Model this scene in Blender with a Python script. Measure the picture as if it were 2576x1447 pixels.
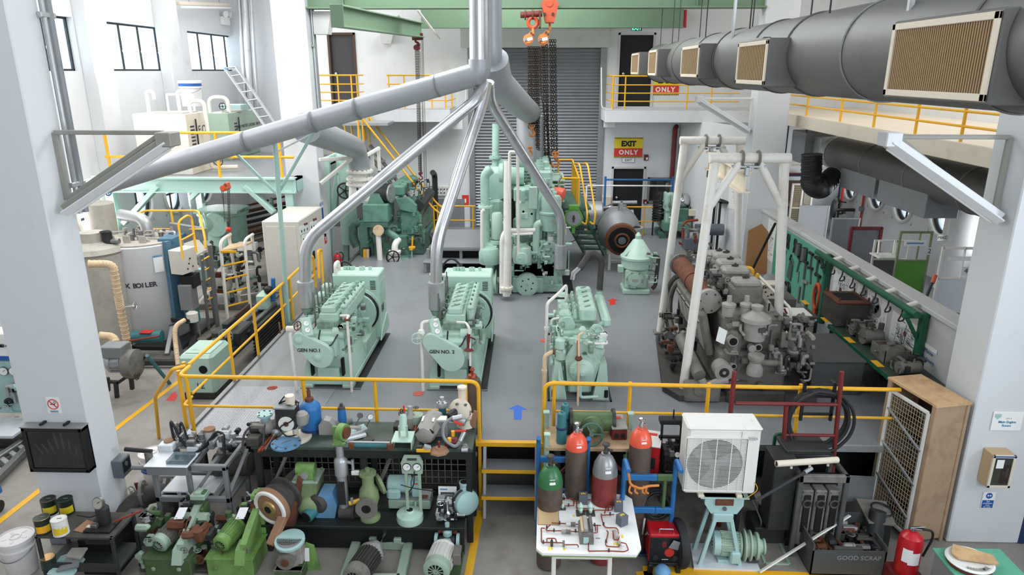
import bpy,math,random
from mathutils import Vector as V,Matrix as Mx,Euler
random.seed(7)
SC=bpy.context.scene;COL=SC.collection;PI=math.pi
for _o in list(bpy.data.objects):bpy.data.objects.remove(_o)
# ---------------------------------------------------------------- camera
H,F,PITCH,YAW=6.0,1764.0,math.radians(17.17),math.radians(1.6)
_c=bpy.data.cameras.new('camera');CAM=bpy.data.objects.new('camera',_c);COL.objects.link(CAM)
_c.sensor_width=36;_c.lens=36*F/2576;_c.clip_end=200;_c.clip_start=.05
CAM.location=(0,0,H);CAM.rotation_euler=(PI/2-PITCH,0,YAW);SC.camera=CAM
# ---------------------------------------------------------------- world, light, exposure
SC.view_settings.view_transform='Standard';SC.view_settings.look='None'
SC.view_settings.exposure=0.12;SC.view_settings.gamma=1.0
SC.cycles.max_bounces=6;SC.cycles.diffuse_bounces=4;SC.cycles.glossy_bounces=3;SC.cycles.transparent_max_bounces=6
SC.cycles.caustics_reflective=False;SC.cycles.caustics_refractive=False;SC.cycles.use_denoising=True
SC.cycles.sample_clamp_indirect=6
_w=bpy.data.worlds.new('sky');SC.world=_w;_w.use_nodes=True
_w.node_tree.nodes['Background'].inputs[0].default_value=(.93,.97,1,1);_w.node_tree.nodes['Background'].inputs[1].default_value=4.0
def area(name,loc,rot,sx,sy,power,col=(1,1,1),spread=180):
 l=bpy.data.lights.new(name,'AREA');l.shape='RECTANGLE';l.size=sx;l.size_y=sy;l.energy=power;l.color=col;l.spread=math.radians(spread)
 o=bpy.data.objects.new(name,l);COL.objects.link(o);o.location=loc;o.rotation_euler=rot;return o
# unseen overhead fills added above the hall, the windows of both aisles, the big opening on the near right
for _x,_y,_p in((-2.5,6,130),(1.0,14.5,230),(-3.0,14.5,440),(-.5,19.5,360)):
 area('hall_overhead_fill',(_x,_y,9.7),(0,0,0),4,3,_p,(.94,.98,1))
area('left_window_light',(-10.9,16,6.6),(0,-PI/2,0),1.2,9,300,(1,.98,.96))
area('left_window_light',(-10.9,23,6.6),(0,-PI/2,0),1.2,6,200,(1,.98,.96))
area('left_porthole_light',(-10.9,20,2.5),(0,-PI/2,0),1.2,9,300,(1,.99,.98))
area('aisle_overhead_fill',(-8.8,19,9.6),(0,0,0),3,9,260,(1,.99,.97))  # added overhead fill for the left aisle, no fixture modelled
area('aisle_overhead_fill',(-9.0,10,9.6),(0,0,0),3,5,220,(1,.99,.97))
area('right_porthole_light',(9.7,17.5,2.7),(0,PI/2,0),1,8,130,(.95,.98,1))
area('right_upper_light',(9.0,15,9.3),(0,0,0),2,8,170,(1,.98,.95))
area('near_right_opening_light',(9.5,3.0,5.0),(0,math.radians(100),math.radians(25)),4,4,850,(.8,.9,1))
area('front_fill_light',(3.0,-3.6,7.2),(math.radians(82),0,0),6,3,560,(.86,.94,1))  # added fill behind the camera, brightens camera-facing sides; no window is there
# ---------------------------------------------------------------- picture ray -> point on a plane of the room
_cp,_sp,_cy,_sy=math.cos(PITCH),math.sin(PITCH),math.cos(YAW),math.sin(YAW)
_fw=V((-_sy*_cp,_cy*_cp,-_sp));_rt=V((_cy,_sy,0));_up=_rt.cross(_fw)
def _ray(x,y):return _fw*F+_rt*(x-1288)+_up*(723.5-y)
def Z(x,y,z=0.0):d=_ray(x,y);return V((0,0,H))+d*((z-H)/d.z)
def Y(x,y,yy):d=_ray(x,y);return V((0,0,H))+d*(yy/d.y)
def X(x,y,xx):d=_ray(x,y);return V((0,0,H))+d*(xx/d.x)
D=1.07 # height of the engine platform
# ---------------------------------------------------------------- materials
def K(x,y,z):return V((x,y,z))
def lin(c):return tuple(((v/255)/12.92 if v<=10 else(((v/255)+.055)/1.055)**2.4)for v in c)+(1,)
M={}
def mat(name,col,rough=.5,metal=0.0,dirt=0.0,dcol=(70,62,52),sc=4.0,bump=0.0,bs=60.,spec=.5,emit=0,alpha=1):
 m=bpy.data.materials.new(name);m.use_nodes=True;n=m.node_tree.nodes;L=m.node_tree.links;b=n['Principled BSDF']
 b.inputs['Base Color'].default_value=lin(col);b.inputs['Roughness'].default_value=rough;b.inputs['Metallic'].default_value=metal
 b.inputs['Specular IOR Level'].default_value=spec
 if emit:b.inputs['Emission Color'].default_value=lin(col);b.inputs['Emission Strength'].default_value=emit
 tc=n.new('ShaderNodeTexCoord')
 if dirt:
  t=n.new('ShaderNodeTexNoise');t.inputs['Scale'].default_value=sc;t.inputs['Detail'].default_value=6;t.inputs['Roughness'].default_value=.68
  L.new(tc.outputs['Object'],t.inputs['Vector'])
  r=n.new('ShaderNodeMapRange');r.inputs[1].default_value=.62-.34*dirt;r.inputs[2].default_value=.78;r.inputs[4].default_value=min(1,.35+dirt)
  L.new(t.outputs['Fac'],r.inputs['Value'])
  x=n.new('ShaderNodeMix');x.data_type='RGBA';x.inputs['A'].default_value=lin(col);x.inputs['B'].default_value=lin(dcol)
  L.new(r.outputs['Result'],x.inputs['Factor']);L.new(x.outputs['Result'],b.inputs['Base Color'])
 if bump:
  t2=n.new('ShaderNodeTexNoise');t2 .inputs['Scale'].default_value=bs;t2 .inputs['Detail'].default_value=3
  L.new(tc.outputs['Object'],t2 .inputs['Vector'])
  bm=n.new('ShaderNodeBump');bm.inputs['Strength'].default_value=bump;bm.inputs['Distance'].default_value=.02
  L.new(t2 .outputs['Fac'],bm.inputs['Height']);L.new(bm.outputs['Normal'],b.inputs['Normal'])
 M[name]=m;return m
for a in(
 ('white_wall',(220,221,223),.8,0,.12,(176,168,155),.7),('grey_wall',(202,202,200),.8,0,.2,(150,146,138),.6),
 ('column_paint',(214,216,218),.75,0,.1,(185,182,176),.8),('dado',(128,134,146),.7),('floor_paint',(136,138,142),.3,0,.25,(112,108,104),.9),
 ('mint',(178,206,190),.42,0,.24,(104,118,100),3.5),('mint_clean',(184,212,197),.42,0,.1,(130,150,135),3.),('mint_dirty',(142,168,152),.5,0,.6,(70,74,62),7.),
 ('sea',(164,196,182),.42,0,.3,(90,108,95),4.),('sea_dirty',(128,156,142),.5,0,.6,(60,66,56),6.),
 ('dkgreen',(98,142,124),.5,0,.4,(52,62,52),4.),('dkgreen2',(76,112,98),.55,0,.5,(42,48,40),5.),
 ('beam_green',(112,138,110),.6,0,.2,(108,128,104),1.2),('frame_mint',(174,206,197),.5,0,.12,(130,150,140),2.),
 ('yellow',(240,178,36),.4,0,.12,(190,130,30),3.),('orange',(212,128,58),.45,0,.3,(130,70,30),6.),('orange_red',(206,84,48),.45,0,.2,(130,55,30),5.),
 ('red',(186,26,34),.3,0,.08,(110,20,22),3.),('dkred',(112,34,34),.5,0,.3,(60,28,24),5.),('redpaint',(210,52,40),.5),('rust',(112,66,44),.8,.1,.5,(54,38,32),6.),
 ('silver',(206,207,210),.28,.85,.25,(140,140,140),2.5),('galv',(182,184,186),.4,.6,.3,(140,140,140),3.),('silver_paint',(170,173,178),.45,.35,.15,(140,142,145),3.),
 ('chrome',(215,215,218),.15,1),('steel',(135,135,136),.4,.8,.35,(85,80,74),5.),('darksteel',(58,58,60),.5,.5,.4,(36,34,32),5.),
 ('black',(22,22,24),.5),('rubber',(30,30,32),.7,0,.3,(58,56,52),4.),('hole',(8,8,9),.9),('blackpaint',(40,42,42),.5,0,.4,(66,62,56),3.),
 ('duct',(104,102,100),.5,.2,.25,(72,70,68),1.5),('duct_light',(140,142,144),.5,.3,.3,(112,112,112),2.),('cream',(222,210,190),.55,0,.15,(190,160,120),3.),
 ('filter',(168,140,104),.8),('filter_gap',(96,76,52),.9),('offwhite',(228,226,220),.5,0,.2,(176,150,118),3.),('white',(238,238,236),.5),('white_pipe',(232,228,220),.45,0,.25,(190,165,140),3.),
 ('paper',(240,240,238),.9),('ink',(60,60,66),.9),('inkgrey',(150,150,154),.9),('wood',(188,158,122),.7,0,.4,(128,100,74),5.),('ply',(202,164,120),.75,0,.5,(150,120,88),6.),
 ('darkwood',(78,56,42),.7),('card',(170,122,78),.8),('bench',(52,68,58),.45,0,.35,(84,90,84),4.),('benchdark',(26,32,29),.55,0,.3,(48,48,46),3.),
 ('shale',(124,120,114),.65,.15,.45,(66,58,50),5.),('shale_lt',(158,154,148),.6,.1,.35,(92,82,72),5.),('shale_dk',(76,72,68),.7,.2,.5,(42,38,34),6.),
 ('blue',(40,110,172),.45,0,.25,(32,70,110),4.),('blue_lt',(104,152,190),.5,0,.4,(72,108,138),4.),('blue_dk',(30,50,88),.5),('teal',(54,118,124),.5,0,.3,(40,76,76),4.),('tarp',(74,112,136),.7,0,.2,(52,82,106),4.),
 ('olive',(128,146,104),.5,0,.35,(70,72,48),5.),('leaf',(118,156,84),.45,0,.35,(62,78,46),5.),('leaf_dk',(78,104,62),.5,0,.4,(50,56,38),4.),('sage',(158,180,160),.5,0,.25,(110,112,100),5.),
 ('cyl_orange',(232,92,66),.3,0,.12,(150,50,40),3.),('cyl_brown',(98,84,76),.6,.2,.5,(70,50,40),6.),('cyl_grey',(150,152,152),.35,.4),('cyl_green',(52,112,66),.35),('cyl_red',(134,52,48),.5,0,.4,(90,34,32),4.),
 ('lagging',(226,196,160),.8,0,.4,(180,150,118),9.),('boiler',(206,206,208),.45,.2,.12,(176,174,172),2.),('dust',(178,172,162),.8,0,.4,(140,134,126),5.),('cabinet',(216,210,200),.5,0,.1,(196,188,176),3.),
 ('board_green',(92,166,138),.6,0,.1,(60,130,104),3.),('pipe_green',(26,96,66),.4,0,.15,(22,66,48),3.),('screen_green',(92,158,56),.55,0,.3,(62,122,40),1.6),('steel_sheet',(128,130,136),.5,.4,.4,(96,98,106),2.2),('white_sheet',(216,220,224),.45,.1,.2,(188,194,200),1.5),
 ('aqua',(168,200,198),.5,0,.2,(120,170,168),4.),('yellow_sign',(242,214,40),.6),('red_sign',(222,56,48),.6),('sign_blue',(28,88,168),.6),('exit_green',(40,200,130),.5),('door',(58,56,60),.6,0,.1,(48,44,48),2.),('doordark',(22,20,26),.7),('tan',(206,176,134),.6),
 ('roller',(150,152,156),.4,.55,.25,(120,120,122),2.),('copper',(150,64,40),.4,.4),('hazard',(24,22,20),.6),('grey_box',(94,100,110),.5),('lampwhite',(225,226,228),.5),('fixture',(148,146,138),.55,0,.25,(112,106,96),2.),('certblue',(52,140,180),.5),
 ('chain',(62,54,48),.45,.7,.4,(92,60,40),10.),('mesh_wire',(180,168,140),.6),('pallet',(168,140,112),.8,0,.4,(120,98,78),4.),('bin_grey',(84,86,86),.55,.2,.35,(62,58,54),3.),('concrete',(150,146,140),.8,0,.4,(116,110,102),.8),('pinktape',(196,92,78),.7),('bluetape',(52,108,206),.6),('bucket',(226,222,222),.4,0,.15,(180,168,160),4.),
 ('canyellow',(226,196,40),.4),('candark',(30,44,36),.4),('tinlid',(196,160,110),.35,.7,.3,(120,90,60),8.),('clay',(150,112,84),.8)):
 mat(*a)
def glass(name,col=(225,235,240),a=.12):
 m=bpy.data.materials.new(name);m.use_nodes=True;n=m.node_tree.nodes;L=m.node_tree.links;n.remove(n['Principled BSDF'])
 t=n.new('ShaderNodeBsdfTransparent');t.inputs[0].default_value=lin(col);g=n.new('ShaderNodeBsdfGlossy');g.inputs['Roughness'].default_value=.06
 x=n.new('ShaderNodeMixShader');x.inputs[0].default_value=a;L.new(t.outputs[0],x.inputs[1]);L.new(g.outputs[0],x.inputs[2]);L.new(x.outputs[0],n['Material Output'].inputs[0]);M[name]=m
glass('glass');glass('case_glass',(190,200,205),.1)
def special():
 # concrete floor: worn, stained, with browner patches
 m=mat('floor_concrete',(150,145,138),.55,0,.5,(112,104,95),.55,.15,30);n=m.node_tree.nodes;L=m.node_tree.links;b=n['Principled BSDF']
 src=b.inputs['Base Color'].links[0].from_socket;t=n.new('ShaderNodeTexNoise');t.inputs['Scale'].default_value=2.3;t.inputs['Detail'].default_value=8
 tc=n.new('ShaderNodeTexCoord');L.new(tc.outputs['Object'],t.inputs['Vector']);r=n.new('ShaderNodeMapRange');r.inputs[1].default_value=.5;r.inputs[2].default_value=.75;r.inputs[4].default_value=.55
 L.new(t.outputs['Fac'],r.inputs['Value']);x=n.new('ShaderNodeMix');x.data_type='RGBA';x.inputs['B'].default_value=lin((96,78,62));L.new(src,x.inputs['A']);L.new(r.outputs[0],x.inputs['Factor']);L.new(x.outputs['Result'],b.inputs['Base Color'])
 # tear plate
 m=mat('tear_plate',(170,172,178),.42,.4);n=m.node_tree.nodes;L=m.node_tree.links;b=n['Principled BSDF'];tc=n.new('ShaderNodeTexCoord');v=n.new('ShaderNodeTexVoronoi');v.inputs['Scale'].default_value=26;v.inputs['Randomness'].default_value=.15
 L.new(tc.outputs['Object'],v.inputs['Vector']);r=n.new('ShaderNodeMapRange');r.inputs[1].default_value=.2;r.inputs[2].default_value=.34;r.inputs[3].default_value=1;r.inputs[4].default_value=0;L.new(v.outputs['Distance'],r.inputs['Value'])
 bm=n.new('ShaderNodeBump');bm.inputs['Distance'].default_value=.012;L.new(r.outputs[0],bm.inputs['Height']);L.new(bm.outputs['Normal'],b.inputs['Normal'])
special()
# ---------------------------------------------------------------- mesh builder
AX={'x':K(1,0,0),'y':K(0,1,0),'z':K(0,0,1),'-x':K(-1,0,0),'-y':K(0,-1,0),'-z':K(0,0,-1)}
def frame(d):
 d=V(d).normalized();a=K(0,0,1)if abs(d.z)<.95 else K(1,0,0);u=a.cross(d).normalized();return u,d.cross(u)
def bend(pts,rad,n=5):
 pts=[V(p)for p in pts];out=[pts[0]]
 for i in range(1,len(pts)-1):
  a,b,c=pts[i-1],pts[i],pts[i+1];r=min(rad,(a-b).length*.48,(c-b).length*.48)
  p,q=b+(a-b).normalized()*r,b+(c-b).normalized()*r
  for k in range(n+1):t=k/n;out.append(p*(1-t)**2+b*2*t*(1-t)+q*t*t)
 return out+[pts[-1]]
class MB:
 def __init__(s,o=(0,0,0)):s.v,s.f,s.mi,s.mats,s.T,s.extra=[],[],[],[],None,[]
 def add(s,vs,fs,m):
  k=len(s.v);T=s.T
  s.v+=[(T@V(p)if T else V(p))for p in vs]
  if m not in s.mats:s.mats.append(m)
  i=s.mats.index(m);s.f+=[tuple(a+k for a in f)for f in fs];s.mi+=[i]*len(fs);return s
 def box(s,c,d,m,rot=None,b=None):
  hx,hy,hz=d[0]/2,d[1]/2,d[2]/2;mn=min(hx,hy,hz);b=min(.012,mn*.3)if b is None else min(b,mn*.9)
  vs,fs=[],[]
  R=Euler(rot).to_matrix()if rot else None;c=V(c)
  if b<=0:
   vs=[K(x,y,z)for x in(-hx,hx)for y in(-hy,hy)for z in(-hz,hz)]
   fs=[(0,1,3,2),(4,6,7,5),(0,4,5,1),(2,3,7,6),(0,2,6,4),(1,5,7,3)]
  else:
   h=(hx,hy,hz);idx={}
   for sx in(-1,1):
    for sy in(-1,1):
     for sz in(-1,1):
      for a in range(3):
       p=[sx*(hx-b),sy*(hy-b),sz*(hz-b)];p[a]=(sx,sy,sz)[a]*h[a];idx[(sx,sy,sz,a)]=len(vs);vs.append(V(p))
   for a in range(3):
    u,w=(a+1)%3,(a+2)%3
    for sg in(-1,1):
     q=[]
     for su,sw in((-1,-1),(1,-1),(1,1),(-1,1)):
      k=[0,0,0];k[a],k[u],k[w]=sg,su,sw;q.append(idx[(*k,a)])
     fs.append(tuple(q if sg>0 else q[::-1]))
    for su in(-1,1):
     for sw in(-1,1):
      k0,k1=[0]*3,[0]*3;k0[a],k0[u],k0[w]=-1,su,sw;k1[a],k1[u],k1[w]=1,su,sw
      q=[idx[(*k0,u)],idx[(*k1,u)],idx[(*k1,w)],idx[(*k0,w)]];fs.append(tuple(q if su*sw<0 else q[::-1]))
   for sx in(-1,1):
    for sy in(-1,1):
     for sz in(-1,1):
      q=[idx[(sx,sy,sz,a)]for a in range(3)];fs.append(tuple(q if sx*sy*sz>0 else q[::-1]))
  return s.add([c+(R@p if R else p)for p in vs],fs,m)
 def bx(s,x0,x1,y0,y1,z0,z1,m,b=None):return s.box(((x0+x1)/2,(y0+y1)/2,(z0+z1)/2),(abs(x1-x0),abs(y1-y0),abs(z1-z0)),m,None,b)
 def bar(s,p,q,w,h,m,up=None,b=None): # rectangular bar from p to q
  p,q=V(p),V(q);d=(q-p).normalized();u=V(up)if up else(K(0,0,1)if abs(d.z)<.95 else K(0,1,0))
  a=u.cross(d).normalized();n=d.cross(a);c=(p+q)/2;k=len(s.v);T=s.T;s.T=None
  s.box((0,0,0),((q-p).length,w,h),m,None,b);R=Mx((d,a,n)).transposed();s.T=T
  for i in range(k,len(s.v)):s.v[i]=(T@(c+R@s.v[i]))if T else c+R@s.v[i]
  return s
 def tube(s,pts,r,m,n=8,rs=None,cap=True,closed=False):
  pts=[V(p)for p in pts];N=len(pts);vs,fs=[],[];u=None
  for i,p in enumerate(pts):
   d=(pts[(i+1)%N]-pts[i-1])if closed else(pts[min(i+1,N-1)]-pts[max(i-1,0)])
   if d.length<1e-9:d=K(0,0,1)
   d.normalize()
   if u is None:u,w=frame(d)
   else:
    u=u-d*u.dot(d)
    if u.length<1e-6:u,w=frame(d)
    u.normalize();w=d.cross(u)
   rr=rs[i]if rs else r
   if not closed and 0<i<N-1:
    a=(pts[i]-pts[i-1]).normalized();c=a.dot(d);rr=rr/max(.6,c)
   vs+=[p+(u*math.cos(2*PI*k/n)+w*math.sin(2*PI*k/n))*rr for k in range(n)]
  for i in range(N if closed else N-1):
   j=(i+1)%N;fs+=[(i*n+k,i*n+(k+1)%n,j*n+(k+1)%n,j*n+k)for k in range(n)]
  if cap and not closed:fs+=[tuple(range(n-1,-1,-1)),tuple((N-1)*n+k for k in range(n))]
  return s.add(vs,fs,m)
 def path(s,pts,r,m,rad=.1,n=8,k=5):return s.tube(bend(pts,rad,k),r,m,n)
 def cyl(s,p,q,r,m,r1=None,n=16):return s.tube([p,q],r,m,n,[r,r if r1 is None else r1])
 def lathe(s,prof,o,ax,m,n=20): # prof = (radius, height along ax)
  d=AX[ax]if isinstance(ax,str)else V(ax).normalized();u,w=frame(d);o=V(o);vs,fs=[],[]
  for r,h in prof:vs+=[o+d*h+(u*math.cos(2*PI*k/n)+w*math.sin(2*PI*k/n))*max(r,1e-4)for k in range(n)]
  for i in range(len(prof)-1):fs+=[(i*n+k,i*n+(k+1)%n,(i+1)*n+(k+1)%n,(i+1)*n+k)for k in range(n)]
  fs+=[tuple(range(n-1,-1,-1)),tuple((len(prof)-1)*n+k for k in range(n))]
  return s.add(vs,fs,m)
 def ball(s,c,r,m,n=14,k=7,sz=1.0):return s.lathe([(r*math.sin(PI*i/k),-r*sz*math.cos(PI*i/k))for i in range(k+1)],c,'z',m,n)
 def ring(s,c,R,r,ax,m,n=24,k=6):
  d=AX[ax]if isinstance(ax,str)else V(ax);u,w=frame(d);c=V(c)
  return s.tube([c+(u*math.cos(2*PI*i/n)+w*math.sin(2*PI*i/n))*R for i in range(n)],r,m,k,closed=True)
 def prism(s,poly,o,u,w,t,m): # polygon (a,b) in plane o+a*u+b*w, extruded t along u x w
  o=V(o);u=AX[u]if isinstance(u,str)else V(u);w=AX[w]if isinstance(w,str)else V(w);d=u.cross(w).normalized()*t;n=len(poly)
  ar=sum(poly[i][0]*poly[(i+1)%n][1]-poly[(i+1)%n][0]*poly[i][1]for i in range(n))
  if ar<0:poly=poly[::-1]
  vs=[o+u*a+w*b for a,b in poly];vs+=[p+d for p in vs]
  fs=[tuple(range(n-1,-1,-1)),tuple(range(n,2*n))]+[(i,(i+1)%n,n+(i+1)%n,n+i)for i in range(n)]
  if t<0:fs=[f[::-1]for f in fs]
  return s.add(vs,fs,m)
 def wheel(s,c,R,ax,m,r=None,sp=4):
  d=AX[ax]if isinstance(ax,str)else V(ax).normalized();u,w=frame(d);c=V(c);r=r or R*.12
  s.ring(c,R,r,d,m,18,6);s.cyl(c-d*r*1.3,c+d*r*1.3,R*.22,m,n=8)
  for k in range(sp):a=2*PI*k/sp;s.cyl(c,c+(u*math.cos(a)+w*math.sin(a))*R,r*.7,m,n=5)
  return s
 def flange(s,c,ax,R,t,m,nb=6,mb=None):
  d=AX[ax]if isinstance(ax,str)else V(ax).normalized();u,w=frame(d);c=V(c);s.cyl(c-d*t/2,c+d*t/2,R,m,n=18)
  for k in range(nb):a=2*PI*(k+.5)/nb;p=c+(u*math.cos(a)+w*math.sin(a))*R*.8;s.cyl(p-d*t*.95,p+d*t*.95,R*.1,mb or m,n=6)
  return s
 def gauge(s,c,ax,R,body='black',face='white'):
  d=AX[ax]if isinstance(ax,str)else V(ax).normalized();u,w=frame(d);c=V(c);s.cyl(c-d*R*.5,c,R,body,n=18);s.cyl(c,c+d*R*.06,R*.86,face,n=18)
  return s.bar(c+d*R*.09,c+d*R*.09+(u*.5+w*.4)*R,R*.08,R*.04,'black',d,0)
 def motor(s,p,q,r,m,fan=None,nf=20,end=None): # finned electric motor from its fan end p to its drive end q
  p,q=V(p),V(q);d=(q-p);L=d.length;d.normalize();u,w=frame(d)
  s.lathe([(r*.6,0),(r*.86,L*.02),(r*.98,L*.06),(r*.98,L*.26),(r*.9,L*.27)],p,d,fan or m,22)
  s.cyl(p-d*L*.004,p+d*L*.004,r*.58,'hole',n=18)
  for k in range(6):a=PI*k/6;s.bar(p-d*L*.006+(u*math.cos(a)+w*math.sin(a))*r*.58,p-d*L*.006-(u*math.cos(a)+w*math.sin(a))*r*.58,r*.06,r*.04,fan or m,d,0)
  s.cyl(p+d*L*.27,p+d*L*.9,r*.84,m,n=22)
  for k in range(nf):a=2*PI*k/nf;n_=u*math.cos(a)+w*math.sin(a);s.bar(p+d*L*.29+n_*r*.9,p+d*L*.87+n_*r*.9,r*.05,r*.2,m,n_,0)
  s.lathe([(r*.94,L*.87),(r*1.0,L*.89),(r*1.0,L*.95),(r*.7,L*.98),(r*.3,L*1.0)],p,d,end or m,22);s.cyl(q,q+d*L*.12,r*.16,'steel',n=10)
  return s
 def text(s,txt,size,m,o,u,w,ext=.002,al='CENTER',sp=1.0,bold=0):
  c=bpy.data.curves.new('t','FONT');c.body=txt;c.size=size;c.extrude=ext;c.align_x=al;c.align_y='CENTER';c.space_character=sp;c.offset=bold;c.resolution_u=3
  ob=bpy.data.objects.new('t',c);COL.objects.link(ob);dg=bpy.context.evaluated_depsgraph_get();me=bpy.data.meshes.new_from_object(ob.evaluated_get(dg))
  u=(AX[u]if isinstance(u,str)else V(u)).normalized();w=(AX[w]if isinstance(w,str)else V(w)).normalized();n=u.cross(w);o=V(o)
  vs=[o+u*p.co.x+w*p.co.y+n*p.co.z for p in me.vertices];fs=[tuple(p.vertices)for p in me.polygons]
  bpy.data.objects.remove(ob);bpy.data.curves.remove(c);bpy.data.meshes.remove(me);return s.add(vs,fs,m)
 def chain(s,p,q,link,m,n=8):
  p,q=V(p),V(q);L=(q-p).length;k=max(2,int(L/(link*.72)));d=(q-p)/L;u,w=frame(d);r=link*.12
  for i in range(k):
   c=p+(q-p)*((i+.5)/k);a=u if i%2 else w
   s.tube([c+d*math.cos(2*PI*j/n)*link*.5+a*math.sin(2*PI*j/n)*link*.3 for j in range(n)],r,m,4,closed=True)
  return s
 def coil(s,c,R,r,m,turns=5,ax='z',jit=.15,n=26,seed=1):
  rnd=random.Random(seed);d=AX[ax]if isinstance(ax,str)else V(ax).normalized();u,w=frame(d);c=V(c)
  for t in range(turns):
   a=R*(1+rnd.uniform(-jit,jit));o=c+u*rnd.uniform(-jit,jit)*R*.5+w*rnd.uniform(-jit,jit)*R*.5+d*(t-turns/2)*r*1.2
   s.tube([o+u*math.cos(2*PI*i/n)*a+w*math.sin(2*PI*i/n)*a*rnd.uniform(.97,1.03)+d*math.sin(2*PI*i/n)*r for i in range(n)],r,m,6,closed=True)
  return s
 def bolts(s,pts,ax,r,h,m):
  d=AX[ax]if isinstance(ax,str)else V(ax)
  for p in pts:s.cyl(V(p),V(p)+d*h,r,m,n=6)
  return s
 def build(s,name,parent=None,loc=None,world=False,smooth=35):
  if not s.v:return None
  if loc is not None:off=V(loc)
  elif parent is not None:off=V(parent['_wo'])if world else K(0,0,0)
  else:
   xs,ys,zs=zip(*[(p.x,p.y,p.z)for p in s.v]);off=K((min(xs)+max(xs))/2,(min(ys)+max(ys))/2,min(zs))
  me=bpy.data.meshes.new(name);me.from_pydata([tuple(p-off)for p in s.v],[],s.f);me.polygons.foreach_set('material_index',s.mi)
  for m in s.mats:me.materials.append(M[m])
  me.polygons.foreach_set('use_smooth',[True]*len(s.f));me.update()
  try:me.set_sharp_from_angle(angle=math.radians(smooth))
  except Exception:pass
  o=bpy.data.objects.new(name,me);COL.objects.link(o)
  if parent is not None:o.parent=parent;o['_wo']=tuple(off)
  if parent is None:o.location=off;o['_wo']=tuple(off)
  elif not world:pass
  return o
def tag(o,label,cat,group=None,kind=None):
 o['label']=label;o['category']=cat
 if group:o['group']=group
 if kind:o['kind']=kind
 return o
def TH(name,label,cat,loc=(0,0,0),group=None,rz=0):
 o=bpy.data.objects.new(name,None);COL.objects.link(o);o.empty_display_size=.1;o.location=loc;o.rotation_euler=(0,0,rz);o['_wo']=tuple(loc);return tag(o,label,cat,group)
def one(mb,name,label,cat,group=None):
 for nm,q in mb.extra:
  for f,i in zip(q.f,q.mi):mb.add([q.v[k]for k in f],[tuple(range(len(f)))],q.mats[i])
 return tag(mb.build(name),label,cat,group)
def ST(mb,name):o=mb.build(name);o['kind']='structure';return o
def P(parent,name,mb,label=None,world=True): # a part given in room coordinates (world) or in the thing's own
 for nm,q in mb.extra:q.T=None;q.build(nm,parent,world=world)
 o=mb.build(name,parent,world=world)
 if label and o:o['label']=label
 return o
def dup(root,loc,rz=None,label=None,group=None):
 r=root.copy();COL.objects.link(r);r.location=loc
 if rz is not None:r.rotation_euler=(0,0,rz)
 if label:r['label']=label
 if group:r['group']=group
 for ch in list(root.children):
  c=ch.copy();COL.objects.link(c);c.parent=r
  for g in list(ch.children):q=g.copy();COL.objects.link(q);q.parent=c
 return r
def bucket_prof(r,h):return[(r*.86,0),(r*.9,.01),(r*.97,h*.7),(r*1.03,h*.72),(r*1.03,h*.76),(r*.98,h*.77),(r,h*.92),(r*1.05,h*.93),(r*1.05,h),(r*.9,h*1.005),(0,h*.99)]
# ================================================================ the hall
XL,XR,YB,YW,XW=-11.2,10.0,22.7,27.4,6.0
def holed(mb,ax,c0,c1,a0,a1,z0,z1,holes,m): # wall slab with rectangular holes (a0,a1,z0,z1)
 As=sorted({a0,a1,*[h[0]for h in holes],*[h[1]for h in holes]});Zs=sorted({z0,z1,*[h[2]for h in holes],*[h[3]for h in holes]})
 for i in range(len(As)-1):
  for j in range(len(Zs)-1):
   a,z=(As[i]+As[i+1])/2,(Zs[j]+Zs[j+1])/2
   if any(h[0]<a<h[1]and h[2]<z<h[3]for h in holes):continue
   if ax=='x':mb.bx(c0,c1,As[i],As[i+1],Zs[j],Zs[j+1],m,0)
   else:mb.bx(As[i],As[i+1],c0,c1,Zs[j],Zs[j+1],m,0)
def port_fill(mb,x0,x1,y,z,R,m,n=36): # turns a square hole into a round one
 for k in range(n):
  q=[]
  for t in(2*PI*k/n,2*PI*(k+1)/n):
   c,s=math.cos(t),math.sin(t);e=R*1.05/max(abs(c),abs(s));q+=[(y+c*R,z+s*R),(y+c*e,z+s*e)]
  ps=[K(x,a,b)for x in(x0,x1)for a,b in(q[0],q[2],q[3],q[1])]
  mb.add(ps,[(0,1,2,3),(7,6,5,4),(0,4,5,1),(1,5,6,2),(2,6,7,3),(3,7,4,0)],m)
ST(MB().bx(-12,12,-4,28,-.2,0,'floor_concrete',0),'floor')
mb=MB();mb.bx(-4.86,XW,8.72,YB,D-.06,D,'floor_paint',0);mb.bx(XW,XR,8.9,YB,D-.06,D,'floor_paint',0);ST(mb,'floor_platform')
mb=MB();mb.bx(-4.92,-4.84,8.72,21,D-.14,D+.03,'steel',.005);mb.bx(-4.86,-.78,8.69,8.72,D-.09,D+.004,'galv',0);mb.bx(.3,XW,8.69,8.72,D-.09,D+.004,'galv',0);ST(mb,'trim_platform_edge')
ST(MB().bx(-4.8,-3.15,8.73,10.35,D,D+.006,'tear_plate',0),'floor_tear_plate')
mb=MB();mb.bx(-4.8,XR,9.6,9.7,0,D-.06,'black',0)  # black sheet standing in for the shade under the open deck
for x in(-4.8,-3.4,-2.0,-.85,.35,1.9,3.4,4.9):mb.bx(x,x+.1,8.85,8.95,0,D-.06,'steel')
ST(mb,'platform_shade_and_posts')
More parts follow.
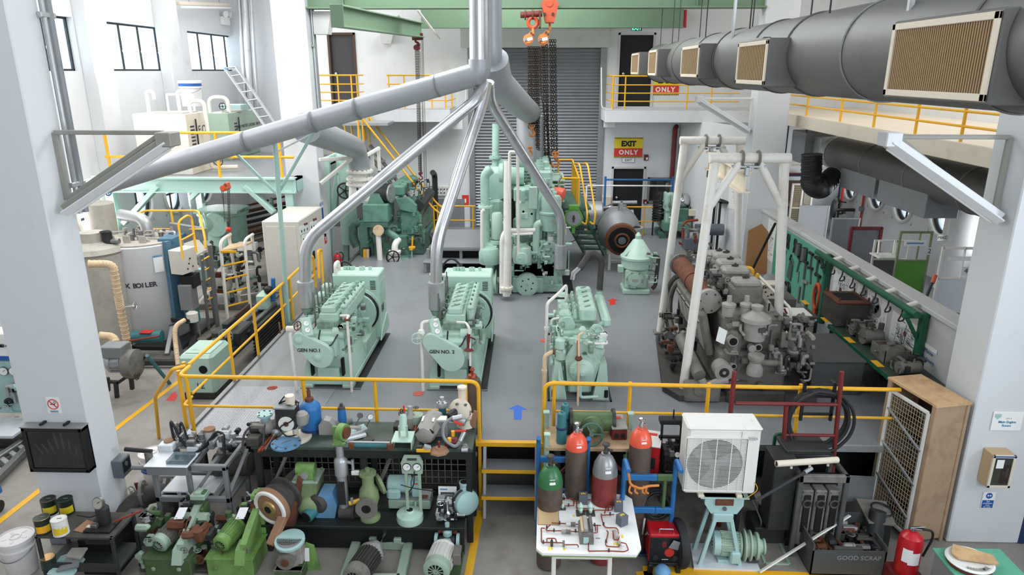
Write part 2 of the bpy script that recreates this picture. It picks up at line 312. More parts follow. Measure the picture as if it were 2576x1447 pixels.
# left aisle wall: square windows above, portholes below
wl=[(X(60,100,XL).y,X(190,100,XL).y),(X(266,100,XL).y,X(444,100,XL).y),(X(473,100,XL).y,X(604,100,XL).y)]
ports=[X(232,548,XL),X(354,512,XL),X(436,488,XL),X(512,466,XL)];PR=.58
mb=MB();holes=[(a,b,6.0,7.25)for a,b in wl]+[(p.y-PR*1.05,p.y+PR*1.05,p.z-PR*1.05,p.z+PR*1.05)for p in ports]
holed(mb,'x',XL-.25,XL,-4,28,0,10,holes,'white_wall')
for p in ports:port_fill(mb,XL-.25,XL,p.y,p.z,PR,'white_wall')
ST(mb,'wall_left')
wn=[1]
def win(y0,y1,z0,z1,nm=4):
 o=MB();x=XL-.17;t=.05
 for a,b,c,d in((y0,y1,z0,z0+t),(y0,y1,z1-t,z1),(y0,y0+t,z0,z1),(y1-t,y1,z0,z1)):o.bx(x-.03,x+.03,a,b,c,d,'darksteel',.004)
 for k in range(1,nm):y=y0+(y1-y0)*k/nm;o.bx(x-.025,x+.025,y-.02,y+.02,z0,z1,'darksteel',.004);o.bx(x+.02,x+.06,y-.015,y+.03,z0+.5,z0+.56,'white')
 w=o.build('window_%d'%wn[0]);w['kind']='structure';wn[0]+=1
 P(w,'pane',MB().bx(x-.004,x+.004,y0+t,y1-t,z0+t,z1-t,'glass',0))
for a,b in wl:win(a,b,6.0,7.25,2 if a<17 else 4)
def porthole(x,y,z,s,R=.5,frm='offwhite'):
 o=MB();o.ring((x+s*.03,y,z),R*1.06,.045,'x',frm,32,8);o.ring((x-s*.1,y,z),R*.97,.05,'x','darksteel',32,8)
 o.bx(x-s*.14,x-s*.1,y-R,y+R,z-.03,z+.03,'darksteel');o.bx(x-s*.14,x-s*.1,y-.03,y+.03,z-R,z+R,'darksteel')
 w=o.build('window_%d'%wn[0]);w['kind']='structure';wn[0]+=1
 P(w,'pane',MB().cyl((x-s*.125,y,z),(x-s*.115,y,z),R*.96,'glass',n=32))
for p in ports:porthole(XL,p.y,p.z,1,.55)
# right aisle wall with its portholes
rp=[X(2143,462,XR),X(2209,484,XR),X(2275,510,XR),X(2372,540,XR)];RR=.5
mb=MB();holed(mb,'x',XR,XR+.25,-4,YB,0,10,[(p.y-RR*1.05,p.y+RR*1.05,p.z-RR*1.05,p.z+RR*1.05)for p in rp],'white_wall')
for p in rp:port_fill(mb,XR,XR+.25,p.y,p.z,RR,'white_wall')
mb.bx(9.55,XR,X(2380,560,9.6).y-.55,X(2380,560,9.6).y,D,4.5,'white_wall');mb.cyl((9.6,X(2380,560,9.6).y-.8,D),(9.6,X(2380,560,9.6).y-.8,4.5),.35,'white_wall',n=24)
ST(mb,'wall_right')
for p in rp:porthole(XR,p.y,p.z,-1,.48)
# back wall: roller door opening, doors
RX0,RX1,RZ=Y(1186,300,YB).x,Y(1513,300,YB).x,6.68
mb=MB();dr=[]
def hole(x0,y0,x1,y1):a,b=Y(x0,y0,YB),Y(x1,y1,YB);h=(a.x,b.x,b.z,a.z);dr.append(h);return h
dl=hole(822,82,905,285);du=hole(1556,82,1640,274);dd=hole(1539,419,1617,571);wi=hole(1629,446,1690,512)
dl=(dl[0],dl[1],4.92,dl[3]);du=(du[0],du[1],4.92,du[3]);dd=(dd[0],dd[1],D,dd[3])
holed(mb,'y',YB,YB+.3,-7.6,XR+.2,0,10,[dl,du,dd,wi,(RX0,RX1,D-.2,RZ)],'white_wall')
mb.bx(-7.6,-7.4,YB,YW,0,10,'white_wall',0);ST(mb,'wall_back')
ST(MB().bx(XL-.2,-7.4,YW,YW+.2,0,10,'white_wall',0),'wall_back_aisle')
mb=MB();mb.bx(RX0-.28,RX1+.14,YB-.16,YB,RZ,7.35,'grey_wall',0);ST(mb,'wall_lintel')
mb=MB();n=58;pr=[]
for k in range(n*4+1):z=D+(RZ-D)*k/(n*4);pr.append((z,.022*math.cos(2*PI*k/4)))
vs=[K(x,YB+.12+o,z)for z,o in pr for x in(RX0,RX1)];mb.add(vs,[(2*i,2*i+1,2*i+3,2*i+2)for i in range(len(pr)-1)],'roller')
mb.bx(RX0,RX1,YB+.14,YB+.18,D-.1,RZ,'roller',0);ds=mb.build('door_1');ds['kind']='structure'
for x in(RX0,RX1):P(ds,'guide_rail',MB().bx(x-.09,x+.09,YB-.06,YB+.1,D,RZ,'duct_light'))
def door(n,h,m,open_=False):
 o=MB();t=.07;y=YB
 for a,b,c,d in((h[0],h[0]+t,h[2],h[3]),(h[1]-t,h[1],h[2],h[3]),(h[0],h[1],h[3]-t,h[3])):o.bx(a,b,y-.03,y+.2,c,d,'darkwood' if n==2 else 'grey_wall',.005)
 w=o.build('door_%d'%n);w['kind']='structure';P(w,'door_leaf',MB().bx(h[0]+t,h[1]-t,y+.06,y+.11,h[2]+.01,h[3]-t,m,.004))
 k=MB();k.ball((h[0]+.2,y,h[2]+1.0),.05,'chrome');k.cyl((h[0]+.2,y,h[2]+1.0),(h[0]+.2,y+.07,h[2]+1.0),.025,'chrome');P(w,'door_knob',k)
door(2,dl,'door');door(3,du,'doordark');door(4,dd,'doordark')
o=MB();t=.08
for a,b,c,d in((wi[0],wi[1],wi[2],wi[2]+t),(wi[0],wi[1],wi[3]-t,wi[3]),(wi[0],wi[0]+t,wi[2],wi[3]),(wi[1]-t,wi[1],wi[2],wi[3])):o.bx(a,b,YB-.05,YB+.12,c,d,'duct_light')
w=o.build('window_%d'%wn[0]);w['kind']='structure';wn[0]+=1
P(w,'pane',MB().bx(wi[0]+t,wi[1]-t,YB+.03,YB+.04,wi[2]+t,wi[3]-t,'glass',0));ST(MB().bx(wi[0]-.2,wi[1]+.2,YB+.5,YB+.55,wi[2]-.2,wi[3]+.2,'darkwood',0),'wall_behind_hatch')
# wall between the platform and the back corner, low wall of the right aisle
mb=MB();a,b=Y(1697,500,YB).x,5.56
mb.prism([(a,YB),(b,18.65),(b+.25,18.65),(a+.3,YB)],(0,0,D),'x','y',3.5,'white_wall');ST(mb,'wall_stores')
mb=MB();mb.bx(XW,XW+.22,8.75,18.1,D,2.52,'grey_wall',0);mb.bx(XW-.05,XW+.27,8.75,18.1,2.52,2.6,'grey_wall',.01);ST(mb,'wall_low')
# columns
for nm,(x0,x1,y0,y1)in dict(near_left=(-6.33,-5.5,7.7,8.22),near_right=(5.56,6.5,8.08,8.75),far_left=(-6.34,-5.5,18.0,18.6),far_right=(5.56,6.37,18.1,18.65)).items():
 mb=MB();mb.bx(x0,x1,y0,y1,0,10,'column_paint',.015);ST(mb,'column_'+nm)
 if nm=='near_left':ST(MB().bx(x0-.006,x1+.006,y0-.006,y1+.006,0,.3,'dado',.015),'baseboard_column')
# pilasters on the left aisle wall, ceiling
mb=MB()
for y in(X(215,100,XL).y,X(455,520,XL).y+.3):mb.bx(XL,XL+.35,y-.35,y+.45,0,10,'white_wall',.01)
ST(mb,'trim_pilasters_left')
ST(MB().bx(-12,11,-4,28,10,10.2,'white_wall',0),'ceiling');ST(MB().bx(-12,11,-4.2,-4,0,10,'white_wall',0),'wall_front')
# balconies
mb=MB();mb.bx(-7.4,-2.42,21.2,YB,4.55,4.92,'white_wall',.01);mb.bx(-7.4,-2.42,21.2,YB,4.92,4.94,'grey_wall',0);ST(mb,'floor_balcony_left')
mb=MB();mb.bx(2.15,6.9,21.2,YB,4.55,4.9,'white_wall',.01);mb.bx(2.15,6.9,21.2,YB,4.9,4.92,'grey_wall',0);ST(mb,'floor_balcony_back')
mb=MB();mb.bx(6.75,XR,8.9,YB,4.62,4.92,'cream',.01);ST(mb,'floor_balcony_right')
# painted lines, arrows and hatch covers on the floors
def quad(name,pts,m,label,cat,z,group=None):
 ps=[Z(x,y,z)for x,y in pts];mb=MB();n=len(ps);mb.add([p+K(0,0,.003)for p in ps]+[p for p in ps],[tuple(range(n-1,-1,-1)),tuple(range(n,2*n))]+[(i,n+i,n+(i+1)%n,(i+1)%n)for i in range(n)],m)
 return one(mb,name,label,cat,group)
def strip(pts,w,m,nm,z=0):
 mb=MB()
 for(a,b)in zip(pts,pts[1:]):p,q=Z(*a,z)+K(0,0,.003),Z(*b,z)+K(0,0,.003);mb.bar(p,q,w,.004,m,(0,0,1),0)
 ST(mb,nm)
strip([(-60,1358),(105,1230),(310,1065),(452,958)],.1,'yellow','floor_line_left');strip([(1208,1285),(1176,1460)],.1,'yellow','floor_line_centre')
strip([(1632,1470),(1618,1438),(2230,1462)],.2,'yellow','floor_line_right');strip([(650,900),(800,758)],.1,'yellow','floor_line_aisle')
A=[(1293,1056),(1312,1056),(1313,1031),(1326,1031),(1302,1019),(1279,1029),(1292,1030)]
quad('floor_arrow',A,'bluetape','blue tape arrow on the grey platform at the head of the steps','floor marking',D)
quad('floor_arrow',[(1534,768),(1548,766),(1548,757),(1556,756),(1541,751),(1527,757),(1534,758)],'redpaint','red tape arrow on the platform in front of the mint oil purifier','floor marking',D)
quad('floor_arrow',[(418,1008),(440,1009),(447,996),(440,986),(432,990)],'redpaint','red tape arrow on the concrete floor beside the yellow corner railing','floor marking',0)
quad('floor_arrow',[(1516,606),(1528,612),(1528,600)],'redpaint','small red tape triangle on the platform beside the turbocharger stand','floor marking',D)
for x,y,l in((685,977,'round red hatch cover set in the checker plate, left of the first generator'),(1052,991,'round red hatch cover set in the platform between the two lettered generators'),(1369,857,'round red hatch cover in the platform left of the third generator')):
 p=Z(x,y,D);one(MB().cyl(p,p+K(0,0,.006),.085,'pinktape',n=28),'hatch_cover',l,'hatch cover','red hatch covers in the platform')
# ================================================================ engines on the platform
def ppm(p):return F/(V(p)-K(0,0,H)).dot(_fw)
def boxpx(mb,x0,y0,x1,y1,yy,dep,m,b=None): # box whose front face fills a picture rectangle at depth yy
 a,c=Y(x0,y1,yy),Y(x1,y0,yy);mb.bx(a.x,c.x,yy,yy+dep,a.z,c.z,m,b);return mb
def discpx(mb,x,y,r,yy,t,m,n=24):p=Y(x,y,yy);mb.cyl(p+K(0,t,0),p,r/ppm(p),m,n=n);return p
def clutter(mb,lo,hi,n,mats,seed,r0=.012,r1=.03): # pipework, unions, small valves and boxes crowded on an engine side
 R=random.Random(seed);M0=mb
 for k in range(n):
  mb=MB();a=V([R.uniform(lo[i],hi[i])for i in range(3)]);ax=R.choice(((1,0,0),(0,1,0),(0,0,1),(0,1,0),(0,0,1)));d=V(ax)*R.uniform(.08,.28)*R.choice((-1,1));t=R.random();m=R.choice(mats)
  if t<.55:
   b=a+d;ax2=R.choice(((1,0,0),(0,0,1),(0,1,0)));c=b+V(ax2)*R.uniform(.05,.2)*R.choice((-1,1))
   cl=lambda p:V([min(max(p[i],lo[i]),hi[i])for i in range(3)])
   mb.path([a,cl(b),cl(c)],R.uniform(r0,r1),m,.05,6,3);nm='pipe'
  elif t<.72:mb.box(a,(R.uniform(.04,.12),R.uniform(.04,.12),R.uniform(.04,.14)),m);nm='fitting'
  elif t<.86:mb.cyl(a,a+V(ax)*R.uniform(.05,.12),R.uniform(.025,.06),m,n=10);nm='union'
  else:mb.wheel(a,R.uniform(.03,.05),R.choice('xyz'),R.choice(mats),sp=3);nm='hand_wheel'
  M0 .extra.append((nm,mb))
 return M0
def generator(x,y,n,label):
 t=TH('generator_set',label,'generator',(x,y,D),'lettered diesel generator sets');w=False
 P(t,'base_frame',MB().bx(-.41,.43,0,2.5,.06,.15,'mint').bx(-.4,-.24,-.02,.16,0,.07,'mint').bx(.24,.42,-.02,.16,0,.07,'mint').bx(-.4,.42,.3,2.5,0,.06,'black',0).bx(.42,.53,-.02,2.5,0,.012,'black',0).bx(-.44,.54,-.04,-.01,0,.02,'steel',.002),None,w)
 m=MB();m.prism([(-.42,.15),(.42,.15),(.33,.53),(-.33,.53)],(0,.12,0),'x','z',-1.5,'mint')
 for s in(-1,1):m.bx(s*.25-.02,s*.25+.02,.03,.14,.2,.5,'hole',.01)
 m.bx(-.16,.2,.02,.14,.16,.34,'mint');m.bx(.3,.42,1.0,2.4,.15,.42,'mint');P(t,'pedestal',m,None,w)
 m=MB();m.bx(-.27,.27,.15,1.75,.45,.92,'mint',.03).bx(-.2,.2,.03,.3,.5,.86,'mint',.05)
 for k in range(6):m.cyl((.27,.38+.22*k,.62),(.3,.38+.22*k,.62),.08,'mint',n=14)
 m.cyl((.1,.2,.88),(.28,.2,.88),.1,'mint');m.bx(-.19,.17,.28,1.75,.9,1.06,'mint_dirty',.02);P(t,'crankcase',m,None,w)
 m=MB();m.bx(-.15,.17,.3,1.72,1.04,1.18,'mint',.02).bx(.19,.3,.36,1.7,1.02,1.26,'mint',.04);P(t,'cylinder_block',m,None,w)
 for k in range(6):
  y0=.32+.235*k;c=MB().box((.0,y0+.11,1.23),(.24,.225,.13),'mint',None,.03).cyl((-.0,y0+.11,1.29),(.0,y0+.11,1.32),.018,'mint_dirty',n=8).bar((-.06,y0+.05,1.305),(.07,y0+.16,1.305),.015,.012,'mint_dirty');P(t,'rocker_cover',c,None,w)
  P(t,'fuel_pump_cover',MB().box((.25,y0+.11,1.28),(.1,.2,.06),'mint',None,.02).cyl((.25,y0+.11,1.3),(.25,y0+.11,1.34),.015,'steel',n=8),None,w)
 m=MB()
 for k in range(12):yy=.4+.112*k;m.cyl((-.24-.03*(k%2),yy,1.05),(-.25-.03*(k%2),yy,1.42+.05*(k%3)),.012,'steel',n=6)
 for k in range(6):m.path([(-.12,.42+.235*k,1.2),(-.2,.42+.235*k,1.27),(-.26,.44+.235*k,1.15)],.01,'mint_dirty',.04,6)
 for k in range(6):m.path([(.1,.44+.235*k,1.3),(.2,.46+.235*k,1.34),(.27,.48+.235*k,1.2)],.008,'mint',.04,6)
 P(t,'pushrods_and_lines',m,None,w)
 m=MB();m.tube([(-.36,.3,.98),(-.36,1.6,.98)],.07,'mint',14);m.bx(-.47,-.3,1.15,1.4,1.02,1.22,'mint',.03).bx(-.47,-.3,1.5,1.72,1.1,1.28,'mint',.03)
 clutter(m,(-.46,.15,.6),(-.26,1.5,1.1),34,('mint_dirty','mint','steel','mint'),11+n);P(t,'manifold',m,None,w)
 m=MB();clutter(m,(.24,.1,.55),(.4,1.5,1.05),40,('mint','mint','sea','mint_dirty','steel'),31+n);P(t,'fuel_side_gear',m,None,w)
 m=MB();m.cyl((.14,1.52,.76),(.14,1.9,.76),.36,'mint',n=28).ring((.14,1.62,.76),.37,.03,'y','black',30).ring((.14,1.8,.76),.37,.025,'y','mint',30).bx(-.12,.4,1.5,1.9,.2,.7,'mint',.02);P(t,'flywheel_housing',m,None,w)
 m=MB();m.bx(-.38,.5,1.88,2.45,.15,1.37,'mint_clean',.02).bx(.5,.505,1.95,2.4,.8,1.2,'mint',0)
 for k in range(6):m.bx(.34,.44,1.873,1.885,1.1+.03*k,1.112+.03*k,'hole',0)
 for k in range(5):m.bx(.5,.506,2.0,2.2,.62+.03*k,.63+.03*k,'hole',0)
 m.prism([(1.75,.15),(2.5,.15),(2.5,.3),(2.38,.5),(1.9,.3)],(.5,0,0),'y','z',.02,'mint');c=P(t,'alternator_cabinet',m,None,w)
 for a,r in((-.06,.05),(.12,.055),(-.2,.035),(-.14,.03),(.27,.03)):P(c,'cap',MB().cyl((a,2.25,1.37),(a,2.25,1.43),r,'mint').cyl((a,2.25,1.43),(a,2.25,1.435),r*.6,'mint_dirty'),None,w)
 # belt guard: a flat case round two pulleys
 def obl(cx,cz,R,ex,ez,r,k=14):
  an=math.atan2(ez-cz,ex-cx);d=math.hypot(ex-cx,ez-cz);be=math.acos((R-r)/d);o=[]
  for i in range(k+1):a=an+be+(2*PI-2*be)*i/k;o.append((cx+R*math.cos(a),cz+R*math.sin(a)))
  for i in range(k+1):a=an-be+2*be*i/k;o.append((ex+r*math.cos(a),ez+r*math.sin(a)))
  return o
 g=(-.05,.6,.2,-.37,.87,.115)if n==1 else(-.03,.58,.215,-.34,.86,.13)
 m=MB();m.prism(obl(*g),(0,-.1,0),'x','z',-.1,'mint_clean')
 if n==1:m.lathe([(.06,0),(.06,.02),(.045,.03)],(-.09,-.1,.58),'-y','mint_clean').lathe([(.06,0),(.06,.02),(.045,.03)],(-.37,-.1,.87),'-y','mint_clean')
 gd=P(t,'belt_guard',m,None,w)
 P(gd,'lettering',MB().text('GEN NO.%s%d'%('' if n==1 else ' ',n),.082,'ink',(-.22 if n==1 else-.17,-.104,.7),'x','z',.002,bold=.002),'dark stencilled generator number',w)
 m=MB();m.T=Mx.Translation((-.28,.05,1.03))@Euler((math.radians(-38),0,math.radians(28))).to_matrix().to_4x4();m.box((0,0,0),(.17,.1,.32),'mint',None,.015)
 for k in(-.09,.02):m.gauge((0,-.052,k+.03),'-y',.05,'mint_dirty')
 P(t,'gauge_panel',m,None,w)
 m=MB();m.path([(-.1,.16,.95),(-.1,.0,.8),(.1,-.03,.72),(.2,.1,.9)],.012,'black',.1);P(t,'hose',m,None,w)
 m=MB();m.path([(-.3,2.2,1.2),(-.3,2.2,1.55),(-.3,1.95,1.55),(-.3,1.95,1.25)]if n==1 else[(-.3,1.9,1.0),(-.3,1.9,1.38),(-.62,1.9,1.38)],.032,'white_pipe',.08);P(t,'vent_pipe',m,None,w)
 if n==1:
  m=MB();m.path([(-.48,-.1,0),(-.5,-.1,1.0),(-.42,.0,1.06),(-.25,.1,1.06)],.026,'white_pipe',.05);m.cyl((-.55,-.08,1.05),(-.42,-.08,1.05),.05,'white_pipe');m.wheel((-.66,-.08,1.07),.085,(1,.4,0),'rust');m.wheel((-.36,-.12,1.12),.07,(1,-.6,0),'rust');P(t,'inlet_pipe',m,'white cooling pipe with rusty hand wheels',w)
  m=MB();m.path([(.42,-.12,0),(.42,-.08,.4),(.4,-.02,1.2),(.4,.1,1.22),(.25,.15,1.2)],.022,'white_pipe',.03);m.flange((.4,-.02,1.2),'z',.05,.02,'rust');P(t,'outlet_pipe',m,'slim stained white pipe',w)
 else:
  m=MB();m.path([(-.5,-.05,0),(-.5,.0,.95),(-.5,.1,1.12),(-.25,.1,1.16)],.026,'white_pipe',.05);m.lathe([(.04,0),(.055,.05),(.055,.14),(.04,.17)],(-.5,.0,.86),'z','white_pipe');m.wheel((-.55,-.1,.92),.09,(.3,-1,0),'mint_clean');P(t,'inlet_pipe',m,'white pipe with a mint hand wheel',w)
  m=MB();m.path([(.27,-.06,.45),(.26,-.02,1.08),(.2,.1,1.12),(.05,.12,1.12)],.02,'white_pipe',.04);m.cyl((.25,-.03,.74),(.25,-.03,.98),.03,'dkred').cyl((.25,-.03,.7),(.25,-.03,.75),.075,'dkred',.03).bar((.25,-.05,.94),(.36,-.05,.9),.02,.02,'dkred');P(t,'outlet_pipe',m,'pipe with a dark red shutoff cock',w)
 return t
generator(-3.28,10.32,1,'mint green diesel generator set lettered GEN NO.1 on its belt guard')
generator(-1.22,10.32,2,'mint green diesel generator set lettered GEN NO. 2 on its belt guard')
# third generator engine, facing the steps
t=TH('diesel_engine','unlettered mint green diesel engine on the platform with a dark curved hose','engine',(.78,9.98,D));w=False
m=MB()
for s in(-1,1):
 m.prism([(s*.46,0),(s*.2,0),(s*.3,.62),(s*.4,.62)],(0,.02,0),'x','z',-.3 if s>0 else-.3,'mint');m.bx(s*.41-.03,s*.41+.03,.0,.03,.05,.18,'hole',.01)
m.bx(-.4,.4,.3,1.9,0,.5,'mint',.02).bx(-.18,.18,.1,.3,.08,.3,'mint',.03).bx(-.5,.5,-.03,0,0,.02,'steel').bx(-.5,-.47,-.03,2,0,.02,'black',0).bx(.47,.5,-.03,2,0,.02,'black',0);P(t,'pedestal',m,None,w)
m=MB();m.prism([(-.2,.28),(.22,.28),(.3,.6),(.3,.95),(-.1,.95),(-.24,.7)],(0,.06,0),'x','z',-.4,'mint');m.lathe([(.2,0),(.19,.05),(.13,.08),(.13,.1),(.04,.16),(.03,.18)],(.02,.06,.5),'-y','mint_clean',26);m.cyl((.22,.05,.82),(.22,.2,.82),.14,'mint',n=22);m.bx(-.3,.32,.4,1.85,.5,1.0,'mint',.03);P(t,'crankcase',m,None,w)
for k in range(5):P(t,'rocker_cover',MB().box((.13,.62+.25*k,1.24),(.26,.235,.22),'mint',None,.03).bar((.08,.58+.25*k,1.36),(.17,.66+.25*k,1.36),.02,.02,'mint_dirty'),None,w)
P(t,'air_manifold',MB().box((.42,1.15,1.12),(.15,1.35,.19),'mint_clean',None,.05).bar((.26,.5,1.05),(.36,.5,1.12),.05,.05,'mint'),None,w)
m=MB();m.tube([(.42,1.75,1.1),(.42,1.75,1.28)],.055,'mint_clean',14);P(t,'hose_stub',m,None,w)
m=MB();m.path([(.42,1.75,1.26),(.44,1.75,1.85),(.25,1.72,1.98),(.05,1.6,1.7)],.055,'shale_dk',.22,12);m.ring((.42,1.75,1.28),.06,.012,'z','steel');m.tube([(.05,1.6,1.7),(-.05,1.55,1.62),(-.06,1.52,1.52)],.052,'steel',12);P(t,'air_hose',m,'dark corrugated hose with a bare metal end',w)
m=MB()
for k,(yy,L)in enumerate(((.72,.24),(1.05,.24),(1.38,.26),(1.66,.2))):m.box((-.22,yy,1.14),(.19,L,.2),'mint',None,.04)
m.cyl((-.2,.52,1.06),(-.2,.72,1.06),.13,'mint',n=20)
for k in range(6):m.lathe([(.03,0),(.05,.03),(.035,.1),(.02,.16)],(-.06,.7+.2*k,1.1),'z','mint')
P(t,'exhaust_manifold',m,None,w)
m=MB();clutter(m,(-.45,.1,.55),(-.22,1.2,1.1),55,('mint','mint_clean','mint_dirty','sea'),5);clutter(m,(.05,.02,.72),(.4,.5,1.05),26,('mint','mint_clean','mint_dirty','white_pipe'),6);clutter(m,(-.3,.0,.5),(.1,.3,.95),24,('mint','mint_clean','mint'),8)
for a,z,r in((-.32,.82,.08),(-.3,.64,.08),(.02,1.0,.06)):m.lathe([(r*.6,0),(r,.02),(r,.15),(r*.5,.19)],(a,.12,z),'z','mint_clean')
m.wheel((.24,.22,1.08),.1,'-y','mint',sp=5);m.cyl((.24,.24,1.08),(.24,.36,1.08),.07,'mint')
for k in(.72,.95,1.25):m.bar((-.5,.4+k*.5,k+.1),(-.22,.4+k*.5,k+.1),.03,.03,'darksteel')
P(t,'pumps_and_lines',m,None,w)
m=MB();m.path([(-.33,.05,.55),(-.33,.0,.33),(0,-.05,.3),(0,-.05,.08),(.28,-.05,.1)],.025,'mint_clean',.06);P(t,'drain_pipe',m,None,w)
m=MB();m.path([(-.04,-.16,0),(-.04,-.12,.75),(-.05,-.02,1.1),(.05,.1,1.12)],.018,'lagging',.03);m.cyl((-.045,-.08,.78),(-.05,-.03,1.02),.025,'red');m.lathe([(.03,0),(.06,.03),(.05,.06),(.03,.08)],(-.045,-.1,.72),'z','rust');P(t,'fuel_pipe',m,'stained pipe with a red cock',w)
m=MB();m.path([(-.56,-.05,0),(-.56,-.05,.78),(-.42,.0,.83)],.03,'lagging',.06);m.flange((-.42,0,.83),'x',.05,.02,'rust',4);m.cyl((-.56,-.05,.5),(-.56,-.05,.54),.045,'lagging');P(t,'water_pipe',m,'pinkish lagged bend',w)
m=MB();m.path([(-.52,.6,0),(-.52,.6,1.4),(-.3,.9,1.5),(-.18,1.3,1.5),(-.18,1.3,1.2)],.025,'white_pipe',.08);m.cyl((-.52,.6,.95),(-.52,.6,1.0),.04,'white_pipe');m.path([(-.44,.7,.3),(-.44,.7,1.1),(-.3,.7,1.12)],.02,'white_pipe',.05);P(t,'vent_pipe',m,'thin white pipe',w)
m=MB();m.T=Mx.Translation((.3,.08,.95))@Euler((math.radians(-35),0,math.radians(-25))).to_matrix().to_4x4();m.box((0,0,0),(.13,.08,.2),'mint_clean',None,.01);m.gauge((0,-.041,.04),'-y',.04,'mint');P(t,'gauge_panel',m,None,w)
# ---------------------------------------------------------------- the tall main engine in front of the roller door
E0=K(-.05,15.5,D);t=TH('main_engine','tall sea green ship main engine in front of the roller door','engine',E0);YE=15.5
P(t,'base_plate',MB().bx(-.95,1.0,0+YE,YE+4,D,D+.03,'black',0).bx(-.72,.75,YE+.05,YE+4,D,D+.2,'sea',.02),None)
m=MB();m.bx(-.62,.64,YE+.1,YE+3.9,D+.05,D+.75,'sea',.04);boxpx(m,1288,700,1368,738,YE-.02,.15,'sea',.03);boxpx(m,1287,655,1400,700,YE+.1,.4,'sea',.06);boxpx(m,1290,618,1330,660,YE+.0,.3,'sea',.05);P(t,'crankcase',m)
m=MB();p=discpx(m,1326,717,29,YE-.12,.14,'mint_clean',36);r=29/ppm(p);m.ring(p+K(0,-.005,0),r*.97,.012,'y','sea',36)
for k in range(6):a=2*PI*k/6+.3;m.cyl(p+K(math.cos(a)*r*.52,-.004,math.sin(a)*r*.52),p+K(math.cos(a)*r*.52,.02,math.sin(a)*r*.52),.018,'hole',n=10)
for k in range(12):a=2*PI*k/12;m.cyl(p+K(math.cos(a)*r*.86,-.012,math.sin(a)*r*.86),p+K(math.cos(a)*r*.86,0,math.sin(a)*r*.86),.014,'sea',n=6)
m.cyl(p,p+K(0,-.02,0),.03,'sea');P(t,'flywheel',m)
m=MB();m.bx(-.42,.5,YE+.35,YE+3.8,D+.75,D+1.7,'sea_dirty',.04);boxpx(m,1297,506,1346,577,YE+.15,.5,'mint_clean',.05);boxpx(m,1292,475,1342,508,YE+.2,.5,'sea',.03);boxpx(m,1330,470,1352,527,YE+.1,.1,'mint_clean',.02);boxpx(m,1310,480,1321,510,YE+.12,.1,'sea');boxpx(m,1279,510,1294,575,YE+.4,.5,'hole',0);boxpx(m,1356,555,1364,620,YE+.1,.3,'sea');P(t,'cylinder_frame',m)
for k in range(6):
 y0=YE+.55+.55*k;c=MB();c.bx(-.1,.55,y0,y0+.42,D+1.7,D+2.35,'sea',.04).bx(-.02,.48,y0+.04,y0+.38,D+2.35,D+2.75,'sea',.05).cyl((.2,y0+.2,D+2.7),(.2,y0+.2,D+2.85),.09,'sea',n=12).path([(-.35,y0+.2,D+2.1),(-.35,y0+.2,D+2.5),(.1,y0+.2,D+2.5)],.035,'sea_dirty',.08)
 for q in range(4):c.cyl((.0+.13*q,y0,D+2.35),(.0+.13*q,y0,D+2.46),.03,'mint_dirty',n=6)
 clutter(c,(-.15,y0-.02,D+1.9),(.6,y0+.1,D+2.7),9,('sea','mint_clean','steel','sea_dirty'),60+k);P(t,'cylinder_head',c)
m=MB()
for k in range(5):y0=YE+.7+.62*k;m.cyl((-.5,y0,D+1.72),(-.5,y0+.5,D+1.72),.2,'sea_dirty',n=16);m.cyl((-.62,y0+.25,D+2.15),(-.3,y0+.25,D+2.15),.15,'sea',n=14)
p=Y(1258,458,YE+.6);m.lathe([(.22,0),(.22,.3),(.3,.34),(.3,.42),(.22,.46),(.2,.9)],p+K(-.35,.1,.12),'x','sea',22);boxpx(m,1232,500,1265,560,YE+.3,1.2,'sea',.08);m.cyl(Y(1250,470,YE+.4),Y(1250,470,YE+3),.3,'sea',n=20);m.cyl(Y(1262,430,YE+1.2),Y(1262,430,YE+3),.28,'sea',n=20);P(t,'air_cooler',m)
m=MB();pp=Y(1250,545,YE+.1);m.lathe([(.12,0),(.13,.04),(.13,.55),(.1,.6)],Y(1250,600,YE+.1),'z','mint_clean',18);m.cyl(Y(1250,625,YE+.1),Y(1250,598,YE+.1),.07,'mint_clean');m.cyl(Y(1250,612,YE+.1),Y(1250,604,YE+.1),.17,'mint_clean',n=18);P(t,'oil_filter',m)
m=MB();m.path([Y(1236,425,YE+.2),Y(1219,440,YE+.2),Y(1222,618,YE+.1),Y(1252,625,YE)],.105,'sea',.3,14,8);m.flange(Y(1221,520,YE+.15),'z',.17,.05,'mint_clean',8);m.path([Y(1247,312,YE+1.4),Y(1246,460,YE+1.2)],.085,'sea',.1,12);m.flange(Y(1246,396,YE+1.3),'z',.15,.05,'sea',8);m.path([Y(1341,300,YE+2.5),Y(1341,330,YE+2.5)],.05,'sea',.1);P(t,'cooling_pipe',m)
m=MB();m.path([Y(1274,745,YE-.5),Y(1277,405,YE-.1)],.085,'white_pipe',.1,14);m.flange(Y(1274,724,YE-.5),'z',.15,.05,'white_pipe',8);m.path([Y(1262,738,YE-.45),Y(1263,600,YE-.35),Y(1272,580,YE-.3),Y(1345,580,YE-.1)],.055,'white_pipe',.25,12,7);P(t,'fresh_water_pipe',m,'thick white upright pipe')
m=MB();m.path([Y(1283,740,YE-.35),Y(1282,382,YE-.2),Y(1302,384,YE-.2),Y(1304,662,YE-.3)],.035,'white_pipe',.05,8);m.path([Y(1212,660,YE-.1),Y(1212,530,YE-.1),Y(1218,530,YE)],.035,'white_pipe',.06,8);m.path([Y(1285,585,YE-.2),Y(1290,590,YE-.3),Y(1340,588,YE-.2)],.03,'white_pipe',.1);P(t,'vent_pipe',m,'thin white upright pipes')
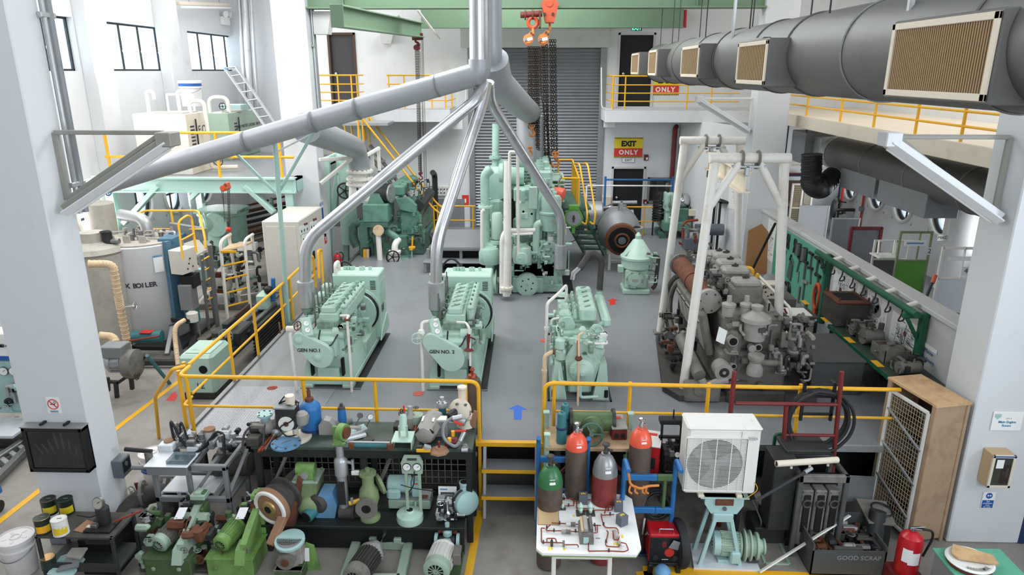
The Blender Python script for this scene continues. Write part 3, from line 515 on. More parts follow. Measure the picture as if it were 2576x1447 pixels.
m=MB();p=Y(1232,665,YE-.05);m.lathe([(.1,-.22),(.1,0),(.23,.03),(.25,.1),(.25,.28),(.2,.38),(.06,.42)],p,'z','sea',22);m.path([Y(1232,640,YE),Y(1240,625,YE),Y(1252,622,YE)],.07,'sea',.1);m.cyl(Y(1222,708,YE-.05),Y(1246,708,YE-.05),.2,'mint_clean',n=20);m.cyl(Y(1246,708,YE-.05),Y(1249,708,YE-.05),.27,'mint_clean',n=20);m.cyl(Y(1249,705,YE-.05),Y(1285,700,YE),.07,'mint_clean');m.bx(-1.0,-.75,YE-.1,YE+.2,D,D+.25,'sea',.02);P(t,'pump',m)
m=MB();p=Y(1382,635,YE-.05);m.cyl(p+K(0,.3,0),p,.25,'mint_clean',n=24);m.cyl(p,p+K(0,-.02,0),.14,'sea',n=20)
for k in range(8):a=2*PI*k/8;m.cyl(p+K(.2*math.cos(a),-.03,.2*math.sin(a)),p+K(.2*math.cos(a),0,.2*math.sin(a)),.03,'sea_dirty',n=6)
for k in range(5):a=2*PI*k/5;m.cyl(p+K(.09*math.cos(a),-.03,.09*math.sin(a)),p+K(.09*math.cos(a),0,.09*math.sin(a)),.025,'steel',n=6)
m.path([Y(1358,640,YE),Y(1348,632,YE),Y(1350,565,YE),Y(1362,560,YE)],.08,'mint_clean',.15,12);P(t,'turning_gear',m)
m=MB();p=Y(1385,580,YE+.2);m.lathe([(.2,0),(.26,.03),(.26,.38),(.28,.4),(.28,.44),(.24,.46),(.24,.74),(.2,.8)],p,'z','sea',22);boxpx(m,1376,588,1400,612,YE+.05,.4,'mint_clean',.03);boxpx(m,1379,596,1392,606,YE+.03,.01,'paper',0);m.path([Y(1372,450,YE+.5),Y(1355,520,YE+.3),Y(1354,560,YE+.2)],.07,'sea',.3,10);P(t,'governor',m)
m=MB()
clutter(m,(.28,YE-.12,D+.2),(.92,YE+.5,D+1.5),70,('mint_clean','sea','mint_clean','sea_dirty','white_pipe'),21,.015,.04);clutter(m,(-.6,YE-.1,D+.55),(.3,YE+.3,D+1.35),60,('sea','mint_clean','sea_dirty','mint'),22,.015,.05);clutter(m,(-.3,YE+.15,D+1.5),(.55,YE+.5,D+2.3),60,('sea','mint_clean','sea_dirty'),23,.015,.04);clutter(m,(-1.0,YE+.1,D+.5),(-.6,YE+.8,D+1.6),40,('sea','mint_clean','sea_dirty'),24,.015,.04)
P(t,'pipework',m)
m=MB();m.cyl(Y(1327,665,YE-.05),Y(1327,640,YE-.05),.1,'sea');p=Y(1313,638,YE-.1);m.lathe([(.2,-.2),(.22,0),(.2,.15),(.1,.2)],p,'z','mint_clean',20);m.cyl(p+K(0,-.3,-.05),p+K(0,0,-.05),.13,'mint_clean',n=20);m.cyl(p+K(-.03,-.34,-.08),p+K(-.03,-.2,-.08),.07,'sea',n=16);m.bx(-.3,.3,YE-.05,YE+.2,D+.72,D+.86,'sea_dirty',.05);P(t,'fuel_pump',m)
m=MB();p=Y(1335,322,YE+2.6);m.cyl(p+K(0,0,-.75),p+K(0,0,.3),.36,'silver_paint',n=26);m.lathe([(.36,0),(.33,-.1),(.15,-.5),(.1,-.9)],p+K(0,0,-.75),'z','sea',24);boxpx(m,1365,405,1382,470,YE+1.4,1.2,'sea',.04)
for k in range(6):m.bx(.45,.8,YE+1.35,YE+2.6,D+1.9+.1*k,D+1.93+.1*k,'mint_clean',0)
boxpx(m,1318,376,1384,396,YE+3.6,.5,'shale_dk',.06);m.cyl(Y(1326,378,YE+3),Y(1326,378,YE+4),.3,'galv',n=20);P(t,'turbocharger',m)
# ---------------------------------------------------------------- dark green V engine at the left back
t=TH('marine_engine','dark green V-type diesel engine under the stairway at the back left','engine',(-3.95,19,D));YL=18.9
m=MB();m.bx(-4.75,-3.0,YL+.1,YL+2.6,D,D+.5,'dkgreen2',.03);boxpx(m,935,590,1030,660,YL+.05,1.4,'dkgreen',.08);boxpx(m,905,610,938,655,YL-.05,.4,'dkgreen2',.03);boxpx(m,1000,525,1055,600,YL+.1,2.2,'dkgreen',.12);P(t,'crankcase',m)
m=MB();boxpx(m,914,515,975,560,YL-.45,.9,'dkgreen',.02);a=Y(914,560,YL-.45);c=Y(975,560,YL-.45);m.prism([(0,0),(c.x-a.x,0),(c.x-a.x-.0,-.13),(.06,-.13)],a,'x','z',-.85,'dkgreen2');a=Y(944,515,YL-.3);m.prism([(-.22,0),(.25,0),(.12,.3),(-.1,.3)],a,'x','z',-.3,'dkgreen');P(t,'air_cooler',m)
m=MB();p=Y(982,487,YL-.1);m.cyl(p+K(-.36,.1,0),p,.26,'darksteel',n=26)
for k in range(8):m.ring(p+K(-.33+.04*k,.1-.011*k,0),.26,.012,(1,-.25,0),'black',24)
m.cyl(p,p+K(.04,-.01,0),.25,'galv',n=26);m.cyl(p+K(-.7,.2,0),p+K(-.36,.1,0),.2,'white_pipe',n=20);m.bolts([p+K(.04,.2*math.cos(a),.2*math.sin(a))for a in(0,1,2,3,4,5)],'x',.02,.02,'steel');P(t,'turbocharger',m)
for k in range(5):
 p=Y(998+8*k,478-5.5*k,YL+.3+.42*k);P(t,'rocker_cover',MB().box(p,(.46,.36,.3),'dkgreen',None,.05).cyl(p+K(.1,0,.14),p+K(.1,0,.18),.04,'dkgreen',n=8))
 p=Y(950+9*k,470-8*k,YL+.5+.42*k);P(t,'exhaust_branch',MB().path([p,p+K(.05,0,.25),p+K(.2,0,.35)],.05,'dkgreen',.12))
m=MB();a,b,c,d=Y(1008,545,YL+.2),Y(1050,500,YL+.2),Y(1090,490,YL+2.2),Y(1050,465,YL+2.2);m.prism([(0,0),(.5,.42),(.66,.3),(.66,.2),(.3,-.2)],Y(1008,540,YL+.2),'x','z',-2.2,'darksteel');clutter(m,(-3.5,YL+.2,D+1.45),(-2.85,YL+2.0,D+1.95),36,('darksteel','steel','dkgreen2'),71,.01,.02);m.bar(Y(1052,560,YL+.1),Y(1088,505,YL+2),.05,.05,'steel');P(t,'valve_gear',m)
m=MB();a=Y(996,500,YL);m.prism([(0,0),(.3,.02),(.55,-.2),(.55,-.38),(.45,-.38),(.1,-.3)],a,'x','z',-.25,'dkgreen');clutter(m,(-4.5,YL-.15,D+.2),(-3.0,YL+.2,D+1.25),80,('dkgreen','dkgreen2','dkgreen','steel'),72,.015,.045);boxpx(m,1030,585,1066,630,YL+.2,.6,'dkgreen2',.05);boxpx(m,1000,650,1030,665,YL-.4,.3,'dkgreen',.05);m.lathe([(.1,0),(.2,.1),(.22,.22),(.12,.24)],Y(1026,684,YL-.3),'z','lagging',18);m.path([Y(962,575,YL-.1),Y(985,590,YL-.2),Y(1000,600,YL-.2)],.1,'dkgreen',.2,12);P(t,'pumps_and_lines',m)
m=MB();m.path([Y(958,686,YL-.5),Y(951,582,YL-.4),Y(951,580,YL-.2)],.075,'white_pipe',.05,12);m.flange(Y(952,580,YL-.48),'y',.15,.05,'lagging',6);m.path([Y(994,688,YL-.5),Y(993,640,YL-.45),Y(993,615,YL-.4),Y(1003,603,YL-.2)],.09,'white_pipe',.1,12);m.flange(Y(993,634,YL-.45),'z',.17,.06,'white_pipe',6);m.lathe([(.1,0),(.16,.05),(.16,.22),(.1,.28)],Y(993,660,YL-.45),'z','white_pipe');m.path([Y(1004,688,YL-.45),Y(1005,660,YL-.45),Y(1012,660,YL-.4)],.05,'white_pipe',.05);P(t,'water_pipe',m,'stained white water pipes')
P(t,'hand_wheel',MB().wheel(Y(988,647,YL-.68),.17,(.2,-1,0),'black',sp=5),'black hand wheel');m=MB();boxpx(m,1029,622,1040,632,YL-.3,.15,'yellow',.03);m.cyl(Y(1037,620,YL-.25),Y(1038,597,YL-.25),.025,'yellow');boxpx(m,1028,621,1044,626,YL-.3,.1,'yellow');m.cyl(Y(1036,632,YL-.25),Y(1036,650,YL-.25),.02,'sea');P(t,'yellow_cock',m,'yellow shutoff cock')
m=MB();p=Y(905,420,YL+.3);q=Y(902,500,YL+.2);m.tube([p,q],.27,'white_pipe',22);
for yy in(431,449,462):m.flange(Y(905,yy,YL+.28),'z',.37,.06,'white_pipe',14)
m.path([Y(905,480,YL+.2),Y(925,500,YL+.1),Y(945,500,YL)],.2,'white_pipe',.2,16);m.cyl(Y(898,472,YL),Y(905,490,YL-.1),.03,'darksteel');P(t,'exhaust_bellows',m,'white flanged exhaust riser')
m=MB();m.path([Y(908,560,YL),Y(888,562,YL),Y(888,600,YL),Y(898,620,YL)],.12,'dkgreen2',.2,14);m.bx(-4.75,-4.5,YL-.1,YL+.1,D,D+1.0,'dkgreen',.02);boxpx(m,912,625,930,660,YL-.2,.2,'darksteel',.02);m.cyl(Y(917,652,YL-.25),Y(917,628,YL-.25),.045,'yellow').cyl(Y(925,652,YL-.25),Y(925,628,YL-.25),.045,'lagging');P(t,'lubricator',m)
t=TH('air_receiver','tall sea green air receiver beside the white exhaust riser of the V engine','pressure vessel',Y(878,560,20.2));p=Y(878,560,20.2);p.z=D
P(t,'vessel',MB().lathe([(.02,.0),(.25,.02),(.25,2.5),(.23,2.65),(.14,2.75),(.02,2.78)],p,'z','sea',24));P(t,'hand_wheel',MB().wheel(Y(868,480,19.9),.22,'-y','darksteel',sp=5).cyl(Y(868,480,19.9),Y(868,480,19.9)+K(0,.3,0),.03,'darksteel'),'black hand wheel')
# ---------------------------------------------------------------- grey scrapped engine between the white gantry legs
t=TH('training_engine','bare dusty grey ship diesel engine between the white gantry legs','engine',(3.6,11.2,D));YG=10.2
def gz(x,y,z):return Z(x,y,D+z)
m=MB();m.prism([(-.2,0),(1.7,0),(1.7,2.6),(-.35,2.6),(-.62,.35),(-.42,0)],(2.75,YG-.2,D),'x','y',.1,'shale_dk');m.bx(2.4,2.95,YG-.25,YG-.05,D,D+.32,'shale',.03);m.cyl((2.62,YG-.27,D+.22),(2.62,YG-.2,D+.22),.09,'shale',n=18);m.bx(3.05,3.95,YG-.25,YG+.2,D,D+.2,'shale_dk',.03);P(t,'bed',m)
m=MB();m.bx(2.95,4.0,YG,YG+2.3,D+.1,D+.75,'shale',.05).bx(3.0,3.95,YG+.15,YG+2.2,D+.7,D+1.3,'shale',.06);boxpx(m,1825,838,1872,950,YG-.05,.3,'shale',.08)
P(t,'crankcase',m)
m=MB()
for(x,y,r,h)in((1845,860,13,10),(1850,891,8,5),(1846,922,8,5),(1908,875,10,7)):p=discpx(m,x,y,r,YG-.1,.12,'shale_lt');m.cyl(p+K(0,-.004,0),p+K(0,.05,0),h/ppm(p),'hole',n=20)
p=discpx(m,1822,938,23,YG-.22,.25,'shale_lt',28);r=23/ppm(p);m.cyl(p+K(0,-.004,0),p+K(0,.05,0),r*.55,'darksteel',n=24);m.cyl(p+K(0,-.012,0),p+K(0,.05,0),r*.2,'shale_lt');P(t,'pump_drive',m)
m=MB();m.T=Mx.Translation((2.9,YG+.3,D+.55))@Euler((0,math.radians(-14),0)).to_matrix().to_4x4();m.bx(-.06,.06,0,1.9,0,.75,'shale',.03)
for k in range(5):m.bx(-.08,-.05,.1+.37*k,.4+.37*k,.1,.6,'shale_lt',.01);m.bolts([(-.08,.12+.37*k+.06*j,z)for j in range(5)for z in(.12,.58)],'-x',.014,.015,'shale_dk')
P(t,'crankcase_doors',m)
m=MB();a,b=Y(1712,665,12.6),Y(1785,760,10.7);m.tube([a,a+(b-a)*.97],.16,'rust',20);m.cyl(b-(b-a)*.05,b,.2,'shale_lt',n=24);m.flange(a,b-a,.2,.05,'shale',8);m.flange(a+(b-a)*.5,b-a,.175,.03,'rust',8);m.bolts([b+K(.15*math.cos(x),-.0,.15*math.sin(x))for x in range(6)],'-y',.015,.02,'shale_dk');P(t,'exhaust_manifold',m,'rusty exhaust manifold with a bolted end plate')
for k,(x,y)in enumerate(((1875,720),(1848,690),(1836,672),(1826,655),(1808,650))):
 p=Y(x,y,10.9+.36*k);P(t,'cylinder_head',MB().box(p-K(0,0,.12),(.5,.33,.3),'shale',None,.04).box(p+K(0,0,.07),(.44,.3,.12),'shale_lt',None,.04).bar(p+K(-.06,0,.15),p+K(.06,.03,.15),.02,.03,'shale_dk').cyl(p+K(0,0,.1),p+K(0,0,.19),.02,'shale_dk'))
m=MB();a,b=Y(1868,668,12.6),Y(1940,780,10.6);m.bar(a-K(0,0,.1),b-K(0,0,.1),.16,.26,'shale_lt',None,.05);boxpx(m,1930,760,1942,790,10.5,.1,'shale_lt',.03);boxpx(m,1932,763,1938,784,10.49,.02,'hole',.01);P(t,'air_manifold',m)
m=MB();clutter(m,(2.9,10.8,D+1.35),(3.35,12.6,D+1.8),90,('shale','shale_dk','shale_lt','darksteel'),81,.012,.03);clutter(m,(3.8,10.05,D+.35),(4.35,10.5,D+1.3),70,('shale','shale_dk','shale_lt','steel'),82,.015,.04);clutter(m,(2.35,10.9,D+.1),(2.75,12.3,D+.7),50,('shale_dk','shale','rust','darksteel'),83,.02,.06);clutter(m,(3.0,10.0,D+.2),(3.9,10.3,D+1.3),40,('shale','shale_dk','shale_lt'),84,.01,.025)
m.path([Y(1765,955,10.0),Y(1775,975,9.95),Y(1800,962,10),Y(1830,955,10)],.06,'shale_lt',.15,10);m.tube([Y(1712,850,11),Y(1760,945,10.1)],.1,'shale',14);P(t,'pipework',m)
for x,y,s in((1833,775,1),(1877,775,.9)):p=Y(x,y,10.35);P(t,'oil_filter',MB().lathe([(.09*s,-.12),(.1*s,.02),(.11*s,.03),(.11*s,.07),(.04,.1),(.035,.2)],p,'z','shale_lt',18))
m=MB();p=Y(1902,800,10.2);m.lathe([(.16,-.34),(.17,-.06),(.23,-.04),(.22,.02),(.1,.1),(.07,.12),(.09,.16),(.09,.2),(.05,.22)],p,'z','shale_lt',24);m.gauge(p+K(.1,-.18,-.18),'-y',.04,'shale','shale_lt');P(t,'governor',m)
m=MB();p=Y(1812,842,10.05);m.prism([(-.06,-.1),(.07,-.16),(.1,.06),(-.03,.13)],p,'x','z',.004,'paper');P(t,'tag',m,'white paper tag')
m=MB();p=Y(1962,915,9.9);m.wheel(p,.14,(1,-.2,0),'shale',sp=4);m.cyl(p,p+K(-.35,.05,0),.05,'shale');m.lathe([(.12,0),(.12,.1),(.08,.2),(.12,.26),(.12,.32)],p+K(-.35,.05,-.2),'z','shale_lt');P(t,'sea_valve',m)
m=MB();m.ring(Y(1720,790,12.4),.72,.06,(.96,.25,0),'shale_dk',40,8);m.ring(Y(1722,790,12.3),.62,.05,(.96,.25,0),'shale',40,8);m.cyl(Y(1720,790,12.4),Y(1735,790,12.4),.55,'shale_dk',n=30);P(t,'flywheel',m)
# white gantry frames straddling it
def gantry(label,tl,tr,yt,bl,br,yb_,g):
 t=TH('gantry_frame',label,'gantry',Z(*bl,D),g);a,b=Y(*tl,yt),Y(*tr,yt);p,q=Z(*bl,D),Z(*br,D);z=a.z;r=.075
 P(t,'top_beam',MB().cyl(a+K(-.08,0,.06),K(b.x+.08,b.y,z+.06),r,'white_pipe',n=14));b.z=z
 for s,(u,v)in enumerate(((a,p),(b,q))):
  P(t,'leg',MB().cyl(u,v,r*.95,'white_pipe',n=14).box(v+K(0,0,.02),(.24,.24,.04),'shale'));e=u+(v-u)*.19;f=a+(b-a)*(.36 if s==0 else .64);P(t,'brace',MB().cyl(e,f,r*.8,'white_pipe',n=12))
 c=(a+b)/2;P(t,'trolley_plate',MB().box(c+K(0,0,-.06),(.5,.1,.03),'galv').bolts([c+K(x,0,-.1)for x in(-.2,-.1,.1,.2)],'z',.025,.1,'steel').ring(c+K(-.12,0,.06),.1,.02,'x','shale').ring(c+K(.12,0,.06),.1,.02,'x','shale'))
 return t
gantry('white tubular gantry frame, the front one astride the grey engine',(1798,408),(1973,412),10.5,(1717,990),(1952,950),10,'white gantry frames')
gantry('white tubular gantry frame, the one behind astride the grey engine',(1721,362),(1862,364),13.2,(1660,838),(1852,800),13,'white gantry frames')
a,b=Y(1880,408,10.5),Y(1790,362,13.2);m=MB();m.bar(a+K(0,0,-.3),b+K(0,0,-.3),.03,.3,'cream',(0,0,1));m.bar(a+K(0,0,-.15),b+K(0,0,-.15),.18,.03,'cream',(0,0,1));m.bar(a+K(0,0,-.45),b+K(0,0,-.45),.18,.03,'cream',(0,0,1));m.bx(a.x-.03,a.x+.03,a.y-.05,a.y+.05,a.z-.2,a.z-.05,'galv');m.bx(b.x-.03,b.x+.03,b.y-.05,b.y+.05,b.z-.2,b.z-.05,'galv')
t=TH('runway_beam','cream runway beam slung between the two white gantry frames','beam',(a+b)/2);P(t,'beam',m);m=MB();p=Y(1789,408,11.9);m.box(p,(.06,.12,.26),'orange').cyl(p+K(-.05,-.03,.06),p+K(.05,-.03,.06),.05,'orange').box(p+K(0,0,-.2),(.1,.1,.12),'darksteel');P(t,'trolley',m,'orange beam trolley')
# ================================================================ railings, stairs
RT=.9
def rail(name,label,pts,z,posts,lv=(.45,.9),r=.024,m='yellow',group=None,ends=True):
 # pts: plan points of the run; posts: plan points; lv: rail heights above z
 t=TH(name,label,'railing',(pts[0][0],pts[0][1],z),group)
 for h in lv:
  q=[K(a[0],a[1],z+h)for a in pts];P(t,'top_rail' if h==max(lv)else 'middle_rail',MB().path(q,r if h==max(lv)else r*.75,m,.08,10))
 for a in posts:P(t,'post',MB().cyl((a[0],a[1],z),(a[0],a[1],z+max(lv)),r*.9,m,n=10))
 return t
yf=8.76
t=TH('platform_railing','yellow pipe railing along the front edge, left of the steps','railing',(-4.8,yf,D));e=K(-.7,8.7,0)
P(t,'top_rail',MB().path([(-4.86,9.1,D+RT),(-4.86,yf,D+RT),(-.7,8.7,D+RT),(-.69,8.7,.0)],.028,'yellow',.13,10,7));P(t,'middle_rail',MB().path([(-4.86,9.05,D+.45),(-4.86,yf,D+.45),(-.86,8.72,D+.45)],.02,'yellow',.1,8))
for x in(-4.74,-3.12,-2.13,-.88):P(t,'post',MB().cyl((x,yf-.01,D),(x,yf-.01,D+RT),.026,'yellow',n=10))
t=TH('platform_railing','yellow pipe railing along the front edge, right of the steps','railing',(.2,yf,D))
P(t,'top_rail',MB().path([(.17,8.68,0),(.2,8.68,D+RT),(4.9,8.6,D+RT)],.028,'yellow',.13,10,7));P(t,'middle_rail',MB().path([(.36,8.74,D+.45),(4.9,8.66,D+.45)],.02,'yellow',.1,8))
for x in(.33,1.36,2.42,3.65):P(t,'post',MB().cyl((x,yf-.02,D),(x,yf-.02,D+RT),.026,'yellow',n=10))
sp=[Z(554,960,D),Z(643,897,D),Z(708,830,D),Z(728,806,D)]
t=TH('platform_railing','yellow pipe railing running back along the left edge of the platform','railing',(-4.9,9.2,D));a=K(-4.9,9.15,D);b=K(-4.92,sp[3].y,D)
P(t,'top_rail',MB().path([a+K(0,0,RT),b+K(0,0,RT),K(-4.92,15.2,D+RT+.05),K(-4.92,15.2,D+.2)],.028,'yellow',.1,10));P(t,'middle_rail',MB().path([a+K(0,0,.45),b+K(0,0,.45),K(-4.92,15.2,D+.5)],.02,'yellow',.1,8))
for p in sp:P(t,'post',MB().cyl((-4.9,p.y,D-.15),(-4.9,p.y,D+RT),.026,'yellow',n=10))
P(t,'clear_panel',MB().bx(-4.93,-4.925,sp[2].y,sp[3].y,D-.3,D+RT,'glass',0))
t=TH('stair_rail','yellow handrail bending down from the platform corner to the aisle floor','railing',Z(400,1100,0));
q=[K(-4.92,9.1,D+RT),K(-5.05,9.0,D+RT),Z(390,998,1.05),V((Z(400,1100,.02)))]
P(t,'handrail',MB().path(q,.028,'yellow',.1,10));
for x,y in((-4.95,8.95),(-5.02,9.25)):P(t,'post',MB().path([(x,y,.0),(x,y,D+RT)],.028,'yellow',.08,10))
t=TH('access_steps','grey steel steps climbing to the platform left of its corner','steps',(-5.1,8.95,0));
for k in range(2):P(t,'tread',MB().bx(-5.35,-4.95,8.75+.25*k,9.1+.25*k,.35+.35*k,.4+.35*k,'galv'))
P(t,'stringer',MB().bar((-5.35,8.75,.0),(-5.35,9.4,.9),.06,.12,'galv'));P(t,'stringer',MB().bar((-4.96,8.75,.0),(-4.96,9.4,.9),.06,.12,'galv'))
# front steps with yellow nosings
t=TH('platform_steps','open grey steps with yellow nosings between the two front railings','steps',(-.25,8.5,0))
P(t,'landing_edge',MB().bx(-.8,.22,8.64,8.72,D-.06,D+.005,'yellow',.004))
for z,y in((.72,8.52),(.36,8.42)):tr=P(t,'tread',MB().bx(-.66,.14,y,y+.3,z-.03,z,'floor_paint',.004));P(tr,'nosing',MB().bx(-.66,.14,y-.01,y+.002,z-.05,z+.002,'yellow',.002))
for x in(-.62,.1):P(t,'stringer',MB().bar((x,8.44,0),(x,8.68,1.0),.05,.1,'galv'))
rail('back_railing','yellow guard rail before the back wall, left of the roller door',[(-3.05,21.6),(-1.75,21.6)],D,[(-3.05,21.6),(-1.83,21.6)]);rail('back_railing','yellow guard rail before the back wall in front of the dark exit doorway',[(1.45,21.6),(4.4,21.6)],D,[(1.75,21.6),(3.5,21.6)])
L3=(.24,.47,.7,.95)
rail('balcony_railing','yellow railing on the back balcony left of the roller door, beside the tall dark door',[(-4.25,21.25),(-2.48,21.25),(-2.4,22.6)],4.93,[(-4.2,21.25),(-3.75,21.25),(-2.95,21.25),(-2.55,21.25),(-2.4,21.6)],L3)
rail('balcony_railing','short yellow railing on the back balcony close to the far left column',[(-6.3,21.25),(-5.15,21.25),(-5.1,21.9)],4.93,[(-5.7,21.25),(-5.3,21.25),(-5.15,21.3)],L3)
rail('balcony_railing','yellow railing on the back balcony right of the roller door',[(2.3,22.6),(2.35,21.25),(6.0,21.25)],4.91,[(2.35,21.25),(2.4,21.9),(2.7,21.25),(4.5,21.25),(5.2,21.25)],L3)
bp=[Z(x,y,4.93).y for x,y in((2022,285),(2074,294),(2136,307),(2210,322),(2305,332),(2410,360))]
rail('balcony_railing','long yellow railing along the right-hand balcony under the dark duct',[(6.85,20.8),(6.85,9.2)],4.92,[(6.85,y)for y in(20.3,18.2,16.2,14.6,13.0,11.6,10.4)],L3,.03)
t=TH('steel_stair','steel stairway with yellow handrails dropping from the back balcony behind the V engine','stairway',(-3.5,20.4,D));y0,y1=20.3,21.1;A_,B_=Y(915,372,y0),Y(1092,560,y0)
for yy in(y0,y1):
 a,b=K(A_.x,yy,A_.z),K(B_.x,yy,D+.1);P(t,'stringer',MB().bar(a,b,.06,.22,'steel',(0,1,0)));u=K(0,0,.95)
 P(t,'handrail',MB().path([a+K(-.12,0,.15),a+u+K(-.12,0,.05),b+u,b+K(.28,0,.75),b+K(.3,0,-.1)],.03,'yellow',.22,10));P(t,'post',MB().cyl(a,a+u,.025,'yellow',n=8));P(t,'post',MB().cyl(b,b+u,.025,'yellow',n=8))
for k in range(1,12):p=A_.lerp(K(B_.x,y0,D+.1),k/12);P(t,'tread',MB().bx(p.x-.12,p.x+.12,y0,y1,p.z-.02,p.z+.02,'duct_light',0))
t=TH('balcony_support','sea green steel frame carrying the stair landing beside the far left column','support frame',(-5.0,20.0,0))
for x0,y0_,x1,y1_,yy in((830,690,822,395,20.0),(872,690,868,395,20.4),(838,540,856,400,20.2)):P(t,'post',MB().bar(Y(x0,y0_,yy),Y(x1,y1_,yy),.16,.16,'frame_mint'))
P(t,'beam',MB().bar(Y(803,412,20.0),Y(865,385,20.4),.12,.2,'frame_mint',(0,0,1)));P(t,'beam',MB().bar(Y(905,300,20.6),Y(905,365,20.6),.12,.12,'frame_mint',(0,1,0)))
for x,y0_,y1_ in((833,313,388),(866,313,348),(883,313,360)):P(t,'yellow_post',MB().cyl(Y(x,y0_,20.8),Y(x+6,y1_,20.8),.03,'yellow',n=8))
P(t,'landing',MB().bx(-5.4,-4.1,20.3,21.2,4.5,4.6,'galv'))
# engine room gallery beside the main engine
t=TH('engine_gallery','small grating gallery with yellow rails and a green ladder stair beside the main engine','gallery',Y(1450,560,18.0));yy=18.0
g0,g1=Y(1405,480,17),Y(1445,480,17);P(t,'grating',MB().prism([(0,0),(.75,0),(.62,2.6),(0,2.6)],Y(1410,528,17.0),'x','y',.05,'dkgreen2'))
fl=Y(1410,528,17.0).z
for a,b in(((1409,448,17.0),(1457,449,17.0)),((1405,402,19.4),(1441,402,19.4)),((1441,404,19.4),(1457,449,17.0))):P(t,'rail',MB().cyl(Y(*a),Y(*b),.025,'yellow',n=8))
for x,y,d in((1409,448,17.0),(1405,402,19.4),(1441,404,19.4),(1445,414,18.8),(1449,424,18.3),(1452,434,17.8),(1457,449,17.0)):p=Y(x,y,d);P(t,'post',MB().cyl(p,K(p.x,p.y,fl),.025,'yellow',n=8))
for x in(1458,1478):P(t,'stair_rail',MB().path([Y(x-12,412,18.4),Y(x,410,18.0),Y(x+20,540,16.8),Y(x+16,566,16.8),Y(x+5,558,16.8)],.025,'yellow',.2,8))
a,b=Y(1458,512,17.0),Z(1522,640,D);P(t,'stringer',MB().bar(a,b,.05,.18,'dkgreen'));P(t,'stringer',MB().bar(a+K(-.55,.3,0),b+K(-.55,.3,0),.05,.18,'dkgreen'))
for k in range(1,9):p=a.lerp(b,k/9);P(t,'tread',MB().bx(p.x-.55,p.x+.1,p.y-.02,p.y+.3,p.z-.02,p.z+.02,'dkgreen2',0))
# ================================================================ exhaust pipes
def dt(t,name,pts,r,m='silver',rad=.3,n=18,label=None):return P(t,name,MB().path(pts,r,m,rad,n,6),label)
J=Y(1213,222,12.0)
t=TH('exhaust_main','large silver exhaust pipe dropping from the roof and sloping down left to the boiler','pipe',Y(1205,190,12));dt(t,'riser',[Y(1204,-60,12),Y(1206,185,12)],.16);dt(t,'sloping_run',[Y(1207,150,12),Y(1206,185,12),Y(800,302,12.6),Y(420,415,13.0),Y(210,480,13.2)],.185,'silver_paint',.15,22)
for f in(.12,.36,.5,.72):p=Y(1206,185,12).lerp(Y(420,415,13.0),f);d=Y(420,415,13)-Y(1206,185,12);P(t,'joint_band',MB().cyl(p-d.normalized()*.01,p+d.normalized()*.01,.1865,'duct_light',n=22))
t=TH('exhaust_riser','bright silver exhaust riser, the slimmer one just behind the large pipe','pipe',Y(1240,200,12.6));dt(t,'riser',[Y(1240,-60,12.6),Y(1241,170,12.6),Y(1252,205,13.2),Y(1300,258,14.8),Y(1334,285,18.1),Y(1335,320,18.1)],.15,'silver_paint',.5);p=Y(1245,185,12.7);P(t,'elbow_lagging',MB().path([Y(1240,150,12.6),Y(1250,205,13.0),Y(1306,262,15.2),Y(1334,284,17.9)],.27,'silver_paint',.5,20),'fat lagged elbow')
def genpipe(label,pts,sx,s0,s1,yy):
 t=TH('exhaust_pipe',label,'pipe',pts[-1],'exhaust pipes fanning out from the risers');dt(t,'pipe',pts,.098,'silver',.32);a,b=Y(sx,s0,yy),Y(sx,s1,yy);b.x,b.y=a.x,a.y
 P(t,'silencer',MB().lathe([(.1,0),(.135,.012),(.135,(a-b).length-.012),(.1,(a-b).length)],b,'z','galv',24));P(t,'cone',MB().lathe([(.05,-.16),(.07,-.12),(.11,-.02),(.12,0)],b,'z','mint_dirty',18));return t
J1=Y(1219,208,12.1)
genpipe('silver exhaust pipe slanting down to the silencer of the first generator',[J1,Y(1200,250,11.9),Y(768,608,11.0),Y(768,720,11.0)],768,706,772,11.0)
genpipe('silver exhaust pipe reaching down to the silencer of the second generator',[J1+K(.03,0,0),Y(1213,260,12.0),Y(1098,610,11.0),Y(1097,720,11.0)],1097,708,778,11.0)
genpipe('silver exhaust pipe slanting right across the main engine to its own silencer',[J1+K(.06,.1,0),Y(1232,255,12.4),Y(1413,545,14.9),Y(1411,640,14.9)],1411,615,676,14.9)
t=TH('exhaust_branch','dull grey exhaust branch curving from under the sloping pipe to the V engine','pipe',Y(900,400,19));dt(t,'branch',[Y(770,322,13.2),Y(800,335,14.5),Y(895,372,19.0),Y(905,425,19.2)],.28,'silver_paint',.6,22)
t=TH('pipe_bracket','white steel wall bracket holding the exhaust branch off the far left column','bracket',Y(810,410,18.4))
for a,b in(((803,402,18.0),(886,398,18.8)),((806,462,18.0),(884,400,18.8)),((915,395,19.2),(955,372,19.6)),((936,385,19.5),(938,425,19.6)),((952,378,19.7),(955,430,19.7))):P(t,'strut',MB().bar(Y(*a),Y(*b),.09,.09,'white_pipe'))
m=MB();t=TH('pipe_support','pale mint Y-shaped post on the platform edge propping the sloping exhaust pipe','support post',K(-4.95,13.4,0));b=Y(722,800,13.4);P(t,'post',MB().cyl((b.x,b.y,D-.6),Y(690,330,12.9),.045,'frame_mint',n=12))
c=Y(698,490,13.1)
for x,y in((596,388),(790,330)):P(t,'brace',MB().bar(c,Y(x,y,13.0),.05,.05,'frame_mint'))
P(t,'tie',MB().bar(Y(692,384,12.9),Y(778,340,13.1),.03,.03,'galv'))
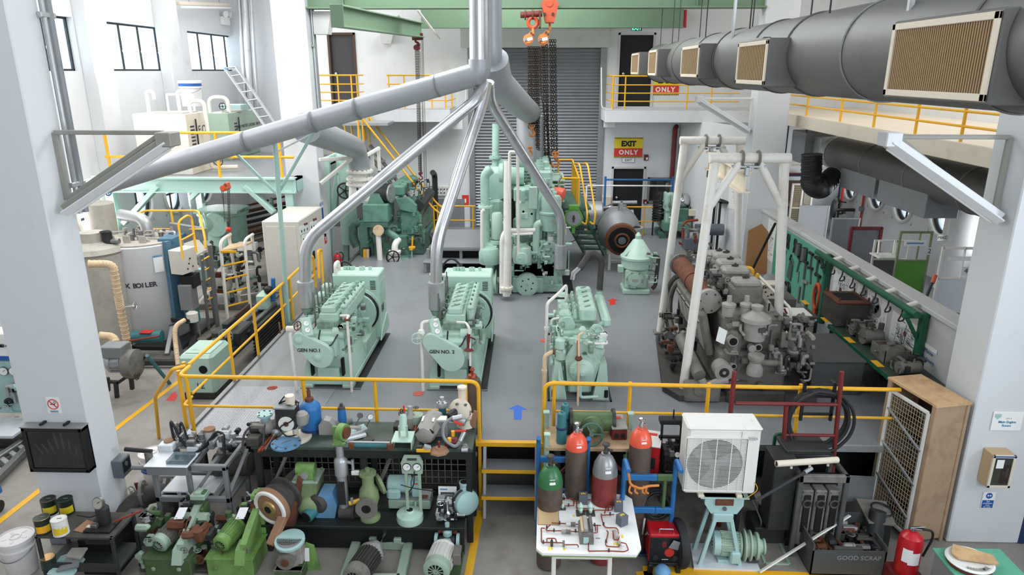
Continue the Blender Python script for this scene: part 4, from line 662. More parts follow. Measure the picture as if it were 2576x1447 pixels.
# ================================================================ crane girders and hoists
YC=18.25;zc=Y(1300,22,YC).z
t=TH('crane_girder','long green crane girder spanning the hall under the roof','girder',(0,YC,zc));P(t,'web',MB().bx(-5.5,5.56,YC-.02,YC+.02,zc+.04,zc+1.2,'beam_green',0));P(t,'flange',MB().bx(-5.5,5.56,YC-.2,YC+.2,zc,zc+.04,'beam_green',.004));P(t,'flange',MB().bx(-5.5,5.56,YC-.2,YC+.2,zc+1.2,zc+1.24,'beam_green',.004))
for x in(-4.6,3.9):P(t,'stiffener',MB().bx(x,x+.02,YC-.18,YC-.02,zc+.04,zc+1.2,'beam_green',0))
YD=21.7;zd=Y(1300,68,YD).z;t=TH('crane_girder','green girder behind, in front of the concrete lintel over the roller door','girder',(0,YD,zd));P(t,'web',MB().bx(Y(1060,60,YD).x,Y(1718,60,YD).x,YD-.02,YD+.02,zd,zd+1.2,'beam_green',0));P(t,'flange',MB().bx(Y(1060,60,YD).x,Y(1718,60,YD).x,YD-.15,YD+.15,zd-.03,zd,'beam_green',0))
a,b=Y(850,38,13.6),Y(1056,74,20.6);a.x=b.x=-3.0;a=K(Y(848,40,13.6).x,13.6,Y(848,40,13.6).z);b=Y(1058,76,20.6)
t=TH('hoist_beam','green overhead hoist beam pointing back into the hall above the V engine','beam',(a+b)/2);P(t,'web',MB().bar(a,b,.06,.36,'beam_green',(0,0,1)));
for z in(-.18,.18):P(t,'flange',MB().bar(a+K(0,0,z),b+K(0,0,z),.22,.03,'beam_green',(0,0,1)))
P(t,'end_plate',MB().box(a,(.24,.03,.4),'beam_green'));P(t,'hanger',MB().bar(Y(975,62,18.2),Y(1005,40,18.2),.05,.05,'beam_green'));P(t,'brace',MB().bar(Y(1050,25,20.5),Y(1105,98,22.0),.06,.05,'white_pipe'))
for nm,x0,x1,y0,y1,yy,l in(('corbel',790,832,28,86,18.3,'grey concrete corbel on the far left column under the green girder'),('corbel',958,990,80,110,22.4,'small white concrete corbel on the back wall beneath the hoist beam')):
 a=Y(x0,y1,yy);c=Y(x1,y0,yy);m=MB();w=c.x-a.x;h=c.z-a.z;m.prism([(0,h),(w,h),(w*.75,0),(0,0)],K(a.x,yy,a.z),'x','z',-.35,'grey_wall');one(m,nm,l,'corbel')
def hoist(label,top,body_m,R,lc,hooks,hand,yy,plate=None):
 p=Y(*top,yy);t=TH('chain_hoist',label,'chain hoist',p,'chain hoists hanging in the hall');s=R/ppm(p)
 m=MB();m.cyl(p+K(0,-.14,0),p+K(0,.14,0),s,body_m,n=26).cyl(p+K(0,-.17,0),p+K(0,.17,0),s*.7,body_m,n=22);m.prism([(-s*.7,s*.4),(s*.5,s*1.6),(s*1.1,s*1.5),(s*1.1,s*.6),(s*.3,-.2*s)],p+K(0,-.1,0),'x','z',-.2,body_m);m.bolts([p+K(s*.55,-.1,s*1.2),p+K(s*.9,-.1,s*.9)],'-y',s*.18,.03,'shale_dk');b=P(t,'hoist_body',m)
 if plate:m=MB();m.box(p+K(0,-.175,0),(s*1.6,.01,s*.55),'paper',(0,-.2,0)).box(p+K(-s*.45,-.182,-s*.09),(s*.55,.006,s*.5),'ink',(0,-.2,0)).text(plate,s*.42,'paper',p+K(-s*.45,-.187,-s*.09),(1,0,.2),(-.2,0,1),.001);P(b,'capacity_plate',m,'white plate lettered 10t')
 for x0,y0,x1,y1 in lc:P(t,'load_chain',MB().chain(Y(x0,y0,yy+.05*math.sin(x0*3)),Y(x1,y1,yy+.05*math.sin(x0*3)),s*.6,'chain'))
 for x0,y0,x1,y1 in hand:P(t,'hand_chain',MB().chain(Y(x0,y0,yy-.15),Y(x1,y1,yy-.15),s*.4,'chain',6))
 for x,y,k in hooks:
  q=Y(x,y,yy);h=k/ppm(q);m=MB();m.prism([(-h*.8,h*.9),(h*.8,h*.9),(h*1.0,h*.2),(h*.3,-h*.6),(-h*.3,-h*.6),(-h,h*.2)],q+K(0,-.08,0),'x','z',-.16,body_m);m.bolts([q+K(-h*.4,-.08,h*.45),q+K(h*.4,-.08,h*.45)],'-y',h*.2,.03,'shale_dk');hb=P(t,'hook_block',m);c=q+K(0,0,-h*1.9);pts=[c+K(0,0,h*1.35),c+K(0,0,h*.9)]+[c+K(math.cos(PI/2-a)*h*.9,0,math.sin(PI/2-a)*h*.9)for a in[2*PI*.8*i/16 for i in range(2,17)]];P(hb,'hook',MB().tube(pts,h*.3,body_m,8,[h*.22]+[h*.3]*(len(pts)-4)+[h*.25,h*.18,h*.1]))
 return t
lc=[(x,118,x+dx,y)for x,dx,y in((1329,2,322),(1334,3,325),(1338,2,322),(1343,2,328),(1347,3,372),(1351,2,376),(1355,1,378))]
hoist('orange chain hoist on the left of the pair over the main engine, plate facing left',(1329,100),'orange',13,lc,[(1338,320,8),(1333,374,6)],[(1357,118,1361,240),(1360,118,1362,238)],17.6,'10t')
lc=[(x,100,x+dx,y)for x,dx,y in((1375,5,395),(1384,4,392),(1390,4,388),(1396,5,390),(1364,8,420),(1368,14,455))]
hoist('orange chain hoist on the right of the pair over the main engine',(1366,100),'orange',14,lc,[(1397,390,10)],[(1379,330,1388,480),(1384,400,1392,490),(1362,240,1380,350)],17.9,'10t')
t=TH('hoist_trolley','bright orange-red girder trolley holding the right-hand chain hoist','trolley',Y(1381,28,18.0));m=MB();p=Y(1381,28,17.98);s=1/ppm(p);m.prism([(-20*s,20*s),(-12*s,26*s),(18*s,26*s),(24*s,18*s),(14*s,-26*s),(-8*s,-26*s)],p+K(0,0,0),'x','z',-.06,'orange_red');m.bolts([p+K(-11*s,-.0,-7*s),p+K(10*s,-.0,-7*s)],'-y',4*s,.04,'shale_dk');m.cyl(p+K(1*s,.02,18*s),p+K(1*s,-.03,18*s),8*s,'orange_red');P(t,'side_plate',m);P(t,'side_plate',MB().prism([(-20*s,20*s),(20*s,20*s),(14*s,-26*s),(-8*s,-26*s)],p+K(0,.45,0),'x','z',-.06,'orange_red'));P(t,'suspension_hook',MB().path([p+K(2*s,.2,-20*s),p+K(3*s,.1,-38*s),Y(1384,74,17.9)],3*s,'orange',.1))
t=TH('hoist_trolley','rusty red beam clamp with an orange ring holding the left-hand chain hoist','trolley',Y(1340,50,17.7));P(t,'spindle',MB().cyl(Y(1309,38,17.7),Y(1364,34,17.7),.07,'dkred',n=12).cyl(Y(1320,38,17.7),Y(1323,38,17.7),.11,'rust').cyl(Y(1338,37,17.7),Y(1342,37,17.7),.11,'rust'));P(t,'ring',MB().ring(Y(1340,57,17.7),.11,.045,'y','orange_red',20,8));P(t,'hanger',MB().path([Y(1340,68,17.7),Y(1342,90,17.6)],.03,'orange',.05));P(t,'clamp',MB().bx(Y(1356,40,17.7).x,Y(1361,40,17.7).x,17.5,18.1,Y(1356,70,17.7).z,Y(1356,28,17.7).z,'rust'))
lc=[(x,128,x+dx,y)for x,dx,y in((1045,9,430),(1048,9,432),(1051,8,435),(1054,6,436))]
hoist('small dark red chain hoist under the green hoist beam above the V engine',(1049,120),'dkred',7,lc,[(1058,438,5)],[(1061,95,1068,470),(1064,95,1073,475),(1057,130,1065,370)],20.4)
t=TH('hoist_trolley','dark red trolley under the far end of the green hoist beam','trolley',Y(1048,94,20.4));P(t,'side_plate',MB().box(Y(1054,91,20.4),(.22,.06,.16),'dkred'));P(t,'side_plate',MB().box(Y(1054,91,20.7),(.22,.06,.16),'dkred'));P(t,'spindle',MB().cyl(Y(1037,96,20.4),Y(1062,95,20.4),.06,'rust'));P(t,'hook',MB().path([Y(1047,97,20.4),Y(1044,105,20.4),Y(1053,108,20.4),Y(1050,114,20.4)],.03,'dkred',.05))
hoist('red chain hoist hanging under the mezzanine in front of the green tank',(567,472),'orange_red',8,[(573,478,575,568),(577,478,578,570)],[],[(557,478,563,520),(561,478,565,560)],16.8)
hk=Y(575,577,16.8);one(MB().ball(hk,.07,'redpaint').path([hk,hk+K(0,0,.2)],.02,'chain'),'hook_block','small red hook block at the end of the mezzanine hoist chain','hook')
p=Y(1406,488,16.2);t=TH('hand_hoist','small copper orange hoist dangling over the gallery on a silver hook','chain hoist',p);P(t,'hoist_body',MB().lathe([(.05,-.16),(.14,-.13),(.16,0),(.15,.12),(.08,.14)],p,(1,-.4,-.2),'cyl_orange',18));P(t,'hook',MB().path([p+K(0,0,.12),p+K(-.02,0,.3),p+K(.06,0,.4),p+K(0,0,.46)],.022,'chrome',.08))
p=Y(1443,549,16.4);t=TH('crane_scale','bright green dial crane scale hanging beside the ladder stair','scale',p);P(t,'case',MB().cyl(p+K(0,.1,0),p,.22,'screen_green',n=28).box(p+K(0,.05,.25),(.24,.12,.12),'screen_green').box(p+K(0,.05,-.28),(.08,.08,.2),'screen_green'));P(t,'dial',MB().cyl(p,p+K(0,-.012,0),.175,'inkgrey',n=26));P(t,'pointer',MB().bar(p+K(0,-.02,-.09),p+K(0,-.02,.07),.035,.01,'ink',(0,1,0)).cyl(p+K(0,-.015,0),p+K(0,-.03,0),.035,'ink'));P(t,'cable',MB().path([p+K(.15,0,-.2),p+K(.1,0,-.55),p+K(-.25,.1,-.65),p+K(-.4,.1,-.4)],.01,'black',.2,6))
# ================================================================ ducts
XD=3.15;ZD=6.17;dA,dB=K(XD,-1.5,ZD),K(XD,18.6,ZD)
t=TH('air_duct','huge dark grey round air duct hung along the upper right','duct',(XD,9,ZD));P(t,'shell',MB().lathe([(.43,0),(.43,19.6),(.34,20.0),(.2,21.0)],dA,'y','duct',40))
for y in(3.2,4.75,6.6,8.1,9.3,11.2,12.6,14.5,16.2,18):P(t,'seam_band',MB().ring((XD,y,ZD),.435,.012,'y','duct_light' if y in(6.6,)else 'duct',48,5))
def diffuser(x0,x1,y0,y1,xx,big=False):
 a,c=X(x0,y1,xx),X(x1,y1,xx);z1=X((x0+x1)/2,y0,xx).z;z0=X((x0+x1)/2,y1,xx).z;ya,yb=sorted((a.y,c.y));k=P(t,'outlet_box',MB().bx(xx,XD,ya-.02,yb+.02,z0-.02,z1+.02,'duct',.01))
 m=MB();w=.045
 for q in((ya,yb,z0,z0+w),(ya,yb,z1-w,z1),(ya,ya+w,z0,z1),(yb-w,yb,z0,z1)):m.bx(xx-.02,xx,*q,'cream',.004)
 m.bx(xx-.004,xx+.004,ya+w,yb-w,z0+w,z1-w,'filter_gap',0);n=44 if big else 18
 for i in range(n):y=ya+w+(yb-ya-2*w)*(i+.5)/n;m.bx(xx-.012,xx-.003,y-(yb-ya)*.2/n,y+(yb-ya)*.2/n,z0+w,z1-w,'filter',0)
 P(k,'grille',m,'tan pleated filter in a cream frame')
diffuser(2225,2482,48,248,XD-.47,True)
for q in((1852,1924,106,212),(1713,1756,117,194),(1631,1651,127,190),(1588,1606,135,187)):diffuser(*q,XD-.62)
for y in(9.0,11.9):P(t,'inspection_hatch',MB().box((XD-.42,y,ZD),(.12,.55,.42),'duct',None,.02).box((XD-.49,y,ZD),(.06,.2,.16),'duct',None,.02))
for y,x in((4.6,.0),(5.3,-.2),(7.3,-.3),(8.6,0),(9.9,-.3),(11.5,.2),(12.8,-.2),(14.6,.1),(15.8,-.2),(17.2,.2),(18.4,0)):P(t,'hanger_rod',MB().cyl((XD+x,y,ZD+.36),(XD+x,y,9.9),.009,'darksteel',n=6))
for y in(5.7,10.6):P(t,'hanger_bar',MB().bx(XD-.34,XD-.3,y,y+.05,ZD+.1,9.9,'galv'))
P(t,'duct_cable',MB().path([(XD-.3,5.1,ZD+.4),(XD-.6,5.0,ZD+.8),(XD-1.2,4.9,ZD+.95)],.018,'black',.3,8))
XE=8.0;a,b=X(2115,390,XE),X(2420,520,XE);t=TH('aisle_duct','grey round ventilation duct slung under the right-hand balcony','duct',(a+b)/2);e=b-a;a.x=b.x=XE;P(t,'shell',MB().cyl((XE,a.y,3.95),(XE,8.9,3.95),.42,'duct',n=32).cyl((XE,a.y+.02,3.95),(XE,a.y+.3,3.95),.43,'galv',n=32))
for y in(16.6,14.6,12.7):P(t,'seam_band',MB().ring((XE,y,3.95),.425,.012,'y','duct_light',36,5))
for x0,x1,y in((2118,2208,452),(2212,2340,490)):p,q=X(x0,y,XE-.3),X(x1,y,XE-.3);P(t,'outlet_box',MB().bx(XE-.35,XE+.3,q.y,p.y,3.25,3.75,'duct_light',.01))
t=TH('fan_unit','square steel fan box hanging under the balcony at the end of the round duct','fan',X(2060,370,XE));p=X(2062,375,XE);P(t,'casing',MB().bx(XE-.55,XE+.4,p.y-.3,p.y+.7,3.55,4.4,'duct_light',.02));P(t,'outlet',MB().bx(XE-.3,XE+.3,p.y-.75,p.y-.3,3.6,4.3,'galv',.02));P(t,'hanger_frame',MB().bar((XE-.8,p.y-.2,3.5),(XE+.5,p.y-.2,3.5),.05,.05,'cream').bar((XE-.8,p.y+.5,3.5),(XE+.5,p.y+.5,3.5),.05,.05,'cream'))
for x,y in((XE-.75,p.y+.5),(XE-.5,p.y-.2),(XE-.2,p.y-.2)):P(t,'hanger_rod',MB().cyl((x,y,3.5),(x,y,4.62),.02,'blue_dk',n=6))
q=Y(2040,410,17.6);pts=bend([q+K(0,0,.2),Y(2040,465,17.6),Y(2064,478,17.6),Y(2098,440,17.9)],.45,10);t=TH('flexible_duct','black ribbed flexible hose looping below the fan box','flexible duct',Y(2050,470,17.6));P(t,'hose',MB().tube(pts,.24,'black',20));m=MB()
for i in range(len(pts)-1):
 for k in range(5):p=pts[i].lerp(pts[i+1],k/5);m.ring(p,.245,.012,(pts[i+1]-pts[i]),'black',22,5)
P(t,'ribs',m)
m=MB()
for k in range(4):m.cyl((7.5+.12*k,9,4.5),(7.5+.12*k,17,4.5),.025,'steel',n=6)
one(m,'pipe_tray','bundle of rusty pipes running beneath the right-hand balcony','pipes')
# ================================================================ lamps
def lampfix(label,vx,y0,y1,ax_,tip,a,b,m='fixture',fr='fixture',back=0):
 v0,v1=X(vx,y0,ax_),X(vx,y1,ax_);yy=v0 .y;t=TH('bracket_lamp',label,'lamp',v0,'slanted fluorescent lamps on column brackets');e=Y(*tip,yy);w=.07
 P(t,'bracket',MB().bar(v0,K(v0 .x,yy,v1 .z),w,.05,fr).bar(v0,K(e.x,yy,v0 .z),w,.05,fr).bar(K(v0 .x,yy,v1 .z),K(e.x,yy,v0 .z),w,.05,fr));p,q=Y(*a,yy-.12),Y(*b,yy-.12);d=(q-p).normalized();n=K(0,-1,0).cross(d);n=n if n.z<0 else-n
 P(t,'housing',MB().bar(p,q,.13,.1,m,n));P(t,'reflector',MB().bar(p+n*.06+K(0,-.09,0),q+n*.06+K(0,-.09,0),.1,.02,'lampwhite',n+K(0,-.8,0)).bar(p+n*.06+K(0,.09,0),q+n*.06+K(0,.09,0),.1,.02,'lampwhite',n+K(0,.8,0)));P(t,'tube',MB().cyl(p+n*.1+d*.05,q+n*.1-d*.05,.02,'white',n=10));P(t,'end_cap',MB().box(q,(.18,.24,.16),m));return t
lampfix('slanted grey fluorescent lamp on a triangular bracket on the near left column',138,333,510,-5.47,(410,333),(165,524),(422,350))
lampfix('slanted fluorescent lamp on a triangular bracket on the near right column',2541,345,558,5.53,(2258,340),(2515,545),(2238,350),'lampwhite')
lampfix('slanted fluorescent lamp on a bracket on the far right column',1893,248,330,5.54,(1764,246),(1886,328),(1760,250),'lampwhite','offwhite')
a,b=X(447,8,XL+.35),X(575,12,XL+.35);t=TH('wall_lamp','fluorescent batten lamp above the windows of the left aisle','lamp',(a+b)/2);P(t,'housing',MB().bar(a,b,.16,.1,'cream'));P(t,'tube',MB().cyl(a+K(.05,.1,-.1),b+K(.05,0,-.1),.035,'white',n=10));P(t,'suspension',MB().cyl(a.lerp(b,.2),a.lerp(b,.2)+K(0,0,.6),.01,'steel').cyl(a.lerp(b,.8),a.lerp(b,.8)+K(0,0,.6),.01,'steel'))
p=X(565,50,XL+.05);t=TH('emergency_light','white twin-head emergency light high on the left aisle wall','emergency light',p);P(t,'case',MB().bx(XL,XL+.14,p.y-.3,p.y+.25,p.z-.18,p.z+.1,'white'));P(t,'head',MB().lathe([(.06,0),(.11,.1),(.11,.13)],p+K(.05,-.15,.2),(1,-.6,-.2),'white'));P(t,'head',MB().lathe([(.06,0),(.11,.1),(.11,.13)],p+K(.05,.2,.2),(1,.3,-.2),'white'))
# ================================================================ left aisle: mezzanine with its tanks
YM=17.45;ZM=3.42;xr=Y(744,452,YM).x
t=TH('mezzanine','sea green steel mezzanine carrying the two tanks in the left aisle','mezzanine',(-8,YM,0))
P(t,'deck',MB().bx(XL+.4,xr,YM,YW-.05,ZM-.06,ZM,'floor_paint',0));m=MB();m.bx(XL+.4,xr,YM-.02,YM+.03,ZM-.34,ZM,'frame_mint',0).bx(XL+.4,xr,YM-.1,YM+.12,ZM-.02,ZM+.02,'frame_mint',0).bx(XL+.4,xr,YM-.1,YM+.12,ZM-.36,ZM-.33,'frame_mint',0);P(t,'edge_beam',m)
for y in(20,22.5,25):P(t,'cross_beam',MB().bx(XL+.4,xr,y,y+.15,ZM-.3,ZM-.06,'frame_mint',0))
P(t,'side_beam',MB().bx(xr-.15,xr,YM,YW-.1,ZM-.34,ZM,'frame_mint',0))
for p in((xr-.2,YM+.05),(Y(282,520,YM).x,YM+.05),(Y(506,520,22).x,22.0),(Y(765,520,20).x,20.0)):P(t,'post',MB().bx(p[0]-.1,p[0]+.1,p[1]-.1,p[1]+.1,0,ZM-.3,'frame_mint'))
for a,b,c in(((398,468),(312,562),YM),((618,468),(690,535),YM),((520,462),(480,500),20)):P(t,'brace',MB().bar(Y(*a,c),Y(*b,c),.12,.2,'frame_mint',(0,1,0)))
t=TH('mezzanine_railing','yellow railing along the front of the tank mezzanine','railing',(-8,YM,ZM));za=Y(540,334,YM).z
for z,n in((za,'top_rail'),(Y(540,395,YM).z,'middle_rail')):P(t,n,MB().cyl((Y(256,340,YM).x,YM,z),(xr,YM,z),.035,'yellow',n=10))
for x in(263,393,541,700):a=Y(x,338,YM);P(t,'post',MB().cyl((a.x,YM,ZM),(a.x,YM,za),.036,'yellow',n=10))
P(t,'side_rail',MB().cyl((xr,YM,za),(xr,22,za),.03,'yellow',n=8))
def tank(name,label,x0,x1,yt,xs,ye,m,m2,txt,tm):
 c=Z(x1,440 if m=='offwhite' else 402,ZM);a=Y(x0,400,c.y);top=Y(x1,yt,c.y).z;s=X(xs,350,c.x).y;t=TH(name,label,'tank',(c.x-.5,c.y,ZM));b=P(t,'shell',MB().bx(a.x,c.x-.004,c.y,s,ZM,top,m,.01).bx(c.x-.01,c.x,c.y+.01,s-.01,ZM+.01,top-.01,m2,.004).bx(a.x+.5,c.x-.1,c.y+.1,s-.3,top,top+.03,'dust'))  # fuel tank: strongly lit front painted lighter than its cream side
 g=MB();y=c.y+(s-c.y)*.22
 for k in range(12):g.bx(c.x,c.x+.012,y-.1,y+.1,top-.35-.09*k,top-.31-.09*k,'ink',0)
 g.cyl((c.x+.05,y+.14,top-.15),(c.x+.05,y+.14,ZM+.2),.02,'darksteel');P(t,'level_gauge',g,'striped level gauge')
 P(b,'lettering',MB().text(txt[0],txt[1],tm,(c.x+.004,c.y+(s-c.y)*.66,top-.45),(0,1,0),'z',.002).text(txt[2],txt[1],tm,(c.x+.004,c.y+(s-c.y)*.66,top-.45-txt[3]),(0,1,0),'z',.002),'dark stencilled lettering');return t,K(a.x,c.y,top),K(c.x,s,top)
t,a,c=tank('fuel_tank','cream fuel oil tank lettered F.O TANK, the left one on the mezzanine',349,486,287,530,0,'offwhite','cream',('F.O',.3,'TANK',.55),'ink');TA,TC=a,c
m=MB()
for k,(x,r)in enumerate(((.35,.0),(1.0,.3))):m.path([(a.x+x,a.y+.2+r,a.z-.05),(a.x+x,a.y+.2+r,a.z+.55),(a.x+x+.18,a.y+.2+r,a.z+.55),(a.x+x+.18,a.y+.2+r,a.z+.35)],.045,'white_pipe',.1)
m.path([(c.x-.9,c.y-.3,a.z),(c.x-.9,c.y-.3,a.z+.45),(c.x-.2,c.y-.3,a.z+.45),(c.x-.2,c.y-.3,a.z)],.03,'white_pipe',.06);m.path([(c.x-.1,a.y+.5,a.z-.2),(c.x-.1,a.y+.5,a.z+.3),(c.x+.25,a.y+.6,a.z+.3),(c.x+.25,a.y+.6,a.z-.5)],.05,'white_pipe',.15)
P(t,'vent_pipe',m);P(t,'outlet_pipe',MB().path([(c.x+.02,a.y+.4,ZM+.5),(c.x+.3,a.y+.4,ZM+.5),(c.x+.3,a.y+.5,ZM+.12),(c.x+.9,a.y+.7,ZM+.12)],.06,'cream',.1).wheel((c.x+.5,a.y+.45,ZM+.3),.12,'y','rust').wheel((c.x+.35,a.y+.4,ZM+.7),.1,'x','darksteel'))
t,a2,c2=tank('water_tank','grey green cooling water tank lettered FRESH WATER COOLING TANK on the mezzanine',527,586,285,652,0,'sage','sage',('FRESH WATER COOLING TANK',.135,'(1000 L)',.5),'ink')
P(t,'outlet_pipe',MB().path([(c2 .x,a2 .y+.2,ZM+.4),(c2 .x+.2,a2 .y+.2,ZM+.4),(c2 .x+.2,a2 .y-.3,ZM+.15),(c2 .x-.3,a2 .y-.3,ZM+.15)],.06,'cream',.1));P(t,'vent_pipe',MB().path([(a2 .x+.1,a2 .y+.2,a2 .z),(a2 .x+.1,a2 .y+.2,a2 .z+.45),(a2 .x+.6,a2 .y+.4,a2 .z+.45),(a2 .x+.6,a2 .y+.4,a2 .z)],.06,'white_pipe',.25));P(t,'manhole',MB().cyl((a2 .x+.5,a2 .y+.9,a2 .z),(a2 .x+.5,a2 .y+.9,a2 .z+.05),.3,'dust').wheel((c2 .x-.3,a2 .y+.4,a2 .z+.18),.1,'y','darksteel'))
p=X(591,262,c2 .x-.3);one(MB().bx(p.x-.35,p.x+.3,p.y-.3,p.y+.3,c2 .z,c2 .z+.2,'aqua'),'metal_box','small pale blue box on top of the cooling water tank','box')
bz=TA.z+.03;pb=Z(485,268,bz);r=26/ppm(pb)
def bucket(label,p,r,h,band,grp=None,lidm='bucket',m='bucket'):
 t=TH('bucket',label,'bucket',p,grp);P(t,'pail',MB().lathe(bucket_prof(r,h)[:-3]+[(r*1.0,h*.93)],p,'z',m,28));
 l=P(t,'lid',MB().lathe([(r*1.06,h*.9),(r*1.08,h*.91),(r*1.08,h*1.0),(r*.98,h*1.012),(r*.96,h*.985),(0,h*.985)],p,'z',lidm,28))
 mb=MB();R=random.Random(3);
 for k in range(5):an=2*PI*k/5;mb.box(p+K(r*.6*math.cos(an),r*.6*math.sin(an),h*.99),(r*.28,r*.16,.01),lidm,(0,0,an),.004)
 mb.ring(p+K(0,0,h*.99),r*.3,r*.07,'z',lidm,8,6);P(l,'embossing',mb)
 if band:P(t,'band',MB().lathe([(r*1.0,h*band[1]),(r*1.03,h*band[1]),(r*1.03,h*band[2]),(r*1.0,h*band[2])],p,'z',band[0],28),band[0].split('_')[0]+' band')
 P(t,'bail',MB().tube([p+K(r*1.05*math.cos(a),-r*1.05*abs(math.sin(a))-.01,h*.72-.5*r*math.sin(a))for a in[PI*k/12 for k in range(13)]],.006,'steel',5));return t
bucket('white pail with a blue band standing on the cream fuel tank',pb,r,62/ppm(pb),('sign_blue',.8,.93))
t=TH('ladder','aluminium ladder leaning behind the cooling water tank','ladder',Y(690,330,21.5))
for d in((0,0),(28,-4)):P(t,'stile',MB().bar(Y(566+d[0],172+d[1],23.5),Y(688+d[0],350+d[1],21.5),.09,.05,'galv'))
for k in range(9):f=k/8.5;P(t,'rung',MB().cyl(Y(566,172,23.5).lerp(Y(688,350,21.5),f),Y(594,168,23.5).lerp(Y(716,346,21.5),f),.025,'galv',n=8))
P(t,'tip_sleeve',MB().bar(Y(565,171,23.5),Y(571,181,23.4),.1,.06,'blue_lt'),'pale blue tape')
m=MB();
for dx,r in((0,.07),(14,.13),(30,.06)):m.cyl(Y(600+dx,-20,26.5),Y(622+dx,330,26.5),r,'galv',n=12)
one(m,'drain_pipes','grey upright pipes in the far corner of the left aisle','pipe')
for nm,lab,pts in(('conduit','grey steel conduit running up the near left column',[(-5.47,8.24,4.35),(-5.47,8.24,9.9)]),('conduit','grey steel conduit running up the right side of the far left column',[(-5.46,18.35,4.2),(-5.46,18.35,9.9)])):
 m=MB();m.cyl(pts[0],pts[1],.03,'galv',n=10).cyl(V(pts[0])+K(0,.1,0),V(pts[1])+K(0,.1,0),.045,'duct_light',n=10)
 for z in(4.7,6.6):m.box((pts[0][0],pts[0][1]+.05,z),(.06,.26,.06),'galv')
 one(m,nm,lab,'conduit')
# ---------------------------------------------------------------- boiler corner
B=K(-8.9,15.4,0);BR=.86;BH=2.32
t=TH('boiler','grey cylindrical boiler lettered AUX BOILER behind the near left column','boiler',B);s=P(t,'shell',MB().lathe([(BR*.97,.1),(BR,.16),(BR,BH-.02),(BR-.02,BH),(.0,BH+.03)],B,'z','boiler',44));P(t,'skid',MB().bx(B.x-1.0,B.x+1.1,B.y-1.0,B.y+.9,.0,.1,'darksteel'));P(t,'top_plate',MB().cyl(B+K(0,0,BH),B+K(0,0,BH+.035),BR*.97,'dust',n=44))
def curved(txt,size,m,z,ang,sp):
 mb=MB();n=len(txt)
 for i,ch in enumerate(txt):
  if ch==' ':continue
  a=ang+(i-(n-1)/2)*sp;d=K(math.cos(a),math.sin(a),0);mb.text(ch,size,m,B+d*(BR+.003)+K(0,0,z),(-math.sin(a),math.cos(a),0),'z',.002,bold=.006)
 return mb
P(s,'lettering',curved('AUX BOILER',.145,'ink',1.46,-1.33,.093),'dark stencilled name AUX BOILER')
d=K(math.cos(-.75),math.sin(-.75),0);u=K(-d.y,d.x,0);P(t,'notice',MB().prism([(-.1,0),(.1,0),(.1,.34),(-.1,.34)],B+d*(BR+.012)+K(0,0,1.72),u,'z',.004,'paper').prism([(-.1,.34),(.1,.34),(.1,.38),(-.1,.38)],B+d*(BR+.012)+K(0,0,1.72),u,'z',.005,'blue_lt'),'white notice in a clear sleeve')
for k in range(2):pass
a=-.28;d=K(math.cos(a),math.sin(a),0);u=K(-d.y,d.x,0);P(t,'jacket',MB().prism([(-.3,.45),(.22,.45),(.22,BH+.06),(-.26,BH+.06)],B+d*(BR-.03),u,'z',.1,'tarp').bx(B.x+.55,B.x+.9,B.y-.35,B.y+.3,BH,BH+.1,'tarp'),'blue cover strapped down its side')
q=B+d*(BR+.3);t2=P(t,'control_box',MB().box(q+K(0,-.1,1.95),(.32,.5,.55),'cabinet',(0,0,a)).bolts([q+K(.17,-.3+.08*k,1.8+.1*(k%3))for k in range(5)],'x',.02,.02,'ink'),'cream control box with knobs');P(t,'burner',MB().box(q+K(.05,0,1.45),(.3,.35,.3),'black').box(q+K(0,-.1,1.1),(.3,.3,.6),'duct_light').box(q+K(.0,-.05,.65),(.25,.25,.4),'teal').lathe([(.12,0),(.13,.2),(.05,.25)],q+K(.1,-.25,.55),'z','white_pipe'))
m=MB();R=random.Random(4)
for k in range(26):
 an,rr=R.uniform(0,2*PI),R.uniform(.1,.7);p=B+K(math.cos(an)*rr,math.sin(an)*rr,BH+.03);h=R.uniform(.05,.22);m.cyl(p,p+K(0,0,h),R.uniform(.025,.06),R.choice(('steel','dust','galv')),n=8)
 if k%3==0:m.path([p+K(0,0,h),p+K(R.uniform(-.3,.3),R.uniform(-.3,.3),h),p+K(R.uniform(-.4,.4),R.uniform(-.3,.3),0)],.018,'dust',.08,6)
for k in range(3):p=B+K(-.4+.35*k,-.5,BH+.03);m.box(p+K(0,0,.08),(.16,.03,.18),'dust')
m.path([B+K(.1,.1,BH),B+K(.1,.1,BH+.45),B+K(-.6,.35,BH+.5)],.13,'galv',.3,14);m.path([B+K(.3,.2,BH+.1),B+K(.75,.1,BH+.16),B+K(.8,-.1,BH-.1)],.03,'chrome',.06);P(t,'top_fittings',m)
m=MB();p=Y(305,562,15.6);
t=TH('steam_drum','tall grey insulated drum with a valve on top, left of the boiler','pressure vessel',Y(262,600,16.2));p=Y(262,600,16.2);P(t,'shell',MB().lathe([(.26,-1.5),(.3,-.4),(.33,0),(.33,.85),(.3,.88),(0,.9)],p,'z','dust',26));m=MB();m.lathe([(.06,.88),(.06,1.1),(.12,1.12),(.12,1.25),(.05,1.28),(.05,1.5)],p,'z','white_pipe',12);m.cyl(p+K(0,0,1.18),p+K(.3,0,1.18),.03,'steel');m.wheel(p+K(.3,0,1.18),.14,'x','sign_blue');P(t,'valve',m,'valve with a blue hand wheel')
P(t,'legs',MB().cyl(p+K(0,0,-1.5),K(p.x,p.y,0),.2,'dust'))
